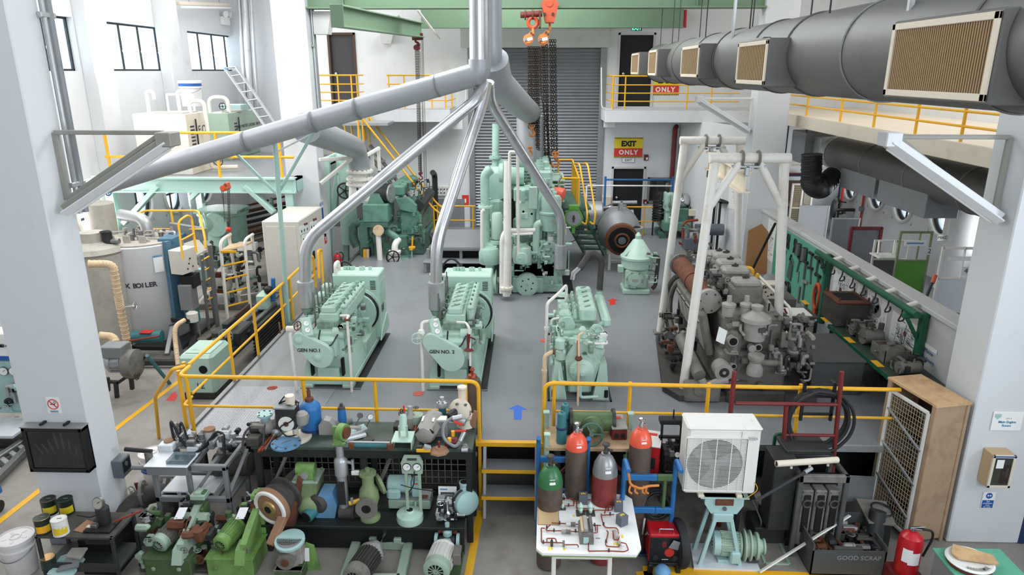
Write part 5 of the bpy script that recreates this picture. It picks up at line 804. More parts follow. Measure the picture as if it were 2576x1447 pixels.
t=TH('feed_tank','dusty grey conical tank top behind the near left column','tank',Y(245,625,14.6));p=Y(238,640,14.6);P(t,'shell',MB().lathe([(.62,-p.z),(.62,.05),(.66,.1),(.6,.2),(.25,.3),(.25,.5),(0,.52)],p,'z','dust',28));P(t,'fittings',MB().cyl(p+K(.35,0,.2),p+K(.35,0,.5),.1,'darksteel').wheel(p+K(.35,-.05,.52),.1,'z','darksteel').cyl(p+K(.35,0,.3),p+K(.6,0,.3),.06,'steel'))
def lagged(label,pts,r,nm='lagged_pipe',parent=None):
 pp=bend(pts,.14,6);mb=MB();mb.tube(pp,r,'lagging',12);L=0
 for i in range(len(pp)-1):
  n=max(1,int((pp[i+1]-pp[i]).length/.09))
  for k in range(n):q=pp[i].lerp(pp[i+1],k/n);mb.ring(q,r*.98,r*.16,pp[i+1]-pp[i]+K(0,.01,.02),'lagging',12,5)
 return mb
t=TH('steam_pipe','steam pipe wrapped in cream lagging in front of the boiler','pipe',Y(325,895,13.7));P(t,'pipe',lagged('',[Y(225,664,13.4),Y(284,664,13.5),Y(300,760,13.6),Y(324,885,13.7),Y(318,893,13.7)],.075));q=Y(316,772,13.6);P(t,'valve',MB().cyl(q,q+K(.2,0,.02),.035,'chrome').wheel(q+K(.2,0,.02),.07,'x','chrome'))
t=TH('feed_pump','grey feed pump on a black steel stand by the foot of the boiler','pump',Z(300,1000));pz=Z(300,1000);YP=pz.y
m=MB();
for x0,y0,x1,y1 in((295,1004,291,960),(333,980,328,935),(272,985,270,950)):m.bar(Y(x0,y0,YP),Y(x1,y1,YP),.07,.07,'blackpaint')
m.bar(Y(290,968,YP),Y(330,940,YP),.06,.06,'blackpaint').bar(Y(270,960,YP),Y(300,962,YP),.06,.06,'blackpaint');P(t,'stand',m);P(t,'motor',MB().motor(Y(278,912,YP),Y(315,910,YP),.2,'galv',None,16));P(t,'pump_body',MB().lathe([(.26,0),(.28,.05),(.28,.2),(.12,.26)],Y(318,915,YP),'x','shale',20).box(Y(290,880,YP),(.42,.34,.22),'duct_light').path([Y(318,945,YP),Y(335,948,YP),Y(345,945,YP)],.06,'shale_dk',.05).wheel(Y(345,945,YP-.1),.08,'x','shale_dk'));P(t,'suction_pipe',lagged('',[Y(255,845,YP+.6),Y(288,848,YP+.6),Y(293,885,YP+.4)],.08),'cream lagged inlet pipe')
t=TH('burner_skid','dark steel skid with a teal cylinder lying in front of the boiler','machine skid',Z(400,910));g=Z(400,905);m=MB();a,b,c,d=Z(330,925),Z(470,925),Z(490,860),Z(330,880)
for u,v in((a,b),(b,c),(a,d)):m.bar(u+K(0,0,.12),v+K(0,0,.12),.1,.12,'blackpaint')
m.bar(b+K(-.2,.2,.15),c+K(-.3,-.3,.5),.14,.1,'darksteel').bar(b+K(-.5,.2,.2),c+K(-.2,-.5,.55),.1,.08,'steel').bar(c,c+K(0,0,.7),.1,.1,'blackpaint').bar(c+K(-.5,0,.55),c+K(.1,-.2,.6),.1,.1,'blackpaint');P(t,'frame',m);q=Z(330,905)+K(0,.2,.45);P(t,'cylinder',MB().cyl(q,q+K(.62,.05,.0),.13,'teal',n=20).bx(q.x+.2,q.x+.45,q.y-.1,q.y+.1,q.z+.12,q.z+.135,'redpaint'));P(t,'drain_pipe',lagged('',[Y(448,918,12.6),Y(440,850,12.9),Y(440,820,13),Y(465,805,13.2)],.045),'lagged drain pipe');P(t,'rod',MB().cyl(Y(325,858,13.6),Y(400,846,13.6),.02,'copper'))
t=TH('trestle','two steel tubes leaning together as a trestle on the floor by the boiler','trestle',Z(370,930));P(t,'leg',MB().cyl(Y(370,895,12.2),Z(330,935),.035,'steel'));P(t,'leg',MB().cyl(Y(370,895,12.2),Z(427,965),.035,'teal'))
# inspection platform beside the boiler
t=TH('inspection_platform','grey steel inspection platform with yellow rails beside the boiler','platform',Z(490,950));zp=1.86;pa,pb_,pc,pd=Z(472,655,zp),Z(520,628,zp),Z(498,600,zp),Z(455,615,zp)
P(t,'deck',MB().prism([(p.x,p.y)for p in(pa,pb_,pc,pd)],(0,0,zp-.06),'x','y',.06,'dust').bar(Y(430,575,15.8),Y(520,590,15.6),.1,.3,'duct_light',(0,0,1)))
for p in(pa,pb_,pc,pd):P(t,'leg',MB().bar((p.x,p.y,0),(p.x,p.y,zp-.05),.1,.1,'duct_light'));
P(t,'brace',MB().bar(K(pa.x,pa.y,.7),K(pb_.x,pb_.y,.9),.06,.06,'white_pipe').bar(K(pd.x,pd.y,.9),K(pc.x,pc.y,.95),.06,.06,'white_pipe'))
rl=MB();rl.path([Y(300,552,16),Y(366,530,16.3),Y(500,530,15.6),Y(516,600,15.0),Y(517,625,14.9)],.025,'yellow',.12,8);P(t,'top_rail',rl);P(t,'middle_rail',MB().path([Y(355,580,16.2),Y(372,576,16.2),Y(508,577,15.5)],.02,'yellow',.1,8))
for x0,y0,x1,y1,yy in((350,534,360,582,16.2),(430,530,442,605,15.8)):P(t,'post',MB().cyl(Y(x0,y0,yy),Y(x1,y1,yy),.025,'yellow',n=8))
P(t,'gate',MB().path([Y(460,652,14.2),Y(448,558,14.4),Y(472,541,14.6),Y(482,548,14.7),Y(494,635,14.5)],.025,'yellow',.1,8).cyl(Y(455,605,14.3),Y(488,588,14.6),.02,'yellow'))
P(t,'stile',MB().bar(Y(507,640,14.6),Z(525,830),.07,.05,'duct_light'));P(t,'stile',MB().bar(Y(527,615,15.2),Z(548,822),.1,.07,'duct_light'))
for k in range(6):f=k/6;P(t,'rung',MB().cyl(Y(508,655,14.6).lerp(Z(522,800),f),Y(526,645,15.2).lerp(Z(545,790),f),.018,'yellow',n=6))
# oil separator, pumps, step ladder, pipe rack, control cabinet
sp_=K(-8.3,19.6,0);t=TH('oil_separator','mint green upright tank with a bolted lid and side flange under the mezzanine','tank',sp_);sz=Y(560,530,19.6);sp_=K(sz.x,19.6,0);t.location=sp_;t['_wo']=tuple(sp_)
P(t,'shell',MB().lathe([(.35,.5),(.5,.8),(.62,1.2),(.62,sz.z-.1),(.7,sz.z-.08),(.7,sz.z)],sp_,'z','sea',32));P(t,'lid',MB().prism([(-.62,-.5),(.62,-.5),(.62,.4),(.3,.55),(-.4,.55),(-.62,.3)],sp_+K(0,0,sz.z),'x','y',.08,'sea').bolts([sp_+K(.66*math.cos(k),.66*math.sin(k),sz.z)for k in range(12)],'z',.03,.06,'mint_dirty'));q=Y(515,562,19.0);P(t,'side_flange',MB().cyl(q+K(.45,.3,0),q,.3,'mint',n=22).cyl(q,q+K(-.05,-.05,0),.24,'mint',n=22).bolts([q+K(-.05,.2*math.cos(k),.2*math.sin(k))for k in range(8)],(-1,-.6,0),.03,.04,'mint_dirty').lathe([(.33,0),(.36,.05),(.33,.1)],Y(545,565,18.95),'-y','sea',26));P(t,'legs',MB().cyl(sp_+K(-.3,-.3,0),sp_+K(-.3,-.3,.9),.06,'sea').cyl(sp_+K(.3,-.3,0),sp_+K(.3,-.3,.9),.06,'sea').cyl(sp_+K(0,.3,0),sp_+K(0,.3,.9),.06,'sea'));q=Y(535,625,18.9)
P(t,'pipe',MB().path([Y(575,600,19),Y(570,640,18.9),Y(536,628,18.6)],.12,'sea',.2,14).flange(Y(534,625,18.5),(-1,-.5,0),.22,.05,'shale_dk').flange(Y(541,671,18.0),(-1,-.5,0),.2,.05,'shale_dk'))
PU=K(-8.0,17.6,0);t=TH('pump_set','pale aqua electric pump set on a grey skid behind the step ladder','pump',PU);a,b=Y(483,690,17.4),Y(545,700,17.4);P(t,'motor',MB().motor(a,b,.26,'white_sheet',None,18).box(Y(508,690,17.1),(.3,.2,.3),'aqua'));P(t,'pump_body',MB().lathe([(.2,0),(.34,.04),(.34,.22),(.15,.3)],Y(552,705,17.4),'x','white_pipe',22).box(Y(556,710,17.2),(.2,.2,.55),'rust'));P(t,'skid',MB().bx(a.x-.1,-6.9,17.2,18.0,0,.16,'shale'));m=MB();clutter(m,(-8.4,17.0,.3),(-7.0,18.2,1.5),90,('darksteel','steel','shale_dk','sea_dirty','white_pipe','black'),41,.02,.06);m.box(Y(623,620,18),(.5,.2,.22),'white');m.box(Y(640,640,18),(.3,.2,.3),'grey_box');P(t,'pipework',m)
t=TH('step_ladder','cream step ladder with arched handrails and yellow treads','step ladder',Z(600,790));f0,f1,k0,k1=Z(573,806),Z(631,790),Z(606,776),Z(660,766);tp0,tp1=Y(580,590,f0 .y+.5),Y(637,590,f1 .y+.4)
for f,k,tpx in((f0,k0,582),(f1,k1,638)):h=Y(tpx,588,(f.y+k.y)/2);P(t,'side_frame',MB().path([f,K(f.x,f.y+.12,h.z-.1),h,K(k.x-.02,k.y-.15,h.z-.12),k],.04,'white_pipe',.2,10,8))
for z in(.35,.7,1.05,1.4):P(t,'tread',MB().cyl((f0 .x,f0 .y+.05,z),(f1 .x,f1 .y+.05,z),.025,'yellow',n=8))
P(t,'top_step',MB().prism([(f0 .x,f0 .y+.1),(f1 .x,f1 .y+.1),(k1 .x,k1 .y-.15),(k0 .x,k0 .y-.15)],(0,0,1.75),'x','y',.04,'lagging').bx(f0 .x,f1 .x,f0 .y+.06,f0 .y+.1,1.73,1.79,'yellow'),'cream top step with a yellow edge');P(t,'brace',MB().cyl((k0 .x,k0 .y,.35),(k1 .x,k1 .y,.35),.02,'white_pipe').cyl((k0 .x,k0 .y,1.0),(k1 .x,k1 .y,1.0),.02,'white_pipe'))
t=TH('pipe_rack','wall rack stacked with steel pipes under the mezzanine','pipe rack',Y(650,560,22));R=random.Random(5)
P(t,'arm',MB().bx(-9.6,-9.5,20,20.1,0,2.3,'sea_dirty').bx(-8.0,-7.9,21,21.1,0,2.3,'sea_dirty'))
for k in range(14):z=.8+.17*(k%8);P(t,'pipe',MB().cyl((-9.5+R.uniform(-.1,.1),19.8+.1*(k//8),z),(-7.3,24.5,z+R.uniform(0,.1)),R.uniform(.03,.06),R.choice(('steel','rust','galv','darksteel')),n=8))
CX0,CX1,CY0=Z(690,838).x,-5.28,15.5;ct=Y(747,557,CY0).z;CY1=X(812,560,CX1).y
t=TH('control_cabinet','beige generator control cabinet with meters by the far left column','cabinet',((CX0+CX1)/2,CY0,0));b=P(t,'body',MB().bx(CX0,CX1,CY0,CY1,0,ct,'cabinet',.02));m=MB();m.bx(CX0+.08,CX1-.08,CY0-.012,CY0,.1,ct-.12,'cabinet',.004);P(t,'door',m);m=MB();x=CX1
def cp(px,py):return X(px,py,CX1)
for r,(yy,xs)in enumerate(((580,(757,764,771,782,788,794)),(603,(762,769,783,790)))):
 for xx in xs:p=cp(xx,yy-(xx-757)*.42);m.bx(x,x+.015,p.y-.09,p.y+.09,p.z-.09,p.z+.09,'white').bx(x+.012,x+.018,p.y-.03,p.y+.03,p.z-.05,p.z+.01,'ink',0)
for xx,yy in((765,565),(770,563),(788,553),(793,551)):p=cp(xx,yy);m.cyl(p,p+K(.03,0,0),.03,'dkred',n=8)
for xx,yy in((777,652),(789,642)):p=cp(xx,yy);m.box(p,(.03,.16,.2),'black')
p=cp(780,690);m.text('SYNCHRONIZING PANEL',.1,'ink',p,'y','z',.002).text('SWITCHBOARD',.1,'ink',p+K(0,0,-.16),'y','z',.002).bx(x,x+.005,cp(755,580).y,cp(760,580).y+.3,ct-.4,ct-.3,'aqua',0);P(t,'meter_panel',m)
for z in(.5,.95):P(t,'panel_joint',MB().bx(CX1,CX1+.003,CY0+.03,CY1-.03,z,z+.012,'dust',0))
t=TH('fire_extinguisher','red fire extinguisher standing on the platform edge by the control cabinet','fire extinguisher',Z(850,690,D));p=Z(852,692,D)
def extinguisher(t,p,h,r):
 P(t,'cylinder',MB().lathe([(r*.95,0),(r,.02),(r,h*.7),(r*.9,h*.8),(r*.5,h*.88),(r*.25,h*.9),(r*.25,h*.93)],p,'z','red',26));P(t,'valve',MB().cyl(p+K(0,0,h*.92),p+K(0,0,h*.98),r*.25,'steel').bar(p+K(-r*.3,0,h*.98),p+K(r*.9,-.02,h*1.02),.03,.015,'chrome').bar(p+K(-r*.3,0,h*.95),p+K(r*.9,-.02,h*.96),.03,.015,'chrome'));P(t,'hose',MB().path([p+K(r*.2,0,h*.95),p+K(r*1.5,-.05,h*.98),p+K(r*1.6,-.05,h*.8),p+K(r*1.05,-.05,h*.4)],.014,'black',.12));P(t,'label',MB().tube([p+K(0,0,h*.3),p+K(0,0,h*.56)],r*1.004,'paper',26,cap=False)if False else MB().add([p+K(r*1.006*math.cos(a),r*1.006*math.sin(a),z)for z in(h*.28,h*.55)for a in[-PI/2-.5+.1*k for k in range(11)]],[(k,k+1,k+12,k+11)for k in range(10)],'paper'),'white instruction label')
extinguisher(t,p,.62,.105);P(t,'band',MB().cyl(p+K(0,0,.45),p+K(0,0,.47),.107,'steel',n=26))
t=TH('hose_hoop','yellow steel frame standing by the control cabinet on the platform','frame',Z(812,745,D));P(t,'frame',MB().path([Z(815,740,D),Y(808,628,15.6),Y(800,632,15.2),Y(803,700,15)],.03,'yellow',.05))
for nm,l,px,sz,cols in(('poster','blue and white safety poster on the far left column',(811,552),(.36,1.0),'b'),('fire_sign','small red fire extinguisher sign on the far left column',(819,600),(.18,.26),'r')):
 p=X(px[0],px[1],-5.495);m=MB();m.bx(-5.5,-5.492,p.y-sz[0]/2,p.y+sz[0]/2,p.z-sz[1]/2,p.z+sz[1]/2,'paper' if cols=='b' else 'red_sign',0)
 if cols=='b':m.bx(-5.492,-5.49,p.y-.13,p.y+.13,p.z-.12,p.z+.3,'sign_blue',0).bx(-5.492,-5.49,p.y-.14,p.y+.14,p.z-.42,p.z-.2,'sign_blue',0).text('AUTO',.12,'sign_blue',(-5.49,p.y,p.z+.4),'y','z')
 else:m.bx(-5.492,-5.489,p.y-.02,p.y+.02,p.z-.06,p.z+.05,'paper',0)
 one(m,nm,l,'sign')
# lathe numbered 12 below the platform edge
LX0,LX1,LY0=Z(462,1006).x,Z(548,1005).x,Z(462,1006).y;lz=Y(500,885,LY0+.2).z
t=TH('lathe','pale green lathe numbered 12 on the aisle floor left of the platform','lathe',(LX0,LY0,0));h=P(t,'headstock',MB().bx(LX0,LX1,LY0,LY0+.85,.1,lz,'mint_clean',.06).bx(LX0+.02,LX1-.02,LY0+.02,LY0+.85,0,.14,'blackpaint'));P(h,'number',MB().text('12',.17,'ink',(LX0+.36,LY0-.003,lz-.62),'x','z',.002),'dark number 12');P(t,'cover',MB().bx(LX0+.1,LX1-.06,LY0+.1,LY0+.75,lz,lz+.02,'mint',.01));P(t,'spindle_hole',MB().cyl((LX0+.46,LY0-.01,lz-.28),(LX0+.46,LY0+.02,lz-.28),.08,'hole',n=20));q=K(LX1,LY0+.9,lz-.3);P(t,'chuck',MB().lathe([(.24,0),(.24,.14),(.12,.16)],(LX0+.35,LY0+.85,lz-.25),'y','steel',22));m=MB();m.bx(LX0+.25,LX1+.05,LY0+.85,LY0+3.6,.5,.72,'blackpaint',.02).bx(LX0+.3,LX0+.4,LY0+.85,LY0+3.6,.72,.8,'steel').bx(LX1-.1,LX1,LY0+.85,LY0+3.6,.72,.8,'steel');P(t,'bed',m);m=MB();m.bx(LX0+.2,LX1+.15,LY0+1.0,LY0+1.7,.7,1.0,'blackpaint',.03).bx(LX0+.4,LX1-.1,LY0+1.1,LY0+1.5,1.0,1.15,'black',.02).wheel((LX1-.1,LY0+.92,.95),.14,'-y','steel',sp=3).cyl((LX1+.0,LY0+1.4,.85),(LX1+.2,LY0+1.4,.85),.06,'black');P(t,'carriage',m)
P(t,'chip_guard',MB().bx(LX0+.0,LX0+.05,LY0+1.2,LY0+3.4,.45,.8,'darkwood',.01));m=MB()
for k in range(9):m.bx(LX1+.05,LX1+.12,LY0+1.8,LY0+3.5,.12+.075*k,.15+.075*k,'blackpaint',0)
P(t,'drip_tray',m);P(t,'tailstock',MB().bx(LX0+.35,LX1-.05,LY0+3.0,LY0+3.4,.75,1.15,'mint',.05).wheel((LX0+.6,LY0+3.5,1.05),.14,'y','steel'));P(t,'lamp_arm',MB().path([(LX1,LY0+3.3,.9),(LX1+.05,LY0+3.3,1.45)],.05,'blue',.1).ball((LX1-.05,LY0+3.2,1.2),.1,'black'));P(t,'leg',MB().bx(LX0+.2,LX1,LY0+2.9,LY0+3.5,0,.5,'mint',.03))
# far left bench behind the near column
t=TH('test_bench','aqua test bench with pressure gauges half hidden by the near left column','test bench',(-9.6,10.4,0));yb_=10.6;a,c=Y(-30,1050,yb_),Y(70,870,yb_);P(t,'panel',MB().bx(a.x,c.x,yb_,yb_+.1,Y(20,1040,yb_).z,Y(20,908,yb_).z,'aqua',.01));P(t,'table',MB().bx(a.x,Y(92,1050,yb_).x,yb_-.6,yb_,Y(20,1052,yb_).z-.06,Y(20,1052,yb_).z,'white_sheet').bx(a.x,a.x+1.6,yb_-.5,yb_,0,.08,'darksteel').bx(a.x+.9,a.x+1.0,yb_-.5,yb_,0,Y(20,1052,yb_).z-.06,'darksteel'));P(t,'display',MB().bx(a.x,Y(28,880,yb_).x,yb_-.02,yb_+.3,Y(20,905,yb_).z,Y(20,838,yb_).z,'white',.02).bx(a.x,Y(28,880,yb_).x+.01,yb_-.03,yb_+.31,Y(20,906,yb_).z,Y(20,895,yb_).z,'sign_blue',0).bolts([Y(x,870,yb_-.03)for x in(2,7,20)],'-y',.03,.02,'ink'),'white control panel with a blue stripe')
for x,y,r in((8,935,12),(33,935,12)):p=Y(x,y,yb_-.03);P(t,'gauge',MB().gauge(p,'-y',r/ppm(p),'steel'))
m=MB();
for x,y,r in((33,977,10),(22,1012,9)):p=Y(x,y,yb_-.06);m.ring(p,r/ppm(p)*.8,.03,'y','black',20)
clutter(m,(a.x,yb_-.2,Y(20,1045,yb_).z),(c.x,yb_-.02,Y(20,960,yb_).z),24,('steel','galv','darksteel','aqua'),91,.012,.03);P(t,'valves',m)
t=TH('roller_track','length of grey channel track lying on the floor left of the near column','track',Z(40,1190));a,b,c,d=Z(-10,1228),Z(78,1138),Z(4,1200),Z(60,1128);P(t,'rail',MB().bar(a+K(0,0,.12),b+K(0,0,.12),.1,.1,'steel'));P(t,'rail',MB().bar(c+K(-.3,0,.12),d+K(0,0,.12),.1,.1,'steel'))
for k in range(5):P(t,'tie',MB().bar(a.lerp(b,k/4.5)+K(0,0,.1),(c+K(-.3,0,0)).lerp(d,k/4.5)+K(0,0,.1),.08,.05,'galv'))
t=TH('trolley_wheel_frame','blue trolley foot with a caster cut by the left picture edge','trolley',Z(0,1290));p=Z(2,1285);P(t,'frame',MB().bar(p+K(-.5,0,.3),p+K(.06,.0,.34),.1,.12,'blue').bar(p+K(-.1,0,.1),p+K(-.1,0,1.1),.08,.08,'blue'));P(t,'caster',MB().cyl(p+K(-.03,-.03,.09),p+K(.03,-.03,.09),.09,'black',n=18))
# ================================================================ back wall signs and fittings
def wallsign(name,label,x0,y0,x1,y1,yy,parts,cat='sign'):
 a,c=Y(x0,y1,yy),Y(x1,y0,yy);m=MB();w,h=c.x-a.x,c.z-a.z
 for p in parts:
  if p[0]=='r':m.bx(a.x+w*p[1],a.x+w*p[2],yy-p[6]if len(p)>6 else yy-.012,yy,a.z+h*p[3],a.z+h*p[4],p[5],0)
  elif p[0]=='t':m.text(p[1],h*p[2],p[5],(a.x+w*p[3],yy-.018,a.z+h*p[4]),'x','z',.003,sp=p[6]if len(p)>6 else 1,bold=p[7]if len(p)>7 else 0)
  elif p[0]=='h':
   n=16;
   for k in range(n):x=w*(k+.1)/n;m.prism([(x,h*p[1]),(x+w*.028,h*p[1]),(x+w*.056,h*p[2]),(x+w*.028,h*p[2])],(a.x,yy-.016,a.z),'x','z',.004,'hazard')
 return one(m,name,label,cat)
yw=YB-.005
EO=[('r',0,1,.46,1,'yellow_sign'),('r',0,1,0,.46,'red_sign'),('r',0,1,0,.05,'yellow_sign',.014),('h',.935,1),('h',0,.055),('t','EXIT',.36,.5,.68,'hazard',1.0,.012),('t','ONLY',.31,.5,.25,'paper',1.25,.008)]
wallsign('exit_only_sign','yellow and red EXIT ONLY sign on the back wall above the lower exit doorway',1544,346,1618,396,yw,EO)
wallsign('exit_only_sign','partly hidden yellow and red EXIT ONLY sign behind the right balcony railing',1638,186,1710,239,yw,EO)
wallsign('exit_sign','small white EXIT plate under the big yellow and red sign',1564,397,1597,409,yw,[('r',0,1,0,1,'sign_blue'),('r',.03,.97,.06,.94,'paper',.014),('t','EXIT',.72,.5,.5,'ink')])
p=Y(1602,70,22.2);t=TH('exit_light','lit green EXIT sign hanging over the upper right doorway','exit sign',p);a,c=Y(1587,77,22.2),Y(1617,66,22.2);mat('exit_glow',(60,220,150),.5,emit=.8);P(t,'housing',MB().bx(a.x,c.x,22.2,22.3,c.z,c.z+.13,'white'));pl=P(t,'panel',MB().bx(a.x+.02,c.x-.02,22.22,22.25,a.z,c.z,'doordark',0));mat('exit_letters',(110,255,190),.5,emit=1.5);P(pl,'lettering',MB().text('EXIT',.14,'exit_letters',((a.x+c.x)/2,22.215,(a.z+c.z)/2),'x','z',.003,bold=.004),'glowing green EXIT letters');P(t,'hanger',MB().cyl((c.x-.03,22.25,c.z+.1),(c.x-.03,22.25,8.5),.012,'white'))
def cam(label,x,y,yy,s=1):
 p=Y(x,y,yy);t=TH('security_camera',label,'security camera',p);P(t,'junction_box',MB().box(p+K(0,.05,0),(.34,.14,.5),'white'));P(t,'camera_body',MB().cyl(p+K(.04,.0,.05),p+K(-.1*s,-.25,-.02),.06,'white',n=16).cyl(p+K(-.1*s,-.25,-.02),p+K(-.11*s,-.27,-.025),.045,'black',n=16));P(t,'conduit',MB().path([p+K(.0,.1,.2),p+K(.25*s,.1,.35),p+K(.3*s,.1,1.5)],.02,'white',.08))
cam('white security camera on a box left of the roller door',1150,305,22.3);cam('white security camera on a box right of the roller door',1534,300,21.9,-1)
p=Y(1695,400,YB-.08);one(MB().path([Y(1690,450,YB-.1),Y(1699,322,YB-.1),Y(1702,318,YB+.0)],.075,'dkred',.1,14),'fire_pipe','dark red fire main running down the back wall','pipe')
p=Y(1722,40,YB-.1);one(MB().cyl(Y(1722,70,YB-.1),Y(1724,25,YB-.1),.05,'red'),'fire_pipe','short bright red pipe under the roof near the dark duct','pipe')
for l,x,y,w,h,m_ in(('red fire alarm box on the wall beside the EXIT ONLY sign',1625,396,.14,.18,'dkred'),('small red alarm point low on the wall right of the exit doorway',1622,507,.12,.14,'dkred')):
 p=Y(x,y,YB);one(MB().box(p+K(0,-.03,0),(w,.07,h),m_).box(p+K(.02,-.07,-.03),(w*.4,.01,h*.4),'paper'),'fire_alarm',l,'fire alarm')
p=Y(1171,503,YB);one(MB().box(p+K(0,-.01,0),(.22,.015,.32),'red_sign').bar(p+K(0,-.02,-.09),p+K(0,-.02,.04),.05,.004,'paper',(0,1,0)),'fire_sign','red fire extinguisher sign on the back wall left of the roller door','sign')
p=Y(1525,508,YB);one(MB().box(p+K(0,-.05,0),(.3,.1,.38),'cream'),'switch_box','cream switch box on the back wall left of the exit doorway','switch box')
t=TH('fan_starter_boxes','row of pale starter boxes on the back wall behind the stair foot','switch box',Y(1100,480,YB));
for x in(1090,1106,1122):p=Y(x,480,YB-.06);P(t,'box',MB().box(p,(.24,.1,.32),'offwhite').bolts([p+K(dx,-.05,dz)for dx in(-.05,.05)for dz in(-.06,.06)],'-y',.025,.02,'ink'))
p=Z(1100,575,D);one(MB().path([K(p.x,22.2,D),K(p.x,22.2,Y(1099,440,22.2).z),K(p.x-.03,22.0,Y(1099,432,22.2).z)],.09,'darksteel',.1,14),'vent_pipe','black upright vent pipe against the back wall near the stair','pipe')
ST(MB().bx(-7,RX0-.28,YB-.02,YB,D,2.0,'duct_light',0),'baseboard_back')
p0,p1=Y(1523,452,22.1),Y(1693,452,22.1);t=TH('barrier_frame','slim blue steel frame with a rail across the exit doorway','frame',((p0 .x+p1 .x)/2,22.1,D))
for p in(p0,p1):P(t,'post',MB().cyl((p.x,22.1,D),(p.x,22.1,p.z+.1),.035,'blue',n=8))
P(t,'rail',MB().cyl(p0,K(p1 .x,p1 .y,p0 .z),.03,'blue',n=8));P(t,'bar',MB().cyl(K(Y(1478,467,22.1).x,22.1,Y(1478,467,22.1).z),K(p1 .x,22.1,Y(1478,467,22.1).z),.025,'white',n=8));P(t,'post',MB().cyl((Y(1476,467,22.1).x,22.1,D),(Y(1476,467,22.1).x,22.1,Y(1478,467,22.1).z),.03,'white',n=8))
# ================================================================ machines at the back of the platform
a,b=Z(1440,584,D),Z(1523,580,D);t=TH('platform_trolley','low grey platform trolley on black wheels behind the ladder stair','trolley',a);P(t,'deck',MB().bx(a.x,b.x,a.y,a.y+.9,D+.24,D+.32,'duct'))
for x in(a.x+.15,b.x-.15):P(t,'wheel',MB().cyl((x-.04,a.y+.1,D+.11),(x+.04,a.y+.1,D+.11),.11,'black',n=18))
yv=21.0;t=TH('test_engine_rig','shiny steel valve spindle rig on a stand before the exit doorway','machine',Z(1555,575,D));P(t,'drum',MB().lathe([(.22,0),(.36,.1),(.36,.5),(.3,.55)],Y(1470,536,yv),'x','galv',24));P(t,'spindle',MB().cyl(Y(1505,535,yv),Y(1562,538,yv),.09,'rust',n=12).cyl(Y(1508,540,yv),Y(1593,536,yv),.11,'galv',n=16).cyl(Y(1500,525,yv),Y(1540,522,yv),.06,'steel',n=12));P(t,'valve',MB().lathe([(.04,0),(.12,.02),(.12,.1),(.05,.14),(.05,.25)],Y(1563,528,yv),'z','chrome',14).lathe([(.05,-.1),(.11,.0),(.05,.1)],Y(1535,522,yv),'x','chrome',14));P(t,'stand',MB().cyl(Z(1573,560,D),Y(1571,512,yv+.3),.06,'white').cyl(Y(1541,510,yv+.3),Y(1602,509,yv+.3),.06,'galv').cyl(Z(1512,575,D),Y(1512,540,yv),.06,'galv'))
t=TH('turbocharger','grey turbocharger with a rusty open mouth on a white trestle','turbocharger',Z(1565,668,D));yt=17.2;p,q=Y(1564,603,yt),Y(1552,565,yt+1.2);d=(q-p).normalized();P(t,'casing',MB().lathe([(.33,0),(.38,.12),(.4,.25),(.52,.5),(.56,.6),(.56,.75),(.5,.78),(.5,1.0),(.54,1.02),(.54,1.1),(.3,1.2)],p,d,'duct_light',34));P(t,'mouth',MB().lathe([(.37,-.06),(.41,-.04),(.41,.1),(.33,.1),(.3,-.02)],p,d,'rust',32).cyl(p-d*.062,p+d*.02,.34,'hole',n=32).ring(p-d*.07,.17,.03,d,'rust',26).cyl(p-d*.09,p,.1,'steel',n=20),'rust brown inlet mouth');P(t,'outlet',MB().lathe([(.2,-.35),(.2,.1),(.24,.11),(.24,.17)],Y(1594,588,yt+.2),'z','galv',22).cyl(Y(1594,588,yt+.2)+K(0,0,.165),Y(1594,588,yt+.2)+K(0,0,.175),.17,'hole',n=20));P(t,'bracket',MB().cyl(q+d*-.6+K(0,0,.5),q+d*-.6+K(0,0,.75),.06,'galv'));m=MB()
l=[Z(1532,680,D),Z(1602,676,D),Z(1528,640,D),Z(1598,640,D)];zt=p.z-.42
for a in l:P(t,'trestle_leg',MB().bar(a,K(a.x,a.y,zt),.07,.07,'white_pipe'))
P(t,'trestle_top',MB().bx(l[0].x-.05,l[1].x+.05,l[0].y-.05,l[0].y+.05,zt,zt+.08,'white_pipe').bx(l[0].x-.05,l[1].x+.05,l[2].y-.05,l[2].y+.05,zt,zt+.08,'white_pipe').bx(l[0].x-.05,l[0].x+.05,l[0].y,l[2].y,zt,zt+.08,'white_pipe').bx(l[1].x-.05,l[1].x+.05,l[0].y,l[2].y,zt,zt+.08,'white_pipe').bx(l[0].x,l[1].x,l[0].y,l[0].y+.04,D+.25,D+.3,'white_pipe'))
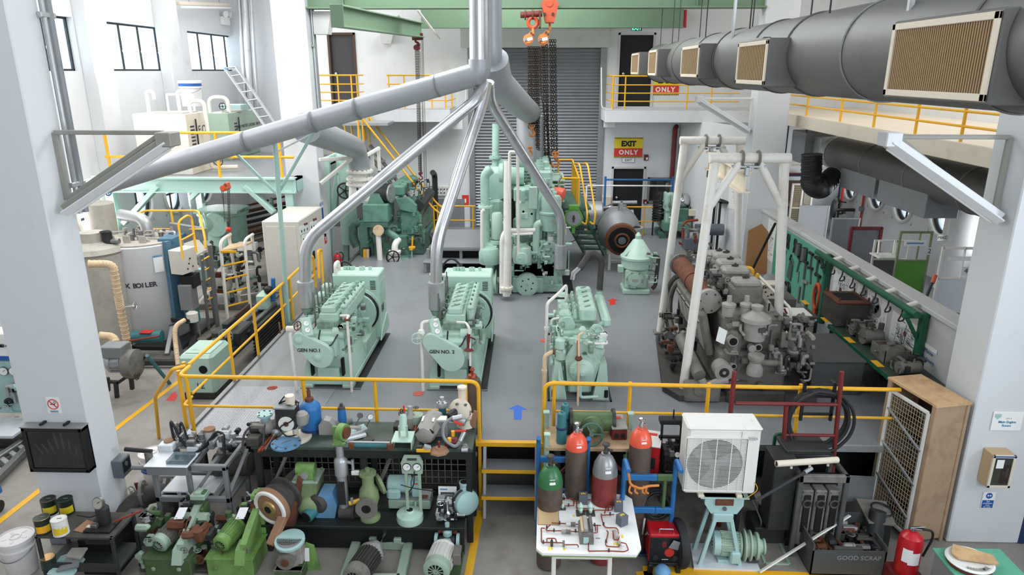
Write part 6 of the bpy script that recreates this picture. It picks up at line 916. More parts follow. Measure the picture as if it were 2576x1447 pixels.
pu=Z(1600,742,D);t=TH('oil_purifier','mint green oil purifier with a conical hood on the platform','purifier',pu);P(t,'base',MB().bx(pu.x-.3,pu.x+.32,pu.y,pu.y+.6,D,D+.12,'mint_clean',.02).bx(pu.x-.26,pu.x+.28,pu.y+.05,pu.y+.6,D+.1,D+.6,'mint',.06));c=K(pu.x+.03,pu.y+.33,D);P(t,'drum',MB().lathe([(.3,.55),(.36,.6),(.36,.78),(.39,.8),(.39,.85),(.33,.9),(.12,1.22),(.07,1.25),(.07,1.33),(.02,1.4)],c,'z','mint_clean',32));P(t,'gear_cover',MB().cyl((pu.x-.05,pu.y+.06,D+.36),(pu.x-.05,pu.y-.02,D+.36),.2,'mint',n=26).cyl((pu.x-.05,pu.y-.02,D+.36),(pu.x-.05,pu.y-.04,D+.36),.14,'mint_clean',n=24).box((pu.x-.05,pu.y-.05,D+.37),(.12,.02,.06),'dust').bolts([(pu.x-.05+.18*math.cos(k),pu.y-.02,D+.36+.18*math.sin(k))for k in range(7)],'-y',.015,.02,'steel'));m=MB();m.path([(pu.x+.38,pu.y+.2,D+.9),(pu.x+.5,pu.y+.2,D+.85),(pu.x+.45,pu.y+.1,D+.2),(pu.x+.38,pu.y+.1,D+.12)],.045,'shale_dk',.1,10);clutter(m,(pu.x+.2,pu.y-.02,D+.3),(pu.x+.46,pu.y+.3,D+1.0),18,('mint_clean','mint','steel'),95);m.bx(pu.x-.42,pu.x-.3,pu.y+.1,pu.y+.3,D+.5,D+.65,'mint');P(t,'pipework',m);P(t,'clamp',MB().bar(c+K(-.3,-.2,.9),c+K(0,0,1.25),.04,.03,'mint').bar(c+K(.3,-.2,.9),c+K(0,0,1.25),.04,.03,'mint'))
ac=Z(1700,600,D);t=TH('air_compressor','green air compressor with a shiny silver dome at the back of the platform','compressor',ac);ya=ac.y;zb=D+.25;m=MB();boxpx(m,1668,560,1740,582,ya-.1,1.2,'dkgreen',.02);boxpx(m,1674,525,1698,562,ya,.5,'sea',.05);boxpx(m,1698,525,1735,562,ya+.2,.7,'dkgreen',.03);P(t,'frame',m);m=MB();boxpx(m,1671,485,1682,530,ya,.3,'sea',.03);m.path([Y(1680,530,ya),Y(1682,490,ya),Y(1692,490,ya),Y(1692,530,ya)],.08,'sea',.1,12);clutter(m,(Y(1668,560,ya).x,ya-.1,Y(1668,560,ya).z),(Y(1698,500,ya).x,ya+.3,Y(1698,500,ya).z),24,('sea','mint','dkgreen','steel'),96,.02,.05);P(t,'cylinder',m);c=Y(1716,505,ya+.5);P(t,'dome',MB().ball(c,21/ppm(c),'chrome',26,12,.95),'polished silver dome');P(t,'motor',MB().motor(Y(1755,545,ya+.4),Y(1728,545,ya+.4),.35,'duct',None,16).box(Y(1743,535,ya),(.25,.1,.2),'cream'));P(t,'feet',MB().bx(ac.x-.5,ac.x-.3,ya,ya+1,D,D+.15,'dkgreen2').bx(ac.x+.4,ac.x+.6,ya,ya+1,D,D+.15,'dkgreen2'))
for l,x,y,in(('black spring coil cooler standing beside the green air compressor',1652,545),):
 p=Z(1652,592,D);m=MB()
 for k in range(8):m.tube([p+K(.16*math.cos(2*PI*i/20),.16*math.sin(2*PI*i/20),.45+.085*k+.085*i/20)for i in range(21)],.03,'black',8)
 for dx in(-.14,.14):m.cyl(p+K(dx,0,0),p+K(dx,0,1.1),.025,'black')
 t=TH('coil_cooler',l,'cooler',p);P(t,'coil',m)
gm=Z(1745,660,D);t=TH('refrigeration_compressor','dark grey compressor unit behind the left gantry leg','compressor',gm);m=MB();m.lathe([(.2,0),(.26,.05),(.26,.6),(.2,.7),(.1,.75)],gm+K(0,.3,.1),'z','shale_lt',22);m.box(gm+K(.0,.2,.5),(.55,.5,.3),'grey_box');P(t,'body',m);m=MB();clutter(m,tuple(gm+K(-.35,-.1,.1)),tuple(gm+K(.4,.4,1.0)),36,('grey_box','shale','copper','steel'),97,.015,.04);P(t,'pipework',m);P(t,'receiver',MB().cyl(gm+K(.15,.7,.75),gm+K(.9,.7,.75),.16,'grey_box',n=20).path([gm+K(-.3,.2,.6),gm+K(-.3,.3,1.05),gm+K(.1,.3,1.1)],.035,'copper',.15))
hd=Z(1800,600,D);t=TH('dome_cover','grey domed casing with an oval opening by the stores wall','casing',hd);P(t,'shell',MB().lathe([(.36,0),(.36,1.2),(.3,1.45),(.15,1.6),(.1,1.75)],hd+K(0,.3,.1),'z','duct_light',26).bx(hd.x-.3,hd.x+.3,hd.y,hd.y+.6,D,D+.12,'duct_light'));P(t,'opening',MB().cyl(hd+K(0,-.05,1.25),hd+K(0,.05,1.25),.12,'hole',n=20))
st=Z(1828,640,D);t=TH('steel_stand','dark angle iron stand beside the right gantry leg','stand',st)
for dx,dy in((-.3,0),(.25,0),(-.3,.6),(.25,.6)):P(t,'leg',MB().bx(st.x+dx-.03,st.x+dx+.03,st.y+dy-.03,st.y+dy+.03,D,D+1.5,'benchdark'))
P(t,'top_frame',MB().bx(st.x-.33,st.x+.28,st.y-.03,st.y+.63,D+1.44,D+1.5,'benchdark'));P(t,'hollow',MB().bx(st.x-.25,st.x+.2,st.y+.05,st.y+.55,D+1.501,D+1.503,'hole',0))
m=MB()
# posters on the stores wall: its face runs from the back corner to the far right column
wa,wb=K(Y(1697,500,YB).x,YB,0),K(5.56,18.65,0);wd=(wb-wa).normalized();wn_=K(wd.y,-wd.x,0);wn_=wn_ if wn_.x<0 else-wn_
def scribble(m,o,u,w,W,Hh,n,seed,off): # line drawing: strokes and shapes of a wall chart
 R=random.Random(seed);nn=u.cross(w)
 for k in range(n):
  cx,cz=R.gauss(.5,.17)*W,R.gauss(.55,.2)*Hh;cx,cz=min(max(cx,.08*W),.92*W),min(max(cz,.06*Hh),.94*Hh);L=R.uniform(.03,.16)*W;p=o+u*cx+w*cz+nn*off;q=p+(u if R.random()<.5 else w)*L;m.bar(p,q,R.choice((.004,.006,.012)),.001,R.choice(('ink','inkgrey','inkgrey')),nn,0)
 for k in range(n//6):p=o+u*R.uniform(.25,.75)*W+w*R.uniform(.3,.8)*Hh+nn*off;m.ring(p,R.uniform(.02,.07)*W,.003,nn,'inkgrey',14,3)
 for k in range(n//5):y=R.uniform(.05,.3)*Hh;x=R.choice((.08,.4,.66))*W;p=o+u*x+w*y+nn*off;m.bar(p,p+u*W*.24,.006,.001,'inkgrey',nn,0)
for f,wv,l in((.62,.6,'line drawing poster on the stores wall behind the gantry, the left one'),(.84,.75,'line drawing poster on the stores wall behind the gantry, the right one')):
 o=wa.lerp(wb,f)+K(0,0,2.4)+wn_*.004;m=MB();m.prism([(0,0),(wv,0),(wv,1.3),(0,1.3)],o,wd,'z',.004 if wd.cross(K(0,0,1)).dot(wn_)>0 else-.004,'paper');scribble(m,o,wd,K(0,0,1),wv,1.3,30,int(f*100),.005 if wd.cross(K(0,0,1)).dot(wn_)>0 else-.005);one(m,'wall_chart',l,'poster')
g0=Z(1068,690,D);t=TH('step_platform','wide grey two-step platform behind the generators left of the main engine','steps',(-2.2,17.2,D));a,b=Z(1065,688,D),Z(1088,640,D);x1=-.95;P(t,'lower_step',MB().bx(a.x,x1,a.y,a.y+.45,D+.26,D+.3,'floor_paint'));P(t,'upper_deck',MB().bx(a.x+.12,x1,a.y+.3,19.6,D+.56,D+.6,'floor_paint').bx(a.x+.12,x1,a.y+.3,a.y+.34,D+.52,D+.6,'duct_light'))
for x in(a.x+.05,(a.x+x1)/2,x1-.05):P(t,'leg',MB().bx(x-.04,x+.04,a.y+.03,a.y+.1,D,D+.26,'duct_light').bx(x-.0,x+.08,a.y+.35,a.y+.42,D,D+.56,'duct_light'))
P(t,'skirt',MB().bx(a.x+.14,x1,a.y+.45,a.y+.47,D,D+.52,'hole',0))
for l,x,y,R_ in(('black cable hoop standing behind the first generator',868,672,.16),('black cable hoop standing behind the second generator',1136,668,.19)):
 p=Y(x,y,12.95);m=MB();m.path([p+K(-R_,0,-.75),p+K(-R_,0,0),p+K(0,0,R_*.9),p+K(R_,0,0),p+K(R_,0,-.2)],.02,'black',.3,8,8);m.path([p+K(-R_,0,-.75),p+K(-R_,0,p.z*-1+D)],.02,'black',.1);one(m,'cable_hoop',l,'cable')
# ================================================================ right side: tool board, charts, low wall
XF=XW-.004
def onwall(x,y,xx=XF):return X(x,y,xx)
def chart(label,tl,tr,br,bl,n,seed,extra=None):
 a,c=onwall(*tl),onwall(*br);y0,y1=min(onwall(*tr).y,onwall(*br).y),max(onwall(*tl).y,onwall(*bl).y);z1=min((onwall(*tl).z+onwall(*tr).z)/2,2.5);z0=(onwall(*bl).z+onwall(*br).z)/2
 o=K(XF-.004,y1,z0);m=MB();m.bx(XF-.004,XF,y0,y1,z0,z1,'paper',0);W,Hh=y1-y0,z1-z0;scribble(m,o,K(0,-1,0),K(0,0,1),W,Hh,n,seed,.002)
 if extra:
  for cx,cz,r,mt in extra:m.cyl(o+K(-.003,-cx*W,cz*Hh),o+K(-.001,-cx*W,cz*Hh),r*W,mt,n=9)
 return one(m,'wall_chart',label,'poster')
chart('line drawing chart on the low wall nearest the green tool board',(2103,666),(2149,685),(2131,809),(2086,792),90,1)
chart('middle chart on the low wall showing grey engine cutaways',(2160,709),(2237,770),(2219,854),(2149,798),80,2,[(.2,.52,.07,'ink'),(.25,.9,.1,'inkgrey'),(.62,.75,.13,'inkgrey'),(.72,.62,.1,'inkgrey'),(.1,.56,.03,'ink')])
chart('tall chart on the low wall beside the nearer green post, drawing of a ship engine',(2247,781),(2322,830),(2292,936),(2229,905),130,3,[(.5,.7,.05,'copper')])
a,c=onwall(2326,850),onwall(2357,893);m=MB();m.bx(XF-.01,XF,c.y,a.y,c.z,a.z-.06,'paper',.003);m.text('Marine',.085,'sign_blue',(XF-.012,(a.y+c.y)/2,a.z-.16),(0,-1,0),'z',.001).text('Machinery',.085,'sign_blue',(XF-.012,(a.y+c.y)/2,a.z-.28),(0,-1,0),'z',.001);one(m,'wall_plate','white plate with two lines of blue lettering on the low wall near the column','sign')
by0,by1=onwall(2090,667).y,16.9;bz0,bz1=onwall(2070,806).z,2.44
one(MB().bx(XF-.03,XF,by0,by1,bz0,bz1,'board_green',.003),'tool_board','long green tool board mounted on the low wall','tool board')
TB=XF-.03
def tool(name,label,px,kind,s=1.0,an=0,m='darksteel'):
 p=onwall(px[0],px[1],TB);p.x=TB-.004;mb=MB();mb.T=Mx.Translation(p)@Mx(((0,0,-1,0),(-1,0,0,0),(0,1,0,0),(0,0,0,1)))@Mx.Rotation(an,4,'Z')@Mx.Scale(s,4) # tool space: x toward the camera along the wall, y up, z off the board
 if kind=='hammer':mb.box((0,.14,.03),(.2,.06,.05),m).box((0,-.06,.025),(.035,.36,.03),'steel' if m=='darksteel' else m).cyl((-.1,.14,.03),(-.13,.14,.03),.035,m,n=10)
 elif kind=='plate':mb.prism([(-.09,-.16),(.1,-.2),(.13,.14),(-.02,.22)],(0,0,.005),(1,0,0),(0,1,0),.03,'steel')
 elif kind=='clip':mb.tube([(.07*math.sin(t),.12*math.cos(t)+.06,.02)for t in[.5+k*.35 for k in range(16)]],.018,m,6).bar((-.04,-.04,.02),(-.07,-.22,.02),.03,.03,m).bar((.04,-.04,.02),(.07,-.22,.02),.03,.03,m)
 elif kind=='socket':mb.cyl((0,-.13,.05),(0,.13,.05),.06,'steel',n=14).cyl((0,.13,.05),(0,.135,.05),.04,'hole',n=12)
 elif kind=='spanner':mb.box((0,0,.02),(.035,.34,.02),m).ring((0,.2,.02),.05,.018,'z',m,14,5).prism([(-.05,-.26),(-.02,-.2),(.02,-.2),(.05,-.26),(.05,-.15),(-.05,-.15)],(0,0,.01),(1,0,0),(0,1,0),.02,m)
 elif kind=='ring':mb.tube([(.1*math.cos(t),.2*math.sin(t)+.12,.025)for t in[k*2*PI/24 for k in range(24)]],.028,'orange_red',8,closed=True).prism([(-.06,-.08),(.06,-.08),(.05,-.42),(-.05,-.42)],(0,0,.01),(1,0,0),(0,1,0),.035,'orange_red')
 elif kind=='loop':mb.coil((0,0,.03),.14,.014,'black',4,'z',.1,22,9)
 elif kind=='press':mb.box((0,-.05,.03),(.07,.5,.05),'shale').box((.1,-.2,.04),(.2,.06,.06),m).bar((.1,-.1,.05),(.24,.05,.05),.05,.05,m)
 elif kind=='file':mb.box((0,0,.02),(.06,.5,.03),'shale')
 elif kind=='axe':mb.box((0,-.02,.02),(.03,.44,.03),'steel').prism([(-.14,.14),(.14,.18),(.14,.24),(-.14,.22)],(0,0,.01),(1,0,0),(0,1,0),.025,'shale_lt')
 return one(mb,name,label,'tool','hand tools hung on the green tool board')
for a in(('clip_tongs','dark looped tongs in the top row of the tool board, second from the gantry leg',(1985,605),'clip',.9),('clip_tongs','dark looped tongs in the top row of the tool board, closest to the gantry leg',(1974,598),'clip',.8),('clip_tongs','dark looped tongs in the top row, just before the two steel sockets',(2002,617),'clip',.85),('box_spanner','steel socket in the top row of the tool board, the farther one',(2014,628),'socket',1),('box_spanner','steel socket in the top row of the tool board, the nearer one',(2029,640),'socket',1.1),
 ('spanner','slim spanner on the tool board just left of the diamond plate',(1975,650),'spanner',.8),('wrench_head','short stubby wrench above the diamond plate on the tool board',(1994,652),'hammer',.6,1.2),('steel_plate','diamond-shaped steel plate on the tool board',(1989,680),'plate',1.1),('hammer','hammer right of the diamond plate in the second row of the tool board',(2012,664),'hammer',.9,-.3),('hammer','hammer hanging at the top of the tool board, right of the sockets',(2043,653),'hammer',.9),('hammer','long hammer in the second row of the tool board beneath the sockets',(2028,676),'hammer',1.1),('hammer','tall hammer at the near end of the second row on the tool board',(2059,668),'hammer',1.0,-.1),('hammer','hammer in the third row of the tool board, above the big orange ring',(2060,710),'hammer',1.0),('hammer','small hammer in the third row of the tool board, left of the lowest hammer',(2042,690),'hammer',.9,.2),('wedge','short dark wedge under the hammers of the tool board',(2010,697),'file',.5),('tongs','crossed steel tongs at the near upper corner of the tool board',(2072,676),'spanner',1.0,.9),
 ('cable_loop','loop of black cable on the tool board by the gantry leg',(1983,728),'loop',1.2),('file','broad grey file on the lower half of the tool board',(2011,748),'file',1.0),('hatchet','pale steel pick hanging beside the broad grey file',(2024,730),'axe',1.0),('ring_spanner','large orange ring spanner low on the tool board',(2056,765),'ring',1.35),('puller','dark bearing puller at the bottom of the tool board',(2028,786),'press',1.0)):tool(*a[:4],*(a[4:]))
# green hanging rail on two posts
t=TH('hanging_rail','dark green pipe rail with hooks on two posts along the low wall','rail',(5.7,12,D));a,b=Y(2068,640,onwall(2090,650).y-.1),Y(2283,790,onwall(2330,800).y-.1);b.z=a.z=(a.z+b.z)/2;ps=[]
for(px,py),e in(((2092,660),a),((2322,812),b)):
 q=onwall(px,py,5.93);P(t,'post',MB().bx(5.88,5.98,e.y-.02,e.y+.1,D,e.z-.02,'pipe_green'));P(t,'arm',MB().bx(e.x-.05,6.45,e.y-.0,e.y+.08,e.z-.08,e.z,'pipe_green').bar((6.42,e.y+.04,e.z-.04),(6.6,e.y+.04,e.z-.25),.06,.06,'pipe_green'));P(t,'brace',MB().bar((e.x,e.y+.04,e.z-.04),(5.93,e.y+.04,e.z-.5),.05,.05,'pipe_green'))
b.x=a.x=(a.x+b.x)/2;P(t,'pipe',MB().cyl(a+K(0,.1,.03),b+K(0,-.15,.03),.055,'pipe_green',n=14))
for k in range(8):p=a.lerp(b,(k+.6)/8.2);P(t,'hook',MB().path([p+K(0,0,0),p+K(0,0,-.1),p+K(-.05,0,-.22),p+K(.05,0,-.2),p+K(.04,0,-.12)],.012,'darksteel',.05,6))
for k in range(5):p=a.lerp(b,(k+.8)/5.2);P(t,'ring',MB().cyl(p+K(.06,0,.03),p+K(.2,-.02,.09),.04,'white_pipe',n=10))
# parts bench below the charts
q0,q1=Z(2030,815,D+.62),Z(2240,1000,D+.62);t=TH('parts_bench','dark green low bench of salvaged engine parts under the wall charts','bench',(5.6,12,D));X0=5.3;zt=D+.62;P(t,'top',MB().bx(X0,XW-.03,9.3,q0 .y,zt-.06,zt,'bench').bx(X0-.004,X0,9.3,q0 .y,zt-.07,zt+.0,'pipe_green',0))
for k in range(4):P(t,'yellow_mark',MB().bx(X0-.006,X0+.1,10.0+k*1.0,10.25+k*1.0,zt,zt+.003,'yellow',0))
for y in(9.4,11.0,q0 .y-.1):P(t,'leg',MB().bx(X0,X0+.07,y-.05,y+.02,D,zt-.06,'benchdark').bx(XW-.12,XW-.05,y-.05,y+.02,D,zt-.06,'benchdark'))
p=X(2105,860,5.45);t=TH('cylinder_block','rusty square cylinder block with an open top on the parts bench','engine part',(5.65,p.y,zt));P(t,'block',MB().bx(5.36,5.92,p.y-.05,p.y+.62,zt,zt+.42,'shale_dk',.02).bx(5.35,5.93,p.y-.06,p.y+.63,zt+.42,zt+.46,'rust',.01));P(t,'bore',MB().bx(5.46,5.84,p.y+.08,p.y+.5,zt+.461,zt+.466,'hole',0));P(t,'stud',MB().bolts([(5.4,p.y,zt+.46),(5.9,p.y,zt+.46),(5.4,p.y+.58,zt+.46),(5.9,p.y+.58,zt+.46),(5.65,p.y+.6,zt+.46)],'z',.015,.07,'rust'))
for l,x,y,w,d,h,mt in(('orange crate half buried among parts on the bench, the farther one',2160,868,.25,.3,.22,'orange_red'),('open orange-lined steel tray near the end of the parts bench',2225,925,.4,.45,.2,'copper')):
 p=X(x,y,5.6);y0=p.y;t=TH('parts_tray',l,'tray',(5.65,y0,zt));P(t,'tray',MB().bx(5.65-w/2,5.65+w/2,y0-d/2,y0-d/2+.02,zt,zt+h,'shale').bx(5.65-w/2,5.65+w/2,y0+d/2-.02,y0+d/2,zt,zt+h,'shale').bx(5.65-w/2,5.65-w/2+.02,y0-d/2,y0+d/2,zt,zt+h,'shale').bx(5.65+w/2-.02,5.65+w/2,y0-d/2,y0+d/2,zt,zt+h,'shale').bx(5.65-w/2+.02,5.65+w/2-.02,y0-d/2+.02,y0+d/2-.02,zt,zt+h*.8,mt,0))
R=random.Random(17)
for k,(l,yy,hh)in enumerate((('pile-topping dark starter motor on the parts bench beside the rusty block',11.35,.2),('grey pump casing with a stub pipe in the middle of the parts bench',10.95,.26),('dark gearbox casting near the open orange-lined tray',10.3,.24),('small oily alternator at the near end of the parts bench',9.75,.2))):
 m=MB();c=K(5.62,yy,zt);m.cyl(c+K(-.16,0,hh*.5),c+K(.16,.03,hh*.5),hh*.48,'shale',n=18).box(c+K(0,.1,hh*.4),(.22,.2,hh*.8),'shale_dk');clutter(m,tuple(c+K(-.22,-.16,.02)),tuple(c+K(.2,.2,hh+.1)),12,('shale','steel','shale_dk','darksteel'),120+k,.01,.03);one(m,'engine_part',l,'engine part')
a,c=Z(2012,925,D),Z(2108,955,D);t=TH('equipment_chest','grey green steel chest on the platform beside the parts bench','chest',Z(2060,930,D));x0=4.45;y0=10.3;P(t,'body',MB().bx(x0,x0+.8,y0,y0+1.2,D,D+.55,'bin_grey',.01));P(t,'lid',MB().bx(x0-.02,x0+.82,y0-.02,y0+1.22,D+.55,D+.59,'bin_grey',.01))
p=Z(2008,885,D);m=MB();clutter(m,(p.x-.4,p.y-.3,D+.03),(p.x+.3,p.y+.5,D+.45),40,('darksteel','rust','steel','shale_dk'),131,.02,.04);m.bar(p+K(.1,0,.1),p+K(-.2,.4,.7),.03,.03,'dkred');m.box(p+K(0,.1,.03),(.6,.6,.06),'shale_dk');one(m,'scrap_heap','dark heap of scrap rods behind the grey green chest','scrap',None)
t=TH('guard_frame','bent white handrail with a steel gusset right of the grey engine','guard rail',(4.5,10.8,D));P(t,'rail',MB().path([Y(1905,690,12.5),Y(1990,778,11.0),Y(1983,910,10.7)],.025,'white_pipe',.1,8));P(t,'brace',MB().cyl(Y(1985,830,10.8),Y(1945,872,10.4),.022,'white_pipe',n=8));P(t,'gusset',MB().prism([(0,0),(.45,0),(.05,.45)],Y(1950,890,10.6),'x','z',.02,'dust'));P(t,'yellow_pipe',MB().path([Y(1855,674,12.6),Y(1893,675,12.5),Y(1889,708,12.5)],.04,'yellow',.08,8).path([Y(1907,690,12.4),Y(1903,700,12.4),Y(1901,725,12.4)],.04,'yellow',.05,8));P(t,'foot',MB().bar(Y(1983,905,10.7),Z(1983,955,D),.05,.05,'shale').bar(Y(1903,725,12.4),Z(1903,790,D),.05,.05,'shale'))
p=Z(1900,690,D);one(MB().prism([(-.3,0),(.7,0),(.7,.6),(.1,1.25),(-.25,1.1)],(p.x,p.y,D),(1,.25,0),(0,.18,1),.02,'card'),'cardboard_sheet','torn brown cardboard leaning on the stores wall behind the grey engine','cardboard')
p=Z(1885,650,D);one(MB().cyl(K(5.45,17.0,D),K(5.75,16.4,D+1.5),.03,'black',n=8),'steel_bar','thin black bar leaning by the brown cardboard','bar')
p=Z(1935,770,D);t=TH('storage_trunk','grey trunk at the foot of the tool board carrying the spotted box','trunk',(4.9,13.3,D));tz=Y(1925,752,13.3).z;P(t,'body',MB().bx(4.55,5.25,13.3,14.1,D,tz,'duct',.01))
a,c=Y(1906,750,13.3),Y(1948,716,13.3);t=TH('notice_box','cream box with black spots lettered GROUP IV','box',(4.9,13.35,tz));b=P(t,'box',MB().bx(a.x,c.x+.1,13.3,13.6,tz,c.z,'cream',.005));m=MB();R=random.Random(8)
for k in range(7):x,z=a.x+.04+R.uniform(0,.22),tz+R.uniform(.04,c.z-tz-.04);m.cyl((x,13.297,z),(x,13.301,z),R.uniform(.012,.03),'ink',n=12)
m.text('GROUP',.1,'ink',(a.x+.24,13.296,tz+(c.z-tz)*.8),'x','z').text('IV',.14,'ink',(a.x+.34,13.296,tz+(c.z-tz)*.35),'x','z');P(b,'lettering',m,'black lettering and spots');p=Y(1915,690,13.9);one(MB().lathe([(.2,0),(.28,.02),(.28,.06),(.2,.08)],K(5.0,14.0,tz+.05),(.3,-.6,.8),'duct_light',26),'flange_ring','grey plate ring propped behind the spotted GROUP IV box','ring')
a,c=onwall(1936,690),onwall(1952,545);m=MB();m.bx(XF-.004,XF,onwall(1950,600).y,onwall(1950,600).y+.6,1.45,2.45,'paper',0);scribble(m,K(XF-.005,onwall(1950,600).y+.6,1.45),K(0,-1,0),K(0,0,1),.6,1.0,40,33,.002);one(m,'wall_chart','small chart at the far end of the low wall near the column','poster')
t=TH('stand_with_table','dark steel worktable behind the white guard handrail','table',(5.0,12.55,D));P(t,'top',MB().bx(4.7,5.3,12.3,12.9,D+.55,D+.6,'shale_dk').bx(4.75,5.2,12.35,12.8,D+.6,D+.62,'offwhite'));
for dx in(4.72,5.25):P(t,'leg',MB().bx(dx,dx+.05,12.32,12.37,D,D+.55,'benchdark').bx(dx,dx+.05,12.82,12.87,D,D+.55,'benchdark'))
# welding screens of the right aisle
def screen(label,x0,y0,x1,y1,yy,m,fm=None,zb=D+.15,top=0,fr=.04):
 a,c=Y(x0,y1,yy),Y(x1,y0,yy);t=TH('welding_screen',label,'screen',((a.x+c.x)/2,yy,D),'screens of the welding booths');zs=Y((x0+x1)/2,top,yy).z if top else c.z
 P(t,'panel',MB().bx(a.x,c.x,yy-.008,yy+.008,zb,zs,m,0));f=fm or m;k=MB()
 for x in(a.x,c.x):k.bx(x-fr/2,x+fr/2,yy-fr/2,yy+fr/2,D,c.z,f)
 k.bx(a.x,c.x,yy-fr/2,yy+fr/2,c.z-fr,c.z,f)
 if top:k.bx(a.x,c.x,yy-fr/2,yy+fr/2,zs-fr*.5,zs+fr*.3,f);k.bx(a.x+(c.x-a.x)*.62,a.x+(c.x-a.x)*.65,yy-fr/2,yy+fr/2,zs,c.z,f)
 P(t,'frame',k);return t,a,c,zs
screen('white sheet screen, the farthest of the welding booths',2000,517,2086,640,18.0,'white_sheet');screen('bare galvanized sheet screen between the white and the red framed screens',2076,548,2162,690,16.3,'steel_sheet','galv');screen('steel sheet screen in a dark red frame',2122,571,2218,720,15.0,'steel_sheet','dkred',fr=.07)
screen('dark screen in a white open frame behind the green one',2184,604,2290,720,13.7,'duct','white_pipe',top=652);t,a,c,zs=screen('green welding screen with an open green top frame',2236,582,2346,770,12.6,'screen_green','olive',top=655)
t,a,c,zs=screen('white sheet screen in a tall white frame, nearest of the welding booths',2340,622,2462,800,11.4,'white_sheet','white_pipe',top=700)
p=Y(2302,612,12.5);one(MB().box(p,(.38,.012,.1),'paper').box(p+K(.0,-.008,0),(.3,.004,.03),'blue_lt'),'name_plate','white name strip hung on the open frame of the green screen','sign');p=Y(2416,651,11.35);one(MB().box(p,(.4,.02,.07),'white'),'name_plate','blank white strip on the nearest white booth frame','sign')
t=TH('booth_shelf','small white shelf hanging behind the green screen','shelf',Y(2225,640,13.4));P(t,'shelf',MB().bx(Y(2205,645,13.3).x,Y(2258,645,13.3).x,13.2,13.6,Y(2225,645,13.3).z-.03,Y(2225,645,13.3).z,'offwhite'));P(t,'hanger',MB().cyl(Y(2208,640,13.3),Y(2212,606,13.5),.02,'white_pipe').cyl(Y(2247,640,13.3),Y(2252,606,13.5),.02,'white_pipe'))
one(MB().cyl(Y(2325,760,11.0),Y(2352,695,11.2),.025,'darksteel',n=8).cyl(Y(2346,712,11.15),Y(2353,692,11.2),.035,'orange_red',n=8),'torch_lance','black rod with a red grip leaning in front of the nearest white screen','torch')
wy=X(2380,580,9.55).y-.25;m=MB();p=Y(2378,598,wy-.3);p.y=wy-.308;one(MB().box(p,(.34,.006,.14),'paper').text('MACH 2',.09,'ink',p+K(0,-.005,0),'x','z'),'wall_label','MACH 2 lettering on the pilaster beside the round column','sign')
for tx,x,y,yy in(('4',2430,682,11.38),('2',2338,632,12.57)):p=Y(x,y,yy);one(MB().box(p,(.12,.004,.14),'white_sheet').text(tx,.12,'ink',p+K(0,-.004,0),'x','z'),'booth_number','booth number %s on a plate %s'%(tx,'by the nearest white screen' if tx=='4' else 'right of the green screen'),'sign')
# wire locker, gas outlets, pipes of the right aisle
a,c=Y(1982,580,21.6),Y(2046,462,21.6);t=TH('wire_locker','white framed wire mesh locker at the back of the right aisle','locker',(a.x,21.6,D));k=MB()
for x in(a.x,(a.x+c.x)/2,c.x):k.bx(x-.03,x+.03,21.58,21.64,D,c.z,'white_pipe')
for z in(c.z,(a.z+c.z)/2):k.bx(a.x,c.x,21.58,21.64,z-.04,z,'white_pipe')
P(t,'frame',k);k=MB();n=16
for i in range(n):x=a.x+(c.x-a.x)*i/n;k.bx(x-.006,x+.006,21.6,21.612,D,c.z,'mesh_wire',0)
for i in range(26):z=D+(c.z-D)*i/26;k.bx(a.x,c.x,21.6,21.612,z-.006,z+.006,'mesh_wire',0)
P(t,'mesh',k);P(t,'back',MB().bx(a.x,c.x,22.2,22.25,D,c.z,'darkwood').bx(a.x,c.x,21.65,22.2,D+.9,D+.95,'card'))
m=MB()
for dz,mt in((0,'dkred'),(-.06,'blue_dk')):m.cyl(Y(1978,437,22.4)+K(0,0,dz),Y(2024,437,22.4)+K(0,0,dz),.03,mt,n=8)
one(m,'gas_pipes','red and blue gas pipes above the wire locker','pipe');p=X(2172,500,9.95);one(MB().cyl(K(9.95,p.y,D+.3),K(9.95,p.y,4.5),.03,'redpaint',n=8).box((9.93,p.y,X(2160,522,9.95).z),(.1,.12,.14),'duct_light'),'conduit','thin red conduit with a switch box on the right aisle wall','conduit')
for k,(x,y,l)in enumerate(((2078,505,'gas outlet point with black hoses on the right aisle wall, the farther one'),(2112,512,'gas outlet point with red and blue pipes on the right aisle wall, the nearer one'))):
 p=X(x,y,9.6);t=TH('gas_outlet',l,'gas outlet',p);P(t,'pipe',MB().path([p+K(.2,.15,.7),p+K(0,.15,.65),p+K(0,.1,.1)],.03,'blue_dk',.1).path([p+K(.2,-.15,.7),p+K(0,-.15,.65),p+K(0,-.1,.1)],.03,'redpaint',.1).cyl(p+K(0,0,.1),p+K(0,0,-.7),.03,'shale_dk').box(p+K(.2,0,.7),(.4,.4,.05),'redpaint'));m=MB();clutter(m,tuple(p+K(-.15,-.2,-.3)),tuple(p+K(.2,.2,.2)),14,('darksteel','chrome','steel'),140+k,.015,.03);P(t,'regulator',m)
P(TH('grinding_wheel','dark round wheel behind the farthest white screen','wheel',X(2093,525,9.5)),'wheel',MB().cyl(X(2093,528,9.3),X(2093,528,9.3)+K(.08,-.02,0),.3,'darksteel',n=24).cyl(X(2093,528,9.3),K(9.98,X(2093,528,9.3).y,X(2093,528,9.3).z),.05,'darksteel',n=10))
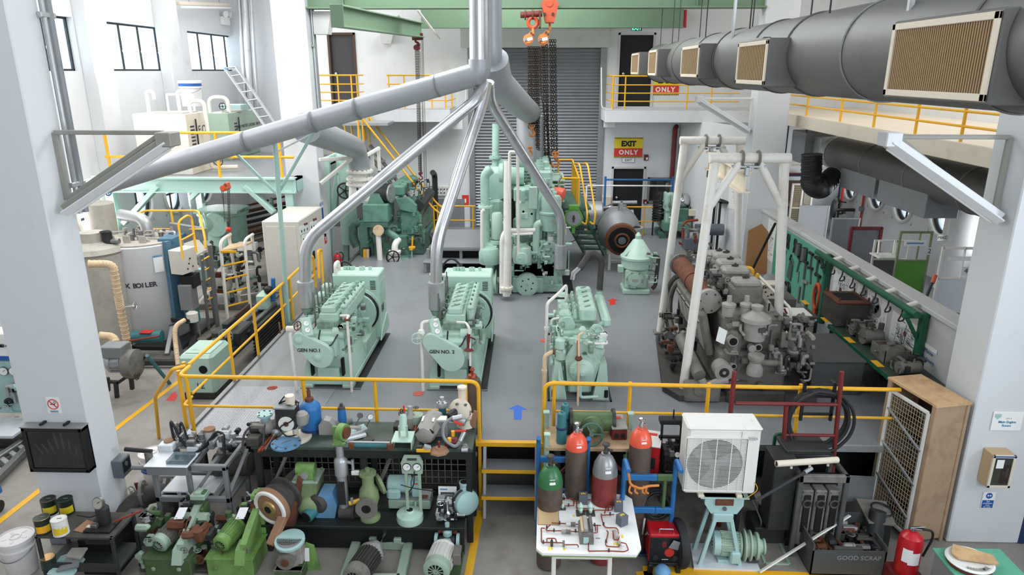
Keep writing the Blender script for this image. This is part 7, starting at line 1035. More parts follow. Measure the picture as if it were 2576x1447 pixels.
# ================================================================ foreground left: two-tier bench and machines
def at(x,y,z):return Z(x,y,z)
ZU,ZL=1.42,.42
x0,x1=at(622,1133,ZU).x,at(1188,1140,ZU).x;yU0,yU1=7.86,8.56
t=TH('work_bench','long dark green workbench loaded with valves and pumps before the platform','workbench',((x0+x1)/2,8.2,0));P(t,'top',MB().bx(x0,x1,yU0,yU1,ZU-.05,ZU,'bench',.008));P(t,'apron',MB().bx(x0+.03,x1-.03,yU0+.01,yU0+.05,ZU-.16,ZU-.05,'benchdark'))
for x in(x0+.06,x1-.06,(x0+x1)/2):
 for y in(yU0+.06,yU1-.06):P(t,'leg',MB().bx(x-.04,x+.04,y-.04,y+.04,0,ZU-.05,'benchdark'))
P(t,'stretcher',MB().bx(x0,x1,yU1-.08,yU1-.04,.95,1.0,'shale'));
for x in(x0+.3,(x0+x1)/2+.3):P(t,'brace',MB().bar((x,yU1-.1,1.1),(x-.25,yU0+.2,.5),.05,.03,'shale'))
xa,xb=at(738,1332,ZL).x,at(1166,1332,ZL).x;yL0,yL1=7.62,8.5
t=TH('low_bench','low black bench under the workbench holding pumps and motors','bench',((xa+xb)/2,8,0));P(t,'top',MB().bx(xa-.5,xb,yL0,yL1,ZL-.04,ZL,'benchdark',.006));P(t,'skirt',MB().bx(xa-.45,xb-.02,yL0+.1,yL0+.12,.02,ZL-.04,'black',0))
for x in(xa-.4,xb-.06):P(t,'leg',MB().bx(x,x+.06,yL0+.02,yL0+.08,0,ZL-.04,'benchdark').bx(x,x+.06,yL1-.08,yL1-.02,0,ZL-.04,'benchdark'))
m=MB()
for k in range(int((xb-xa+.6)/.09)):x=xa-.6+k*.09;m.bx(x-.006,x+.006,8.5,8.505,.5,.9,'shale',0)
for k in range(5):m.bx(xa-.6,xb,8.5,8.505,.5+.1*k,.51+.1*k,'shale',0)
one(m,'floor_grating','steel grating panel standing behind the low bench','grating')
def U(x,y):return at(x,y,ZU)
# --- on the workbench
p=U(672,1092);t=TH('valve','grey globe valve with a round drilled flange at the left end of the workbench','valve',p);m=MB();m.ball(p+K(0,0,.11),.11,'shale_lt',18,9);m.lathe([(.06,0),(.06,.16),(.1,.17),(.1,.2),(.03,.2)],p+K(.0,.0,.1),'z','aqua',22);m.bolts([p+K(.08*math.cos(k),.08*math.sin(k),.29)for k in range(6)],'z',.012,.015,'hole');m.cyl(p+K(-.2,-.03,.11),p+K(0,0,.11),.07,'shale_dk',n=16).cyl(p+K(0,0,.11),p+K(.18,.06,.14),.07,'shale',n=16).cyl(p+K(.14,.04,.13),p+K(.17,.05,.14),.11,'shale',n=20).box(p+K(-.1,0,.02),(.3,.16,.04),'shale_dk');P(t,'body',m)
p=U(640,1118);t=TH('pipe_clamp','dark hinged pipe clamp at the front left corner of the workbench','clamp',p);P(t,'jaw',MB().box(p+K(0,.0,.06),(.16,.14,.12),'shale_dk').path([p+K(-.12,-.08,.02),p+K(-.12,0,.15),p+K(-.05,.12,.22)],.016,'darksteel',.06).path([p+K(.14,-.08,.02),p+K(.14,0,.15),p+K(.1,.12,.2)],.016,'darksteel',.06).box(p+K(.02,.12,.2),(.18,.08,.05),'shale').ball(p+K(-.1,.12,.22),.025,'black'))
for l,a,b,r,mt in(('rust brown rod lying on the workbench, the left of the two rods',(651,1139),(691,1092),.018,'copper'),('rust brown rod lying on the workbench beside the poppet valve',(659,1137),(694,1100),.015,'copper')):one(MB().cyl(U(*a)+K(0,0,r),U(*b)+K(0,0,r),r,mt,n=10),'rod',l,'rod')
a,b=U(668,1135)+K(0,0,.02),U(693,1098)+K(0,0,.05);one(MB().cyl(a,b,.012,'steel',n=10).lathe([(.012,-.08),(.02,-.02),(.055,0),(.055,.015)],b,b-a,'galv',18),'poppet_valve','steel poppet valve lying by the rods on the workbench','engine part')
p=U(720,1118);t=TH('blind_flange','blue round blind flange with drilled rim lying on the workbench','flange',p);P(t,'disc',MB().cyl(p,p+K(0,0,.025),.19,'blue_lt',n=36).cyl(p+K(0,0,.025),p+K(0,0,.035),.13,'blue_lt',n=36).bolts([p+K(.165*math.cos(k*PI/4+.3),.165*math.sin(k*PI/4+.3),.02)for k in range(8)],'z',.016,.012,'rust'));P(t,'mark',MB().bar(p+K(-.04,-.04,.037),p+K(.05,.05,.037),.02,.003,'shale',(0,0,1)),'grey scratch mark')
p=U(745,1102);t=TH('post_stand','cream round-based stand with a short post carrying a black lamp housing','stand',p);h=Y(738,995,p.y).z;P(t,'base',MB().cyl(p,p+K(0,0,.02),.2,'cream',n=36));P(t,'post',MB().cyl(p,K(p.x,p.y,h-.02),.036,'cream',n=16).cyl(K(p.x-.03,p.y,h-.1),K(p.x-.03,p.y,h),.06,'cream',n=18));q=p+K(-.08,-.0,.32);P(t,'lamp_housing',MB().box(q,(.26,.2,.3),'blackpaint',None,.015).box(q+K(0,.0,.155),(.28,.24,.02),'duct_light').cyl(q+K(.01,-.101,-.06),q+K(.01,-.115,-.06),.1,'offwhite',n=26).cyl(q+K(.01,-.116,-.06),q+K(.01,-.12,-.06),.035,'rust',n=14));P(t,'motor',MB().lathe([(.07,0),(.08,.02),(.08,.14),(.05,.17)],q+K(.19,-.02,-.1),'z','shale_lt',16).cyl(q+K(.12,0,-.02),q+K(.26,-.02,.0),.05,'shale_lt'));P(t,'cable',MB().path([q+K(-.1,0,.17),q+K(.0,.05,.3),q+K(.14,0,.2),q+K(.13,-.12,0),q+K(-.1,-.13,-.1),q+K(0,-.1,-.26),q+K(.1,-.02,-.26)],.009,'black',.1,6).path([q+K(-.1,.02,.17),q+K(.05,.06,.22),q+K(.15,.04,.16)],.012,'black',.1,6))
p=U(785,1082);t=TH('gas_bottle','blue gas bottle with a rusty neck standing on the workbench','gas cylinder',p);h=Y(782,1008,p.y).z-ZU;P(t,'bottle',MB().lathe([(.12,0),(.135,.03),(.14,h*.75),(.13,h*.85),(.08,h*.97),(.05,h)],p,'z','blue',30));P(t,'valve',MB().lathe([(.06,h-.02),(.055,h+.04),(.025,h+.06),(.025,h+.14),(.018,h+.15),(.018,h+.19)],p,'z','rust',14));P(t,'foot',MB().cyl(p,p+K(0,0,.05),.142,'blue_dk',n=30))
p=U(820,1095);one(MB().prism([(-.09,0),(.1,0),(.13,.1),(.06,.2),(-.02,.22),(-.09,.14)],p,'x','z',-.13,'shale_lt').cyl(p+K(.1,.12,.1),p+K(.3,.22,.1),.045,'shale',n=12).box(p+K(-.095,.06,.08),(.01,.06,.08),'hole'),'cast_bracket','grey curved bracket with a stub pipe behind the round stand','bracket')
p=U(863,1080);t=TH('filter_cartridge','bright blue filter bowl standing on grey valve parts','filter',p);P(t,'bowl',MB().lathe([(.055,.08),(.06,.1),(.052,.28),(.05,.3)],p,'z','blue',22));P(t,'cap',MB().lathe([(.05,.3),(.045,.33),(.022,.34),(.022,.38)],p,'z','shale_dk',14));P(t,'base',MB().lathe([(.09,0),(.1,.03),(.08,.07),(.06,.08)],p,'z','galv',20))
p=U(890,1100);t=TH('gauge_manifold','grey valve manifold carrying two small pressure gauges','manifold',p);P(t,'body',MB().bar(p+K(-.14,-.08,.03),p+K(.15,.12,.06),.1,.07,'galv').cyl(p+K(-.12,-.02,.05),p+K(.12,.12,.08),.05,'aqua',n=14).box(p+K(0,.05,.1),(.18,.06,.06),'shale_lt').bar(p+K(-.1,-.12,.02),p+K(.16,.02,.03),.06,.04,'white_sheet'))
for dx,dy,dz in((.06,.14,.24),(.2,.14,.22)):q=p+K(dx,dy,dz);P(t,'gauge',MB().cyl(q+K(-.06,0,-.14),q+K(0,0,-.02),.01,'steel',n=6).gauge(q,(.5 if dx>.1 else-.3,-1,.2),.04,'steel','white' if dx>.1 else 'shale'))
p=U(927,1108);one(MB().lathe([(.06,0),(.07,.01),(.07,.02),(.02,.03)],p,'z','shale_dk',20),'round_plate','small dark round plate lying right of the gauge manifold','plate')
a,b=U(886,1128),U(982,1130);t=TH('hydraulic_cylinder','slim hydraulic cylinder with rusty end feet at the front of the workbench','hydraulic cylinder',a);P(t,'barrel',MB().cyl(a+K(.03,0,.05),b+K(-.03,0,.05),.032,'teal',n=16).cyl(a+K(-.06,0,.09),b+K(.0,0,.09),.014,'galv',n=10));
for q in(a,b):P(t,'foot',MB().box(q+K(0,0,.045),(.07,.1,.09),'rust'))
p=U(1015,1120);t=TH('mint_bracket','mint green bench bracket with an arched sleeve','bracket',p);P(t,'plate',MB().bx(p.x-.13,p.x+.13,p.y-.12,p.y+.16,ZU+.1,ZU+.115,'mint_clean').bx(p.x-.13,p.x-.115,p.y-.12,p.y+.16,ZU,ZU+.1,'mint').bx(p.x+.115,p.x+.13,p.y-.12,p.y+.16,ZU,ZU+.1,'mint'));P(t,'sleeve',MB().lathe([(.05,0),(.05,.16),(.04,.2)],p+K(0,.02,.2),(0,.3,1),'mint',18).bx(p.x-.06,p.x-.04,p.y,p.y+.05,ZU+.115,ZU+.26,'sage').bx(p.x+.04,p.x+.06,p.y,p.y+.05,ZU+.115,ZU+.26,'sage'))
p=U(1030,1082);t=TH('reducing_valve','grey reducing valve set with small hand wheels at the back of the workbench','valve',p);m=MB();m.cyl(p+K(-.1,0,.16),p+K(.12,0,.16),.06,'mint',n=16).lathe([(.07,0),(.08,.15),(.04,.2),(.03,.3)],p+K(.02,0,.05),'z','shale_lt',16).cyl(p+K(.1,0,.12),p+K(.1,-.12,.02),.03,'copper').lathe([(.08,0),(.09,.02),(.09,.12)],p+K(.1,.02,.1),'z','sage',16).box(p+K(-.1,0,.05),(.2,.18,.1),'blackpaint');P(t,'body',m);P(t,'hand_wheel',MB().wheel(p+K(-.1,-.02,.27),.045,(1,-.4,0),'black'));P(t,'hand_wheel',MB().wheel(p+K(.1,0,.33),.035,'z','black'));P(t,'lever',MB().cyl(p+K(-.06,.0,.25),p+K(-.06,.0,.36),.012,'redpaint'))
p=U(1073,1115);a,b=p+K(-.02,-.05,.13),p+K(.07,.36,.17);t=TH('cut_motor','worn grey motor casing with square openings lying on the workbench','motor',p);P(t,'casing',MB().lathe([(.07,-.02),(.12,.0),(.14,.07),(.14,.42),(.1,.46)],a,b-a,'shale_lt',8));P(t,'window',MB().box(a+K(-.09,.02,.07),(.07,.07,.015),'hole',(0,-.9,0)).box(a+K(.1,.02,.07),(.07,.07,.015),'hole',(0,.9,0)));P(t,'label',MB().box(p+K(-.06,.16,.265),(.03,.14,.01),'paper',(0,-.4,0)).box(p+K(.08,.16,.268),(.03,.16,.01),'paper',(0,.3,0)))
p=U(1114,1070);t=TH('strainer','tall teal strainer with a bolted steel head at the back of the workbench','filter',p);P(t,'body',MB().lathe([(.05,0),(.055,.02),(.05,.28)],p,'z','teal',18));P(t,'head',MB().lathe([(.075,.28),(.08,.3),(.075,.35),(.03,.37),(.03,.42)],p,'z','galv',16).bolts([p+K(.06*math.cos(k),.06*math.sin(k),.34)for k in range(6)],'z',.012,.03,'steel'))
p=U(1160,1072);t=TH('water_pump','cream centrifugal pump with a drilled cover at the right end of the workbench','pump',p);P(t,'casing',MB().lathe([(.1,0),(.15,.02),(.16,.05),(.15,.1),(.08,.14)],p+K(.02,0,.25),(-.4,-1,.2),'cream',26).bolts([p+K(.02+.12*math.cos(k),-.1,.27+.12*math.sin(k))for k in range(7)],(-.4,-1,.2),.018,.03,'shale'));P(t,'outlet',MB().lathe([(.055,0),(.055,.22),(.065,.23),(.065,.26)],p+K(.02,.05,.3),'z','cream',16));P(t,'inlet',MB().cyl(p+K(-.05,-.08,.27),p+K(-.14,-.2,.24),.05,'darksteel',n=16).cyl(p+K(-.1,-.15,.2),p+K(.08,-.2,.16),.05,'galv',n=16));P(t,'stand',MB().lathe([(.12,0),(.1,.04),(.09,.1),(.12,.14)],p+K(.06,.02,0),'z','cream',16).prism([(0,0),(.1,0),(.13,.24),(.08,.26)],p+K(.1,-.05,0),'x','z',-.02,'clay'))
p=U(1135,1125);t=TH('hose_assembly','curved grey hose between two red-handled ball valves','hose',p);P(t,'hose',MB().path([p+K(.12,-.02,.1),p+K(.06,-.06,.03),p+K(-.1,-.02,.12),p+K(-.1,.05,.3),p+K(.04,.1,.38)],.022,'duct_light',.16,10,8));P(t,'ball_valve',MB().cyl(p+K(.12,-.02,.1),p+K(.17,.04,.2),.03,'galv',n=12).bar(p+K(.05,0,.23),p+K(.19,.03,.22),.03,.02,'redpaint'));P(t,'ball_valve',MB().cyl(p+K(.02,.08,.36),p+K(.14,.1,.38),.035,'galv',n=12).bar(p+K(.04,.02,.35),p+K(.15,.03,.3),.035,.02,'redpaint'));P(t,'base',MB().box(p+K(.0,.06,.04),(.16,.14,.08),'dkred').cyl(p+K(-.02,0,.08),p+K(-.02,0,.13),.025,'yellow').cyl(p+K(.02,.07,.12),p+K(.02,.07,.19),.025,'yellow'))
p=U(1112,1095);one(MB().box(p+K(0,0,.12),(.16,.14,.24),'duct_light').box(p+K(0,0,.245),(.14,.12,.02),'white_pipe'),'junction_box','light grey steel box under the curved hose','box')
p=U(1105,1136);one(MB().lathe([(.13,0),(.12,.02),(.06,.04),(.05,.06)],p,'z','clay',8).cyl(p+K(0,0,.05),p+K(0,0,.14),.015,'dkred'),'clay_base','reddish flat base plate at the front right of the workbench','base plate')
p=U(1066,1136);one(MB().box(p+K(0,0,.03),(.18,.08,.05),'yellow').box(p+K(-.05,.0,.06),(.08,.06,.04),'darksteel').box(p+K(.05,-.01,.065),(.09,.07,.05),'galv',(0,.4,.3)),'pipe_cutter','small yellow clamp tool in front of the worn motor casing','tool')
p=U(1170,1130);one(MB().lathe([(.06,0),(.06,.03),(.03,.06)],p,'z','steel',14).cyl(p+K(-.04,-.06,.02),p+K(.04,-.06,.02),.025,'galv'),'steel_fitting','small steel pipe fitting at the right front corner of the workbench','fitting')
p=Z(1192,1106,D);p.y=8.98;p.x=Y(1189,1000,8.98).x;hh=Y(1189,946,8.98).z-D;t=TH('gas_cylinder','brown grey gas cylinder standing on the platform behind the gate post','gas cylinder',p);P(t,'bottle',MB().lathe([(.11,0),(.125,.02),(.125,hh*.86),(.11,hh*.94),(.06,hh*.99),(.04,hh)],p,'z','cyl_brown',28));P(t,'valve',MB().lathe([(.07,hh-.01),(.06,hh+.02),(.02,hh+.03),(.02,hh+.08),(.035,hh+.09),(.015,hh+.13)],p,'z','copper',12))
# --- on the low bench
def Lw(x,y):return at(x,y,ZL)
p=Lw(690,1322);a=p+K(.0,-.05,.3);b=p+K(.22,.5,.36);d=(b-a).normalized();t=TH('rotor_turbocharger','rust brown turbocharger with a chipped white ring face on the low bench','turbocharger',p);P(t,'barrel',MB().lathe([(.2,.05),(.22,.1),(.24,.12),(.24,.16),(.2,.18),(.2,.24),(.25,.26),(.25,.3),(.2,.33),(.17,.4),(.17,.62),(.14,.64)],a,d,'shale_dk',30));P(t,'ring_face',MB().lathe([(.16,-.02),(.24,-.01),(.26,.02),(.26,.06),(.2,.07)],a,d,'clay',32).ring(a-d*.012,.22,.028,d,'offwhite',32,6),'chipped white and brown ring');P(t,'hub',MB().lathe([(.06,-.05),(.1,-.04),(.12,0)],a,d,'tinlid',24).cyl(a-d*.055,a,.05,'hole',n=18));P(t,'foot',MB().prism([(-.06,0),(.06,0),(.1,.3),(-.02,.34)],p+K(.2,-.02,0),'x','z',-.1,'rust').prism([(-.05,0),(.05,0),(.02,.3),(-.06,.3)],p+K(-.22,.0,0),'x','z',-.1,'rust').bar(p+K(.18,-.12,.22),p+K(.08,-.36,-.03),.12,.08,'clay'))
p=Lw(672,1285);one(MB().gauge(p+K(-.1,-.25,.36),(-.2,-1,.3),.05,'galv').cyl(p+K(-.1,-.22,0),p+K(-.1,-.22,.32),.012,'steel').cyl(p+K(-.1,-.22,0),p+K(-.1,-.22,.03),.05,'steel'),'pressure_gauge','small round pressure gauge before the rust brown turbocharger','gauge')
p=Lw(775,1300);t=TH('gear_pump','pale green square gear pump housing with a round end cover','pump',p);P(t,'housing',MB().prism([(-.13,.1),(.13,.1),(.15,.5),(-.15,.5)],p+K(0,0,0),'x','z',-.3,'olive').bx(p.x-.17,p.x+.17,p.y-.02,p.y+.32,ZL+.5,ZL+.53,'sage').bolts([p+K(sx*.14,.15+sy*.14,.53)for sx in(-1,1)for sy in(-1,1)],'z',.02,.02,'olive'));P(t,'end_cover',MB().lathe([(.15,.1),(.15,.0),(.13,-.03),(.09,-.05),(.05,-.06)],p+K(.02,-.02,.15),'y','olive',28));P(t,'coupling',MB().box(p+K(0,.1,.6),(.2,.16,.14),'leaf').cyl(p+K(-.12,.1,.66),p+K(.12,.1,.66),.08,'leaf',n=18).cyl(p+K(-.0,.01,.6),p+K(0,.03,.6),.05,'galv'));P(t,'guard',MB().lathe([(.12,0),(.14,.02),(.14,.3),(.1,.34)],p+K(.22,.28,.2),(-.3,-1,0),'shale_dk',20))
one(MB().prism([(-.02,0),(.05,0),(.16,.55),(.1,.6)],Lw(738,1305),'x','z',-.16,'rust'),'rusty_plate','rusty half-round plate between the turbocharger and the gear pump','plate')
p=Lw(822,1298);t=TH('blue_casing','sky blue faceted machine casing lying on the low bench','casing',p);P(t,'casing',MB().prism([(-.13,0),(.12,0),(.16,.2),(.1,.36),(-.06,.36),(-.12,.22)],p+K(0,-.05,0),'x','z',-.24,'blue_lt'));a=p+K(-.22,-.15,.08);P(t,'tube',MB().cyl(a,a+K(.1,.2,.04),.085,'teal',n=18).cyl(a-K(.004,.008,0),a+K(.02,.04,.008),.07,'hole',n=16),'teal open tube')
p=Lw(868,1296);hh=Y(862,1090,p.y).z-ZL;t=TH('column_spray_head','silver telescopic column with a green pulley head','column',p);P(t,'tube',MB().cyl(p,p+K(-.0,0,hh*.5),.065,'galv',n=20).lathe([(.07,hh*.5),(.085,hh*.51),(.085,hh*.68),(.07,hh*.7),(.05,hh*.72),(.05,hh*.86)],p,'z','galv',22).bx(p.x-.045,p.x+.045,p.y-.07,p.y-.06,ZL+.2,ZL+hh*.45,'darksteel'));P(t,'pulley_head',MB().cyl(p+K(.02,.0,hh*1.02),p+K(.1,-.03,hh*1.02),.11,'leaf',n=24).cyl(p+K(.09,-.025,hh*1.02),p+K(.13,-.04,hh*1.02),.075,'rust',n=20).bar(p+K(-.02,0,hh*.86),p+K(-.02,0,hh*1.08),.1,.03,'leaf').box(p+K(0,0,hh*.87),(.16,.06,.02),'leaf'));P(t,'side_valve',MB().cyl(p+K(.08,0,hh*.66),p+K(.16,-.03,hh*.66),.022,'galv').cyl(p+K(.16,-.03,hh*.7),p+K(.16,-.03,hh*.55),.018,'galv').box(p+K(.19,-.04,hh*.55),(.1,.04,.06),'offwhite'));P(t,'foot',MB().cyl(p+K(-.06,-.02,.06),p+K(.14,-.02,.06),.09,'shale_dk',n=18).box(p+K(.25,0,.04),(.3,.12,.08),'shale_dk'))
p=Lw(928,1315);t=TH('ejector_pump','olive green upright pump body with a front flange on the low bench','pump',p);P(t,'body',MB().lathe([(.13,0),(.13,.03),(.09,.06),(.1,.2),(.13,.3),(.12,.42),(.075,.5),(.075,.64),(.11,.65),(.11,.68),(.03,.69),(.03,.74)],p+K(0,.1,0),'z','olive',24));P(t,'front_flange',MB().cyl(p+K(0,.1,.26),p+K(0,-.06,.26),.1,'olive',n=20).cyl(p+K(0,-.05,.26),p+K(0,-.09,.26),.14,'shale',n=26).cyl(p+K(0,-.092,.26),p+K(0,-.06,.26),.06,'hole',n=20));P(t,'side_flange',MB().lathe([(.09,.1),(.14,.12),(.14,.16)],p+K(.02,.12,.42),(1,.6,.3),'olive',20));P(t,'cock',MB().cyl(p+K(-.1,.05,.3),p+K(-.24,.0,.28),.03,'yellow',n=10).cyl(p+K(-.2,.0,.28),p+K(-.2,0,.36),.018,'galv'),'brassy side cock')
p=Lw(1030,1285);t=TH('electric_pump','pale aqua motor bolted on a long grey base','pump',p);P(t,'base',MB().bx(p.x-.28,p.x+.28,p.y-.0,p.y+.28,ZL+.02,ZL+.15,'sage').bx(p.x-.2,p.x+.28,p.y+.02,p.y+.26,ZL+.15,ZL+.17,'duct_light').bx(p.x+.12,p.x+.24,p.y+.02,p.y+.1,ZL+.172,ZL+.18,'rust'));P(t,'motor',MB().lathe([(.09,0),(.115,.02),(.115,.3),(.08,.32)],p+K(-.3,.14,.32),'x','aqua',24).box(p+K(-.2,-.0,.25),(.18,.08,.15),'aqua',None,.03));P(t,'coupling_guard',MB().bx(p.x+.03,p.x+.13,p.y+.06,p.y+.22,ZL+.16,ZL+.4,'aqua').bx(p.x+.06,p.x+.12,p.y+.058,p.y+.06,ZL+.36,ZL+.38,'orange_red',0))
p=Lw(1036,1262);t=TH('gauge_stand','pale stand with two round gauges side by side','gauge stand',p);q=p+K(0,-.1,0);q.y=7.78;zz=Y(1036,1175,7.78).z;P(t,'panel',MB().prism([(-.13,-.12),(.13,-.12),(.14,.04),(.1,.13),(-.1,.13),(-.14,.04)],K(Y(1036,1170,7.78).x,7.78,zz+.02),'x','z',-.04,'sage').box(K(Y(1036,1150,7.78).x,7.775,zz+.11),(.12,.008,.03),'ink'));cx=Y(1036,1170,7.78).x
for s in(-1,1):P(t,'gauge',MB().gauge(K(cx+s*.065,7.77,zz-.0),'-y',.055,'black'));P(t,'post',MB().bx(cx+s*.085-.02,cx+s*.085+.02,7.79,7.82,ZL,zz-.08,'sage'))
P(t,'wiring',MB().path([(cx+.03,7.77,zz-.06),(cx+.02,7.75,zz-.25),(cx-.05,7.75,zz-.35)],.008,'black',.08,5).path([(cx-.15,7.76,zz-.25),(cx,7.72,zz-.27),(cx+.3,7.7,zz-.3)],.006,'black',.1,5))
p=Lw(1028,1322);t=TH('bearing_housing','pale mint round bearing cover lying at the front of the low bench','cover',p);P(t,'cover',MB().lathe([(.17,0),(.175,.02),(.17,.1),(.13,.12),(.06,.13),(.05,.15)],p+K(0,.12,0),'z','mint_clean',34).cyl(p+K(0,.12,.13),p+K(0,.12,.152),.042,'hole',n=20).box(p+K(.05,.28,.13),(.03,.03,.06),'mint').box(p+K(-.05,.0,.12),(.03,.03,.03),'mint'))
p=Lw(1125,1312);t=TH('pump_model','small chrome pump model standing before a printed sheet','model',p);m=MB();m.lathe([(.05,0),(.05,.04),(.03,.06),(.06,.1),(.06,.14),(.03,.18),(.02,.3)],p,'z','chrome',16);clutter(m,tuple(p+K(-.13,-.05,.02)),tuple(p+K(.13,.1,.3)),22,('chrome','galv','darksteel'),151,.01,.025);P(t,'body',m)
p=Lw(1125,1300);q=p+K(0,.06,0);m=MB();m.prism([(-.12,.0),(.12,.0),(.12,.38),(-.12,.38)],q,(1,0,0),(0,.15,1),.004,'paper').prism([(-.09,.1),(.09,.1),(.09,.3),(-.09,.3)],q+K(0,-.003,0),(1,0,0),(0,.15,1),.002,'ink').prism([(-.08,.11),(.08,.11),(.08,.28),(-.08,.28)],q+K(0,-.004,0),(1,0,0),(0,.15,1),.002,'inkgrey').prism([(-.1,.33),(.0,.33),(.0,.35),(-.1,.35)],q+K(0,-.003,0),(1,0,0),(0,.15,1),.002,'blue_lt');one(m,'printed_sheet','white printed sheet with a dark picture behind the chrome pump model','paper sheet')
p=Lw(1160,1290);t=TH('volute_pump','pale aqua round pump with an upward outlet at the right end of the low bench','pump',p);P(t,'volute',MB().lathe([(.08,0),(.16,.02),(.18,.08),(.16,.16),(.1,.2)],p+K(.02,.02,.2),(.5,-.8,.1),'aqua',28).lathe([(.18,.07),(.19,.08),(.19,.1),(.18,.11)],p+K(.02,.02,.2),(.5,-.8,.1),'darksteel',28));P(t,'outlet',MB().lathe([(.06,0),(.055,.16),(.065,.17),(.065,.2)],p+K(.05,-.02,.28),'z','aqua',18).cyl(p+K(.05,-.02,.475),p+K(.05,-.02,.485),.05,'hole',n=16));P(t,'foot',MB().box(p+K(0,.05,.03),(.22,.16,.06),'aqua'))
# --- grey training rig beside the workbench
rx0,rx1,ry0,ry1,rz=at(372,1180,1.12).x,at(556,1180,1.12).x,7.9,8.5,1.12;t=TH('valve_test_rig','grey angle iron rig of small valves and black hoses left of the workbench','test rig',((rx0+rx1)/2,8.2,0));
for x in(rx0,rx1):
 for y in(ry0,ry1):P(t,'leg',MB().bx(x-.03,x+.03,y-.03,y+.03,0,rz-.02,'duct_light'))
P(t,'leg',MB().bx(rx0+.42,rx0+.48,ry0-.03,ry0+.03,0,rz-.05,'duct_light'));m=MB()
for z,y in((rz-.04,ry0),(rz-.04,ry1),(.6,ry0),(.6,ry1)):m.bx(rx0-.03,rx1+.03,y-.03,y+.03,z-.04,z+.04,'duct_light')
for z in(rz-.04,.6):
 for x in(rx0,rx1,rx0+.5,rx0+.75):m.bx(x-.025,x+.025,ry0,ry1,z-.03,z+.03,'duct_light')
m.bar((rx0+.45,ry0,.62),(rx0+.7,ry1,1.0),.04,.03,'duct_light').bar((rx1,ry0,.65),(rx1+.05,ry1,1.0),.05,.03,'duct_light');P(t,'frame',m)
P(t,'switch_box',MB().bx(rx0-.03,rx0+.5,ry0-.12,ry0+.22,rz-.1,rz+.03,'duct_light',.006).bx(rx0-.05,rx0+.52,ry0-.14,ry0+.24,rz+.03,rz+.04,'white_sheet',.003).cyl((rx0+.5,ry0-.05,rz-.03),(rx0+.512,ry0-.05,rz-.03),.03,'ink').cyl((rx0+.5,ry0+.08,rz-.03),(rx0+.512,ry0+.08,rz-.03),.03,'ink'),'white-topped switch box');P(t,'acrylic_cover',MB().bx(rx0+.22,rx0+.5,ry0-.08,ry0+.16,rz+.04,rz+.09,'case_glass',0));P(t,'wax_pot',MB().cyl((rx0+.55,ry1-.1,rz),(rx0+.55,ry1-.1,rz+.22),.07,'white_sheet',n=20).cyl((rx0+.55,ry1-.1,rz+.22),(rx0+.55,ry1-.1,rz+.25),.075,'clay',n=22));P(t,'wax_pot',MB().cyl((rx0+.05,ry1-.25,rz),(rx0+.05,ry1-.25,rz+.12),.05,'shale',n=18).cyl((rx0+.05,ry1-.25,rz+.12),(rx0+.05,ry1-.25,rz+.15),.06,'clay',n=20));P(t,'hose',MB().path([(rx0+.1,ry1-.2,rz+.1),(rx0+.05,ry1-.15,rz+.45),(rx0+.22,ry1-.2,rz+.05),(rx0+.5,ry0+.2,rz+.02),(rx0+.75,ry0+.3,rz+.32),(rx1-.1,ry0+.3,rz+.28),(rx1-.08,ry0+.2,rz+.02)],.018,'black',.2,8,8));P(t,'hose',MB().path([(rx0+.18,ry1-.2,rz+.1),(rx0+.2,ry1-.15,rz+.44),(rx0+.3,ry1-.2,rz+.05),(rx0+.55,ry0+.25,rz+.04),(rx1-.2,ry0+.35,rz+.3),(rx1-.12,ry0+.3,rz+.05)],.015,'black',.2,8,8));m=MB()
clutter(m,(rx0+.0,ry0+.25,rz+.01),(rx1-.05,ry1,rz+.2),46,('duct_light','white_sheet','steel','galv','darksteel'),161,.012,.035);m.box((rx0+.42,ry1-.3,rz+.06),(.16,.14,.1),'white_sheet').box((rx0+.05,ry0+.3,rz+.08),(.2,.14,.1),'white_sheet').motor((rx0+.68,ry1-.12,rz+.16),(rx1-.1,ry1-.12,rz+.16),.07,'white_sheet',None,10);P(t,'valves',m);P(t,'side_pipe',MB().cyl((rx0-.35,ry0+.1,rz-.12),(rx0,ry0+.1,rz-.12),.035,'duct_light',n=10).cyl((rx0-.4,ry0+.1,rz+.15),(rx0-.05,ry0+.1,rz+.12),.03,'darksteel',n=10).cyl((rx0-.1,ry0+.1,rz+.12),(rx0-.1,ry0+.1,rz-.1),.05,'shale',n=12));P(t,'drum',MB().cyl((rx0+.55,ry1-.05,.78),(rx1+.1,ry1-.05,.8),.16,'shale_dk',n=22),'dark horizontal drum under the rig');P(t,'tray',MB().bx(rx0,rx0+.7,ry0+.1,ry1-.1,.62,.64,'white_sheet'))
p=Z(378,1222);hh=.46;bucket('white pail with a blue band and embossed lid behind the grey valve rig',p+K(0,.2,0),.19,.46,('sign_blue',.4,.62))
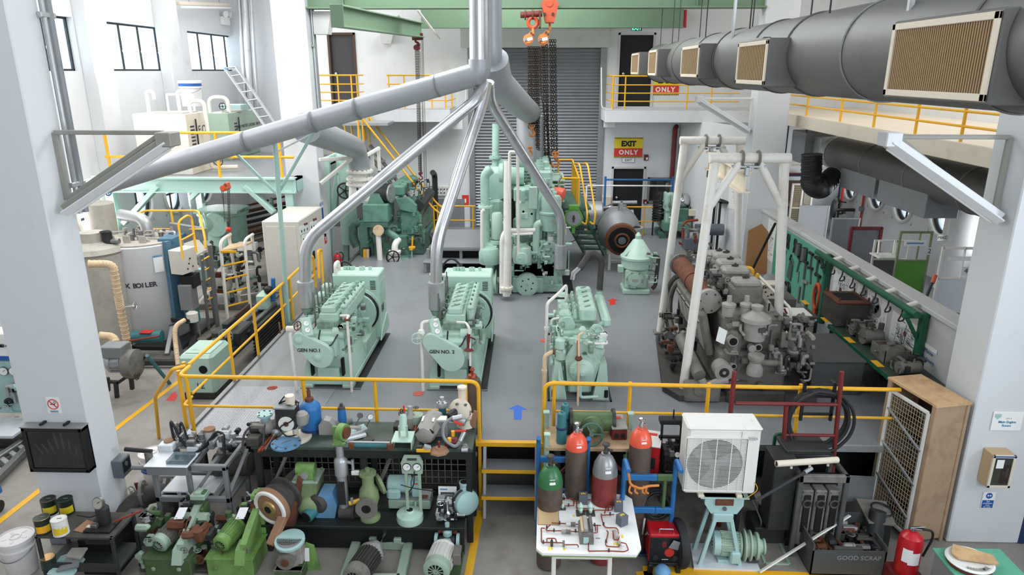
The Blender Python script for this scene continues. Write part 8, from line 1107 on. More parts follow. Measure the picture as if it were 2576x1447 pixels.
# --- left near column fittings
p0_,p1_=Y(64,1068,7.66),Y(238,1180,7.66);yc=7.7;t=TH('display_case','black wall case with a fan of dull knives behind glass on the near left column','display case',((p0_.x+p1_.x)/2,yc,p1_.z));w,z0,z1=p1_.x-p0_.x,p1_.z,p0_.z;P(t,'back',MB().bx(p0_.x,p1_.x,yc-.02,yc,z0,z1,'hole',0));m=MB()
for a in((p0_.x,p1_.x,z0,z0+.05),(p0_.x,p1_.x,z1-.05,z1),(p0_.x,p0_.x+.05,z0,z1),(p1_.x-.05,p1_.x,z0,z1)):m.bx(a[0],a[1],yc-.14,yc,a[2],a[3],'black')
m.bx(p0_.x-.01,p1_.x+.01,yc-.145,yc,z1,z1+.015,'duct_light');P(t,'frame',m);P(t,'pane',MB().bx(p0_.x+.05,p1_.x-.05,yc-.12,yc-.115,z0+.05,z1-.05,'case_glass',0));cx,cz=(p0_.x+p1_.x)/2,z0+(z1-z0)*.3
for k,L in enumerate((.14,.12,.13,.24,.22,.16,.1,.08)):s=(k-3.3)/3.6;q=K(cx+s*w*.34,yc-.05,cz+.12-.1*abs(s));P(t,'knife',MB().bar(q,q+K(s*.06-.02,0,L),.022,.006,'galv',(0,1,0)).bar(q,q+K(.01,0,-.05),.02,.012,'shale',(0,1,0)))
for k in range(9):s=(k-4)/4;q=K(cx+s*w*.34,yc-.05,cz-.08);P(t,'small_tool',MB().bar(q,q+K(s*.02,0,.06),.018,.01,'shale_dk',(0,1,0)))
P(t,'hanger',MB().bx(cx-w*.22,cx-w*.17,yc-.1,yc,z1+.015,z1+.04,'black').bx(cx+w*.17,cx+w*.22,yc-.1,yc,z1+.015,z1+.04,'black'))
def nosmoke(label,p,u,w=.17):
 n=V(u).cross(K(0,0,1));m=MB();o=V(p);uu=V(u);zz=K(0,0,1);m.prism([(-w/2,-w*.72),(w/2,-w*.72),(w/2,w*.55),(-w/2,w*.55)],o+n*.003,uu,zz,-.003,'paper');c=o+n*.006;m.ring(c,w*.38,w*.035,n,'redpaint',28,5);m.bar(c+(uu*-.27+zz*.27)*w,c+(uu*.27-zz*.27)*w,w*.06,.003,'redpaint',n,0);m.bar(c+(uu*-.2)*w,c+(uu*.15)*w,w*.07,.002,'ink',n,0);m.ring(c+(uu*.14+zz*.14)*w,w*.08,w*.015,n,'ink',12,4);m.bar(c+(uu*-.3-zz*.55)*w,c+(uu*.3-zz*.55)*w,w*.05,.002,'sign_blue',n,0);m.bar(c+(uu*-.3-zz*.64)*w,c+(uu*.3-zz*.64)*w,w*.04,.002,'inkgrey',n,0);return one(m,'no_smoking_sign',label,'sign')
nosmoke('round no smoking sign on the near left column above the black case',Y(134,1017,7.7)+K(0,0,0),(1,0,0));nosmoke('round no smoking sign on the near right column',X(2400,1052,5.56),(0,-1,0))
p=X(293,1172,-5.5);t=TH('switch_box','small grey switch box with a red lamp on the near left column','switch box',p);P(t,'box',MB().box(p+K(.07,0,0),(.14,.22,.26),'grey_box'));P(t,'dial',MB().box(p+K(.142,0,.02),(.01,.16,.16),'black').cyl(p+K(.14,-.02,.05),p+K(.16,-.02,.05),.03,'grey_box'));P(t,'pilot_lamp',MB().cyl(p+K(.07,-.02,-.17),p+K(.07,-.02,-.13),.02,'red'))
one(MB().bar(Z(362,1300)+K(-.1,.2,0),X(342,1215,-5.45),.05,.02,'dkred'),'steel_strap','dark red steel strip leaning against the near left column','strip')
# --- black parts cart with paint tins
cz_=.78;c0,c1,c2,c3=at(86,1350,cz_),at(225,1352,cz_),at(262,1318,cz_),at(140,1310,cz_);cy0=c0 .y;t=TH('parts_cart','grimy black two-shelf cart in front of the near left column','cart',(c0 .x+.4,cy0,0));X0c,X1c,Y0c,Y1c=c0 .x,at(330,1300,cz_).x,cy0,cy0+.5
P(t,'top_shelf',MB().bx(X0c,X1c,Y0c,Y1c,cz_-.03,cz_,'shale_dk'));P(t,'bottom_shelf',MB().bx(X0c,X1c,Y0c,Y1c,.3,.34,'blackpaint').bx(X0c,X1c,Y0c-.01,Y0c+.01,.3,.42,'blackpaint'))
for x in(X0c+.02,X1c-.02):
 for y in(Y0c+.02,Y1c-.02):P(t,'post',MB().bx(x-.02,x+.02,y-.02,y+.02,.04,cz_,'blackpaint'));P(t,'caster',MB().cyl((x-.02,y,.04),(x+.02,y,.04),.04,'black',n=14))
def tin(label,x,y,r,h,body,lid,lbl,z=cz_,drip=False):
 p=at(x,y,z);t=TH('paint_tin',label,'paint tin',p,'paint tins on the black cart');P(t,'can',MB().lathe([(r,0),(r*1.02,.005),(r*1.0,.012),(r*1.0,h-.02),(r*1.04,h-.01),(r*1.04,h)],p,'z',body,28));P(t,'lid',MB().lathe([(r*1.03,h-.004),(r*.98,h+.004),(r*.94,h-.006),(r*.4,h-.004),(0,h-.004)],p,'z',lid,28).bar(p+K(-.02,0,h),p+K(.03,.01,h),.012,.008,'shale'));m=MB();zz=(h*.15,h*.6);m.add([p+K(r*1.012*math.cos(a),r*1.012*math.sin(a),q)for q in zz for a in[-1.95+.12*k for k in range(17)]],[(k,k+1,k+18,k+17)for k in range(16)],lbl)
 if drip:
  R=random.Random(3)
  for k in range(14):a=-1.9+k*.14;d=R.uniform(.2,.55)*h;m.bar(p+K(r*1.02*math.cos(a),r*1.02*math.sin(a),h),p+K(r*1.02*math.cos(a),r*1.02*math.sin(a),h-d),.016,.004,'offwhite',(math.cos(a),math.sin(a),0))
 P(t,'wrapper',m,'yellow wrapper');return t
tin('dark paint tin with a dirty brown lid at the back left of the cart top',128,1290,.085,.2,'candark','clay','canyellow');tin('dark paint tin with a black lid at the back right of the group',170,1290,.085,.2,'candark','shale_dk','canyellow');tin('dark paint tin with a shiny yellowish lid at the front left',112,1338,.085,.2,'candark','tinlid','yellow');tin('white dripped paint tin with a yellow wrapper at the front right',155,1342,.085,.2,'offwhite','dust','canyellow',drip=True)
p=at(125,1425,.34);one(MB().lathe([(.08,0),(.08,.12),(.085,.125),(.085,.13)],p,'z','candark',24).cyl(p+K(0,0,.13),p+K(0,0,.134),.076,'tinlid',n=24),'paint_tin','paint tin with a golden lid on the lower shelf of the cart','paint tin');p=at(165,1425,.34);m=MB();m.prism([(-.16,-.1),(.14,-.13),(.2,.08),(.05,.16),(-.1,.1)],p,(1,0,0),(0,1,.5),.03,'aqua').prism([(-.1,-.1),(.15,-.08),(.14,.1),(-.02,.12)],p+K(.06,0,.05),(1,0,.2),(0,1,.4),.03,'duct_light').prism([(-.08,-.05),(.1,-.07),(.12,.07),(-.06,.06)],p+K(.1,.06,.13),(1,0,0),(0,1,.3),.03,'dust');one(m,'rag_pile','crumpled aqua and grey rags on the lower shelf of the cart','rags')
p=at(262,1322,cz_);t=TH('pressure_tester','black hand pump with a round gauge and a lever on the cart','pressure tester',p);P(t,'tray',MB().bx(p.x-.16,p.x+.16,p.y-.16,p.y+.12,cz_,cz_+.03,'black').bx(p.x-.2,p.x+.1,p.y-.12,p.y+.1,cz_-.2,cz_,'black',.02));P(t,'pump_body',MB().lathe([(.07,0),(.075,.02),(.075,.2),(.05,.23),(.03,.25)],p+K(0,.02,.03),'z','blackpaint',20).box(p+K(-.06,-.08,.05),(.08,.06,.05),'steel'));P(t,'gauge',MB().gauge(p+K(0,-.04,.33),(-.2,-1,.25),.075,'steel','dust'));P(t,'lever',MB().cyl(p+K(.12,.0,.05),p+K(.42,.1,.14),.014,'copper',n=8));P(t,'cable',MB().path([p+K(-.05,0,.15),p+K(-.2,.06,.06),p+K(-.35,.05,.1)],.008,'black',.1,5))
p=at(205,1330,cz_);one(MB().prism([(-.06,-.05),(.1,-.08),(.16,.06),(.02,.1)],p,(1,0,0),(0,1,.3),.03,'clay').box(p+K(.1,0,.02),(.06,.05,.04),'cream'),'wood_scrap','broken reddish wood offcut on the cart top','wood');
p=Z(262,1440)+K(0,.15,0);t=TH('oil_bin','black open oil bin hanging under the cart near the column','bin',p);x,y=p.x,p.y;P(t,'box',MB().bx(x-.22,x-.2,y-.2,y+.25,.0,.5,'black').bx(x+.2,x+.22,y-.2,y+.25,0,.5,'black').bx(x-.22,x+.22,y-.2,y-.18,0,.5,'black').bx(x-.22,x+.22,y+.23,y+.25,0,.5,'black').bx(x-.2,x+.2,y-.18,y+.23,0,.2,'hole',0))
p=Z(42,1530);p.y+=.0;bucket('large white paint bucket with an embossed lid at the bottom left',K(at(38,1350,.5).x,at(38,1350,.5).y,0),.19,.5,None)
# --- machines standing on the floor at the front
t=TH('flanged_pipe_bend','large grey ribbed pipe bend lying beside the column','pipe bend',Z(370,1330));q=Z(385,1330);P(t,'bend',MB().path([q+K(-.45,-.35,.12),q+K(-.15,.1,.45),q+K(.2,.15,.5),q+K(.3,-.1,.2)],.13,'shale_dk',.3,16).flange(q+K(-.12,.12,.46),(1,.3,.1),.19,.04,'shale').flange(q+K(.3,-.12,.2),(.2,-.5,-.7),.19,.04,'shale'));P(t,'body',MB().lathe([(.16,0),(.26,.1),(.26,.5),(.18,.6)],q+K(-.3,-.5,.0),(.4,.7,.3),'shale',20).wheel(q+K(-.28,.1,.5),.08,(1,0,.4),'shale_lt'))
def pumpset(label,p,gm,gd,nm,s=1.0,tag_=True,seed=1): # motor on a tank base with a slanting frame beside it
 t=TH(nm,label,'hydraulic pump',p);x,y=p.x,p.y;P(t,'base',MB().bx(x-.36,x+.36,y-.3,y+.3,.02,.32,gd,.01).bx(x-.38,x+.38,y-.32,y+.5,.32,.345,gd));a=K(x-.16,y-.2,.5);P(t,'motor',MB().motor(a,a+K(.12,.46,.08),.15,'shale' if gm=='sage' else gm,gm,18,gm));m=MB();m.prism([(-.3,.35),(.5,.35),(.5,.78),(.35,.86),(.02,.74),(-.3,.6)],(x+.2,y,0),'y','z',.1,gm).prism([(-.3,.3),(.0,.3),(.0,.55),(-.2,.5)],(x+.12,y-.1,0),'y','z',.16,gm);m.bx(x+.14,x+.36,y+.3,y+.55,.345,.82,gd,.02);P(t,'frame',m);m=MB();m.box((x+.28,y+.42,1.0),(.24,.2,.09),gm).box((x+.28,y+.42,1.06),(.1,.16,.05),gm).box((x+.36,y+.42,1.05),(.05,.12,.03),gd).cyl((x+.12,y+.35,.95),(x+.12,y+.35,1.02),.03,'black');P(t,'valve_block',m)
 P(t,'coupling',MB().lathe([(.08,0),(.09,.03),(.09,.1),(.07,.12),(.09,.14),(.09,.22)],(x-.04,y+.28,.6),(.12,.46,.08),'darksteel',20).box((x-.02,y+.42,.7),(.06,.05,.01),'paper'));m=MB();m.path([(x+.05,y+.5,.75),(x+.06,y+.45,1.05),(x+.14,y+.4,.98)],.014,'galv',.06,6);clutter(m,(x-.1,y+.3,.4),(x+.2,y+.6,.85),22,('darksteel','steel',gd),170+seed,.012,.03);m.wheel((x+.3,y-.3,.5),.05,'-y','steel');P(t,'fittings',m)
 t.scale=(.8,.8,.8)
 for dx in(-.22,.18):P(t,'sight_glass',MB().lathe([(.03,0),(.035,.015),(.02,.02)],(x+dx,y-.302,.16),'-y',gm,14))
 if tag_:P(t,'label_plate',MB().prism([(-.07,-.1),(.07,-.1),(.07,.1),(-.07,.1)],(x+.1,y+.12,.86),(1,0,.05),(.1,.8,.5),.004,'paper').bolts([(x+.06,y+.05,.82),(x+.16,y+.05,.82)],'z',.006,.012,'black'),'white blank plate')
 return t
pumpset('dull grey green hydraulic pump unit with a finned motor and a white plate',Z(420,1447)+K(.05,.2,0),'sage','leaf_dk','hydraulic_unit',seed=1);pumpset('bright green hydraulic pump unit with chipped paint and a white plate',Z(585,1447)+K(.0,.2,0),'leaf','leaf','hydraulic_unit',seed=2)
p=Z(735,1447)+K(0,.05,0);t=TH('cutaway_motor','grey upright motor with a wire mesh top on a green plate','motor',p);P(t,'body',MB().lathe([(.14,.2),(.16,.24),(.16,.5),(.18,.52),(.2,.56)],p,'z','shale_lt',24).cyl(p+K(-.02,-.12,.36),p+K(-.02,-.22,.36),.13,'shale',n=24).cyl(p+K(-.02,-.22,.36),p+K(-.02,-.24,.36),.06,'rust').box(p+K(.14,-.02,.4),(.1,.2,.3),'shale_lt').bx(p.x-.22,p.x+.2,p.y-.2,p.y-.1,.16,.2,'shale'));m=MB();m.lathe([(.2,0),(.215,.01),(.215,.05),(.19,.06)],p+K(0,0,.56),(0,-.15,1),'aqua',30).cyl(p+K(0,0,.6),p+K(0,0,.612),.185,'inkgrey',n=28)
for k in range(13):w=.18*math.cos(math.asin((k-6)/6.6));m.bar(p+K(-w,(k-6)*.028,.618-.15*(k-6)*.028),p+K(w,(k-6)*.028,.618-.15*(k-6)*.028),.005,.004,'shale_dk',(0,0,1),0);m.bar(p+K((k-6)*.028,-w,.622+.15*w),p+K((k-6)*.028,w,.622-.15*w),.005,.004,'shale_dk',(0,0,1),0)
P(t,'mesh_top',m,'round wire mesh top with a pale aqua rim');P(t,'green_plate',MB().prism([(-.1,0),(.25,0),(.18,.45),(.06,.5)],p+K(.14,.05,0),'x','z',-.03,'leaf').prism([(-.02,.2),(.05,.2),(.06,.44),(.0,.44)],p+K(.2,.01,0),'x','z',-.01,'paper'));P(t,'base',MB().bx(p.x-.2,p.x+.2,p.y-.2,p.y+.2,0,.2,'leaf_dk'));t.scale=(.85,.85,.8)
p0_=Z(950,1400);t=TH('shaft_test_bed','pale green frame with a shaft bearing and a black finned motor','test bed',p0_);a,b,c,d=Z(900,1372),Z(1028,1380),Z(1008,1470),Z(868,1470);m=MB();h_=.12
for u,v in((a,b),(b,c),(c,d),(d,a)):m.bar(u+K(0,0,h_/2),v+K(0,0,h_/2),.12,h_,'sage',(0,0,1))
P(t,'frame',m);s=a.lerp(b,.56);P(t,'pedestal',MB().bx(s.x-.2,s.x-.1,s.y-.1,s.y+.1,h_,.2,'sage').bx(s.x+.12,s.x+.22,s.y-.1,s.y+.1,h_,.2,'sage'));c0_=K(s.x+.01,s.y,.23);e=c0_+K(-.14,-.6,.0);dd_=(e-c0_).normalized();P(t,'bearing',MB().ring(c0_,.085,.03,dd_,'galv',24,8).bx(c0_.x-.14,c0_.x+.14,c0_.y-.04,c0_.y+.04,.17,.2,'galv'));P(t,'shaft',MB().cyl(c0_-dd_*.04,e,.028,'chrome',n=16));k=c0_+dd_*.32;P(t,'bearing',MB().lathe([(.09,-.03),(.1,0),(.1,.05),(.08,.08)],k,dd_,'galv',22));P(t,'motor',MB().motor(k+dd_*.6,k+dd_*.08,.16,'shale_dk','shale',24,'shale_lt'))
p=Z(1112,1447)+K(.0,-.02,0);t=TH('piston_pump_set','pale finned motor driving a small aqua pump on an olive base plate','pump',p);P(t,'base',MB().prism([(-.22,-.3),(.22,-.3),(.24,.55),(-.12,.55)],p,'x','y',.05,'leaf_dk'));P(t,'motor',MB().motor(p+K(-.04,-.22,.24),p+K(.02,.2,.24),.17,'offwhite','sage',22).box(p+K(.2,.02,.3),(.1,.2,.16),'shale').box(p+K(.252,.02,.3),(.004,.15,.11),'hole'));q=p+K(.03,.34,.05);m=MB();m.box(q+K(0,0,.13),(.12,.24,.22),'aqua',None,.02).cyl(q+K(-.16,.05,.16),q+K(-.12,.05,.16),.12,'aqua',n=22).cyl(q+K(.12,.05,.16),q+K(.16,.05,.16),.12,'aqua',n=22).cyl(q+K(-.1,.05,.16),q+K(.1,.05,.16),.09,'darksteel',n=18).lathe([(.06,.2),(.06,.3),(.03,.33),(.03,.42)],q+K(0,.08,0),'z','aqua',14).cyl(q+K(-.12,.1,.28),q+K(-.05,.1,.3),.035,'dkred').cyl(q+K(.09,.1,.26),q+K(.12,.1,.36),.03,'rust');P(t,'pump',m)
m=MB();clutter(m,(Z(440,1330).x,7.2,.05),(Z(640,1330).x,7.75,.6),70,('darksteel','shale_dk','sage','steel','leaf_dk','rust'),181,.02,.07);m.bx(Z(440,1330).x,Z(640,1330).x,7.2,7.8,0,.05,'shale_dk');one(m,'valve_heap','dark cluster of valves and fittings between the rig and the green pump units','valves')
# ================================================================ foreground right
ZT=1.41
def T7(x,y):return Z(x,y,ZT)
x0,x1=T7(1372,1122).x,T7(1602,1128).x;t=TH('wooden_bench','pale wooden bench with mint corner posts just right of the steps','bench',((x0+x1)/2,8.25,0));P(t,'top',MB().bx(x0,x1,7.95,8.52,ZT-.05,ZT,'wood',.006))
for x in(x0+.02,x1-.02):
 for y,h in((7.99,ZT+.16),(8.48,ZT+.22)):P(t,'post',MB().bx(x-.03,x+.03,y-.03,y+.03,0,h,'mint' if y<8.2 else 'sage').bx(x-.04,x+.04,y-.04,y+.04,h,h+.02,'mint_clean'))
P(t,'brace',MB().bar((x0+.1,8.0,.9),(x0+.5,8.0,ZT-.06),.04,.04,'dkred').bar((x1-.1,8.0,1.0),(x1-.5,8.0,ZT-.06),.04,.04,'dkred'))
for l,x,y,h0 in(('teal upright strainer nearest the front edge of the wooden bench',1412,1113,70),('teal upright strainer standing behind the other one on the wooden bench',1420,1090,72)):
 p=T7(x,y);h=.42;t=TH('strainer',l,'filter',p,'teal strainers on the wooden bench');P(t,'body',MB().lathe([(.065,0),(.068,.02),(.065,.18),(.06,.2),(.058,h-.04),(.05,h),(.015,h+.01),(.015,h+.03)],p,'z','teal',20));P(t,'clamp',MB().lathe([(.068,.2),(.072,.205),(.072,.225),(.068,.23)],p,'z','blue_dk',20))
p=T7(1490,1100);t=TH('gate_valve','dark green gate valve with a hand wheel lying on the wooden bench','valve',p);c=p+K(.0,.12,.17);P(t,'body',MB().cyl(c+K(-.26,0,0),c+K(.26,0,0),.13,'leaf_dk',n=24).cyl(c+K(-.3,0,0),c+K(-.26,0,0),.17,'blackpaint',n=24).cyl(c+K(.26,0,0),c+K(.3,0,0),.17,'blackpaint',n=24).lathe([(.13,0),(.15,.02),(.15,.06),(.08,.1),(.03,.2)],c+K(0,-.1,0),(-.05,-1,-.1),'leaf_dk',22));P(t,'hand_wheel',MB().wheel(c+K(-.03,-.32,-.02),.14,(-.05,-1,.3),'dkgreen2',sp=3))
p=T7(1446,1102);one(MB().cyl(p+K(0,0,.1),p+K(.1,.06,.1),.05,'teal').cyl(p+K(-.03,0,.1),p+K(0,0,.1),.09,'darksteel').cyl(p,p+K(0,0,.1),.04,'teal').box(p+K(0,0,.02),(.1,.1,.04),'teal'),'small_pump','small teal pump between the strainers and the green valve','pump')
def ebox(label,p,w,d,h,rz,body,top):t=TH('instrument_case',label,'case',p);m=MB();m.T=Mx.Translation(p)@Mx.Rotation(rz,4,'Z');m.box((0,d/2,h/2),(w,d,h),body).box((-w*.2,-.004,h*.4),(w*.3,.01,h*.4),'black').box((w*.2,-.004,h*.4),(w*.25,.01,h*.4),'black');P(t,'case',m);m=MB();m.T=Mx.Translation(p)@Mx.Rotation(rz,4,'Z');m.box((0,d/2-.01,h+.008),(w*1.02,d*1.02,.016),top).box((0,d*.72,h+.018),(w*.6,d*.16,.004),'redpaint');P(t,'lid',m);return t
ebox('dark red case with a grey lid on the wooden bench',T7(1558,1108),.2,.4,.16,.05,'dkred','shale_lt')
p=K(Y(1628,1130,8.2).x,8.12,.95);ebox('red metal case with a pale lid behind the right orange-topped cylinder',p,.3,.42,.4,-.25,'red','offwhite');t=TH('low_table','dark low table carrying the red case and black engines','table',(p.x+.5,8.3,0));P(t,'top',MB().bx(p.x-.25,p.x+1.25,7.95,8.6,.9,.95,'bench'));
for x in(p.x-.2,p.x+1.2):P(t,'leg',MB().bx(x-.03,x+.03,7.98,8.04,0,.9,'benchdark').bx(x-.03,x+.03,8.5,8.56,0,.9,'benchdark'))
for l,x,s in(('black outboard engine powerhead in a square frame, beside the red case',1688,1.0),('black framed engine part half behind the air conditioner',1742,.8)):
 q=Y(x,1110,8.25);q.z=.95;t=TH('small_engine',l,'engine',q);m=MB();m.box(q+K(0,0,.16),(.26,.3,.3),'black',None,.03).cyl(q+K(.14,-.05,.2),q+K(.26,-.1,.16),.13,'blackpaint',n=20);clutter(m,tuple(q+K(-.18,-.18,.05)),tuple(q+K(.2,.1,.4)),22,('black','darksteel','rubber','steel'),int(x),.012,.03);P(t,'block',m);z=.95+.42*s+.06;k=MB();k.bx(q.x-.14,q.x-.11,q.y,q.y+.04,.95,z+.2,'black').bx(q.x+.11,q.x+.14,q.y,q.y+.04,.95,z+.2,'black').bx(q.x-.16,q.x+.16,q.y-.02,q.y+.12,z+.17,z+.24,'black').bx(q.x-.16,q.x+.16,q.y,q.y+.04,z-.04,z,'black').cyl(q+K(.02,.05,z-.95+.2),q+K(.02,.05,z-.95+.36),.01,'black');P(t,'frame',k);P(t,'dial',MB().gauge(q+K(.06,-.16,.3),(0,-1,.6),.04,'black','white'))
# gas cylinders and the blue carts
def gascyl(label,x,ytop,ybot_y,r,body,cap,sh,valve='shale_dk',nk=None):
 yy=ybot_y;top=Y(x,ytop,yy);p=K(top.x,yy,0);h=top.z;t=TH('gas_cylinder',label,'gas cylinder',p);P(t,'body',MB().lathe([(r*.9,0),(r,.02),(r,h-sh)],p,'z',body,32));P(t,'shoulder',MB().lathe([(r*1.004,h-sh-.01),(r*1.0,h-sh+.02),(r*.9,h-sh*.55),(r*.6,h-sh*.2),(r*.36,h-sh*.08),(r*.36,h)],p,'z',cap,32));P(t,'valve',MB().lathe([(r*.2,h),(r*.22,h+.03),(r*.14,h+.05),(r*.14,h+.1),(r*.3,h+.11),(r*.3,h+.13),(r*.1,h+.14)],p,'z',valve,12).cyl(p+K(0,0,h+.05),p+K(r*.5,-r*.2,h+.05),r*.12,valve,n=8));a=-1.4;P(t,'sticker',MB().add([p+K(rr*math.cos(w),rr*math.sin(w),z)for rr,z in((r*.965,h-sh*.75),(r*.87,h-sh*.5))for w in[a-.25+.1*k for k in range(6)]],[(k,k+1,k+7,k+6)for k in range(5)],'paper'),'white sticker');return t
gascyl('tall gas cylinder with an orange shoulder in the left blue cart',1452,1088,7.75,.135,'cyl_brown','cyl_orange',.2,'chrome');gascyl('tall gas cylinder with an orange shoulder in the right blue cart',1614,1076,7.8,.138,'cyl_brown','cyl_orange',.21,'chrome');gascyl('short gas cylinder with a shiny green shoulder at the left cart',1385,1170,7.5,.155,'cyl_brown','cyl_green',.25);gascyl('red gas cylinder with a silver shoulder between the two blue carts',1524,1140,7.62,.155,'cyl_red','cyl_grey',.27)
def bcart(label,xl,xr,ytop,yc,bent,green=False):
 a,b=Y(xl,ytop,yc),Y(xr,ytop,yc);t=TH('cylinder_cart',label,'hand truck',((a.x+b.x)/2,yc,0),'blue gas cylinder carts');z=a.z
 for p in(a,b):
  pts=[K(p.x,yc+.05,.1),K(p.x,yc,z),K(p.x,yc-.05,z+.06)]if not bent else[K(p.x,yc+.05,.1),K(p.x,yc,z),K(p.x+.02,yc-.22,z-.05)]
  P(t,'upright',MB().path(pts,.03,'blue',.08,10));
 for zz,mm in((z-.28,'leaf_dk' if green else 'blue'),(z-.75,'blue')):P(t,'cross_bar',MB().bar((a.x,yc+.02,zz),((a.x+b.x)/2+.1,yc+.02,zz),.05,.08,'blue').bar(((a.x+b.x)/2+.1,yc+.02,zz),(b.x,yc+.02,zz),.05,.08,mm))
 if green:P(t,'middle_bar',MB().bar(((a.x+b.x)/2+.2,yc+.02,z-.28),((a.x+b.x)/2+.2,yc+.02,z-.75),.04,.04,'leaf_dk'))
 P(t,'toe_plate',MB().bx(a.x,b.x,yc,yc+.3,.03,.06,'blue_dk'));return t,a,b
bcart('tall blue cylinder cart at the left, beside the platform steps',1355,1480,1108,7.9,False);t,a,b=bcart('blue cylinder cart with forward-bent handles and rubber wheels',1572,1702,1152,7.64,True,True)
for x in(b.x+.03,):P(t,'wheel',MB().lathe([(.2,-.06),(.3,-.05),(.31,-.02),(.31,.02),(.3,.05),(.2,.06)],(x+.06,7.55,.31),(1,.12,0),'rubber',32).ring((x+.06,7.55,.31),.19,.03,(1,.12,0),'shale_dk',24))
m=MB();p=Y(1600,1220,7.42);m.path([p+K(-.1,0,.16),p+K(-.07,0,0),p+K(.05,-.06,-.02),p+K(.14,-.02,0),p+K(.28,.04,-.03)],.016,'orange',.05,7)
for dx in(-.07,.0,.09,.13):m.path([p+K(dx,-.02,0),p+K(dx-.02,-.04,-.07),p+K(dx+.02,-.03,-.1)],.013,'orange',.03,6)
one(m,'rope','frayed orange rope tied round the right orange-topped cylinder','rope')
# white demonstration table
ztb=.86;c=[Z(x,y,ztb)for x,y in((1352,1250),(1362,1241),(1572,1244),(1590,1256),(1613,1378),(1601,1396),(1364,1392),(1349,1380))];t=TH('demonstration_table','white table board with cut corners showing a model pipe system','table',(c[0]+c[4])/2);P(t,'board',MB().prism([(p.x,p.y)for p in c],(0,0,ztb-.03),'x','y',.03,'paper').prism([(p.x,p.y)for p in c],(0,0,ztb-.045),'x','y',.015,'leaf'))
tx0,tx1,ty0,ty1=c[7].x,c[4].x,c[6].y,c[1].y
for x,y in((tx0+.2,ty0+.1),(tx1-.35,ty0+.1),(tx0+.2,ty1-.1),(tx1-.35,ty1-.1)):P(t,'leg',MB().bx(x-.025,x+.025,y-.025,y+.025,0,ztb-.045,'white_pipe'))
P(t,'rail',MB().bx(tx0+.2,tx1-.35,ty0+.08,ty0+.12,ztb-.14,ztb-.06,'white_pipe'))
def B7(x,y,h=0.0):return Z(1330+x*300/1912,1220+y*227/1447,ztb+h) # coordinates read off an enlarged view of the board
def pipe7(pts,h=.03):return MB().path([B7(x,y,h)for x,y in pts],.007,'copper',.02,7,4)
for pts in([(290,258),(330,258),(330,205),(480,210)],[(330,258),(340,325),(500,325)],[(580,215),(720,225),(725,335),(580,340)],[(725,270),(800,265)],[(768,270),(768,380),(800,375)],[(950,240),(1070,245)],[(1170,235),(1260,258),(1350,275)],[(860,380),(1050,380)],[(860,405),(1330,410),(1345,370),(1345,345),(1270,340),(1240,380),(1215,460)],[(1160,465),(1180,490),(1370,478)],[(1160,490),(1200,650),(1240,690),(1400,690),(1430,720),(1440,780)],[(365,612),(600,625)],[(740,632),(820,636)],[(1000,645),(1160,655)],[(1100,650),(1100,770),(1040,770)],[(345,645),(275,710),(290,738),(520,740)],[(260,700),(200,690),(205,925),(540,932)],[(290,925),(290,860),(430,860),(445,920)],[(580,962),(790,962),(795,1000)],[(670,748),(830,755)],[(920,850),(960,910),(955,1065),(1280,1062),(1530,1075),(1600,1045),(1560,940),(1470,925)],[(1250,735),(1275,760),(1230,960),(1260,990),(1450,1000),(1450,960)],[(1350,740),(1360,880),(1440,890),(1450,830)]):P(t,'pipe_run',pipe7(pts))
def s7(n,m):return P(t,n,m)
m=MB()
for x,y in((430,205),(630,215),(440,322),(640,335),(1025,240),(1265,258),(1275,405),(1305,478),(1200,640),(495,620),(1055,650),(405,740),(750,748),(235,928),(1285,1062),(1240,915),(290,690),(770,258)):p=B7(x,y,.03);m.box(p,(.022,.022,.022),'shale_dk').cyl(p,p+K(0,0,.025),.005,'shale_dk',n=6).cyl(p+K(0,0,.024),p+K(0,0,.028),.011,'shale_dk',n=8)
s7('valves',m)
for a,w,h,rz in(((208,345),.115,.1,0),((875,320),.11,.13,0),((1445,440),.1,.12,-.05),((1500,670),.11,.13,.6)):
 p=B7(*a);m=MB();m.T=Mx.Translation(p+K(0,.045,0))@Mx.Rotation(rz,4,'Z');m.box((0,0,h/2),(w,.1,h),'grey_box',None,.003);k=P(t,'model_tank',m);m=MB();m.T=Mx.Translation(p+K(0,.045,0))@Mx.Rotation(rz,4,'Z')
 for q in range(3):m.box((-.02+.02*q,.005*(q%2),h+.001),(.014,.03,.002),'yellow_sign',None,0)
 P(k,'label_tape',m,'yellow label tapes')
for x,y in((830,440),(985,440)):p=B7(x,y);s7('model_purifier',MB().box(p+K(0,-.03,.008),(.11,.12,.016),'shale_dk').lathe([(.03,.016),(.034,.06),(.036,.08),(.01,.12),(.004,.13)],p+K(0,.015,0),'z','mint_clean',18).lathe([(.02,0),(.022,.05),(.01,.06)],p+K(0,-.04,.03),(0,-.4,1),'mint_clean',14))
for x,y in((530,225),(545,390),(1115,265),(870,620)):p=B7(x,y);s7('model_pump',MB().box(p+K(0,0,.008),(.075,.06,.016),'shale_dk').cyl(p+K(-.03,.0,.035),p+K(.03,.0,.035),.018,'shale',n=12).lathe([(.018,.02),(.02,.05),(.01,.075)],p,'z','mint_clean',14))
for x,y in((672,630),(598,750)):p=B7(x,y,.03);s7('model_cooler',MB().cyl(p+K(-.055,0,0),p+K(0,0,0),.022,'white_sheet' if y<700 else 'shale_lt',n=16).cyl(p,p+K(.055,0,0),.024,'shale',n=16))
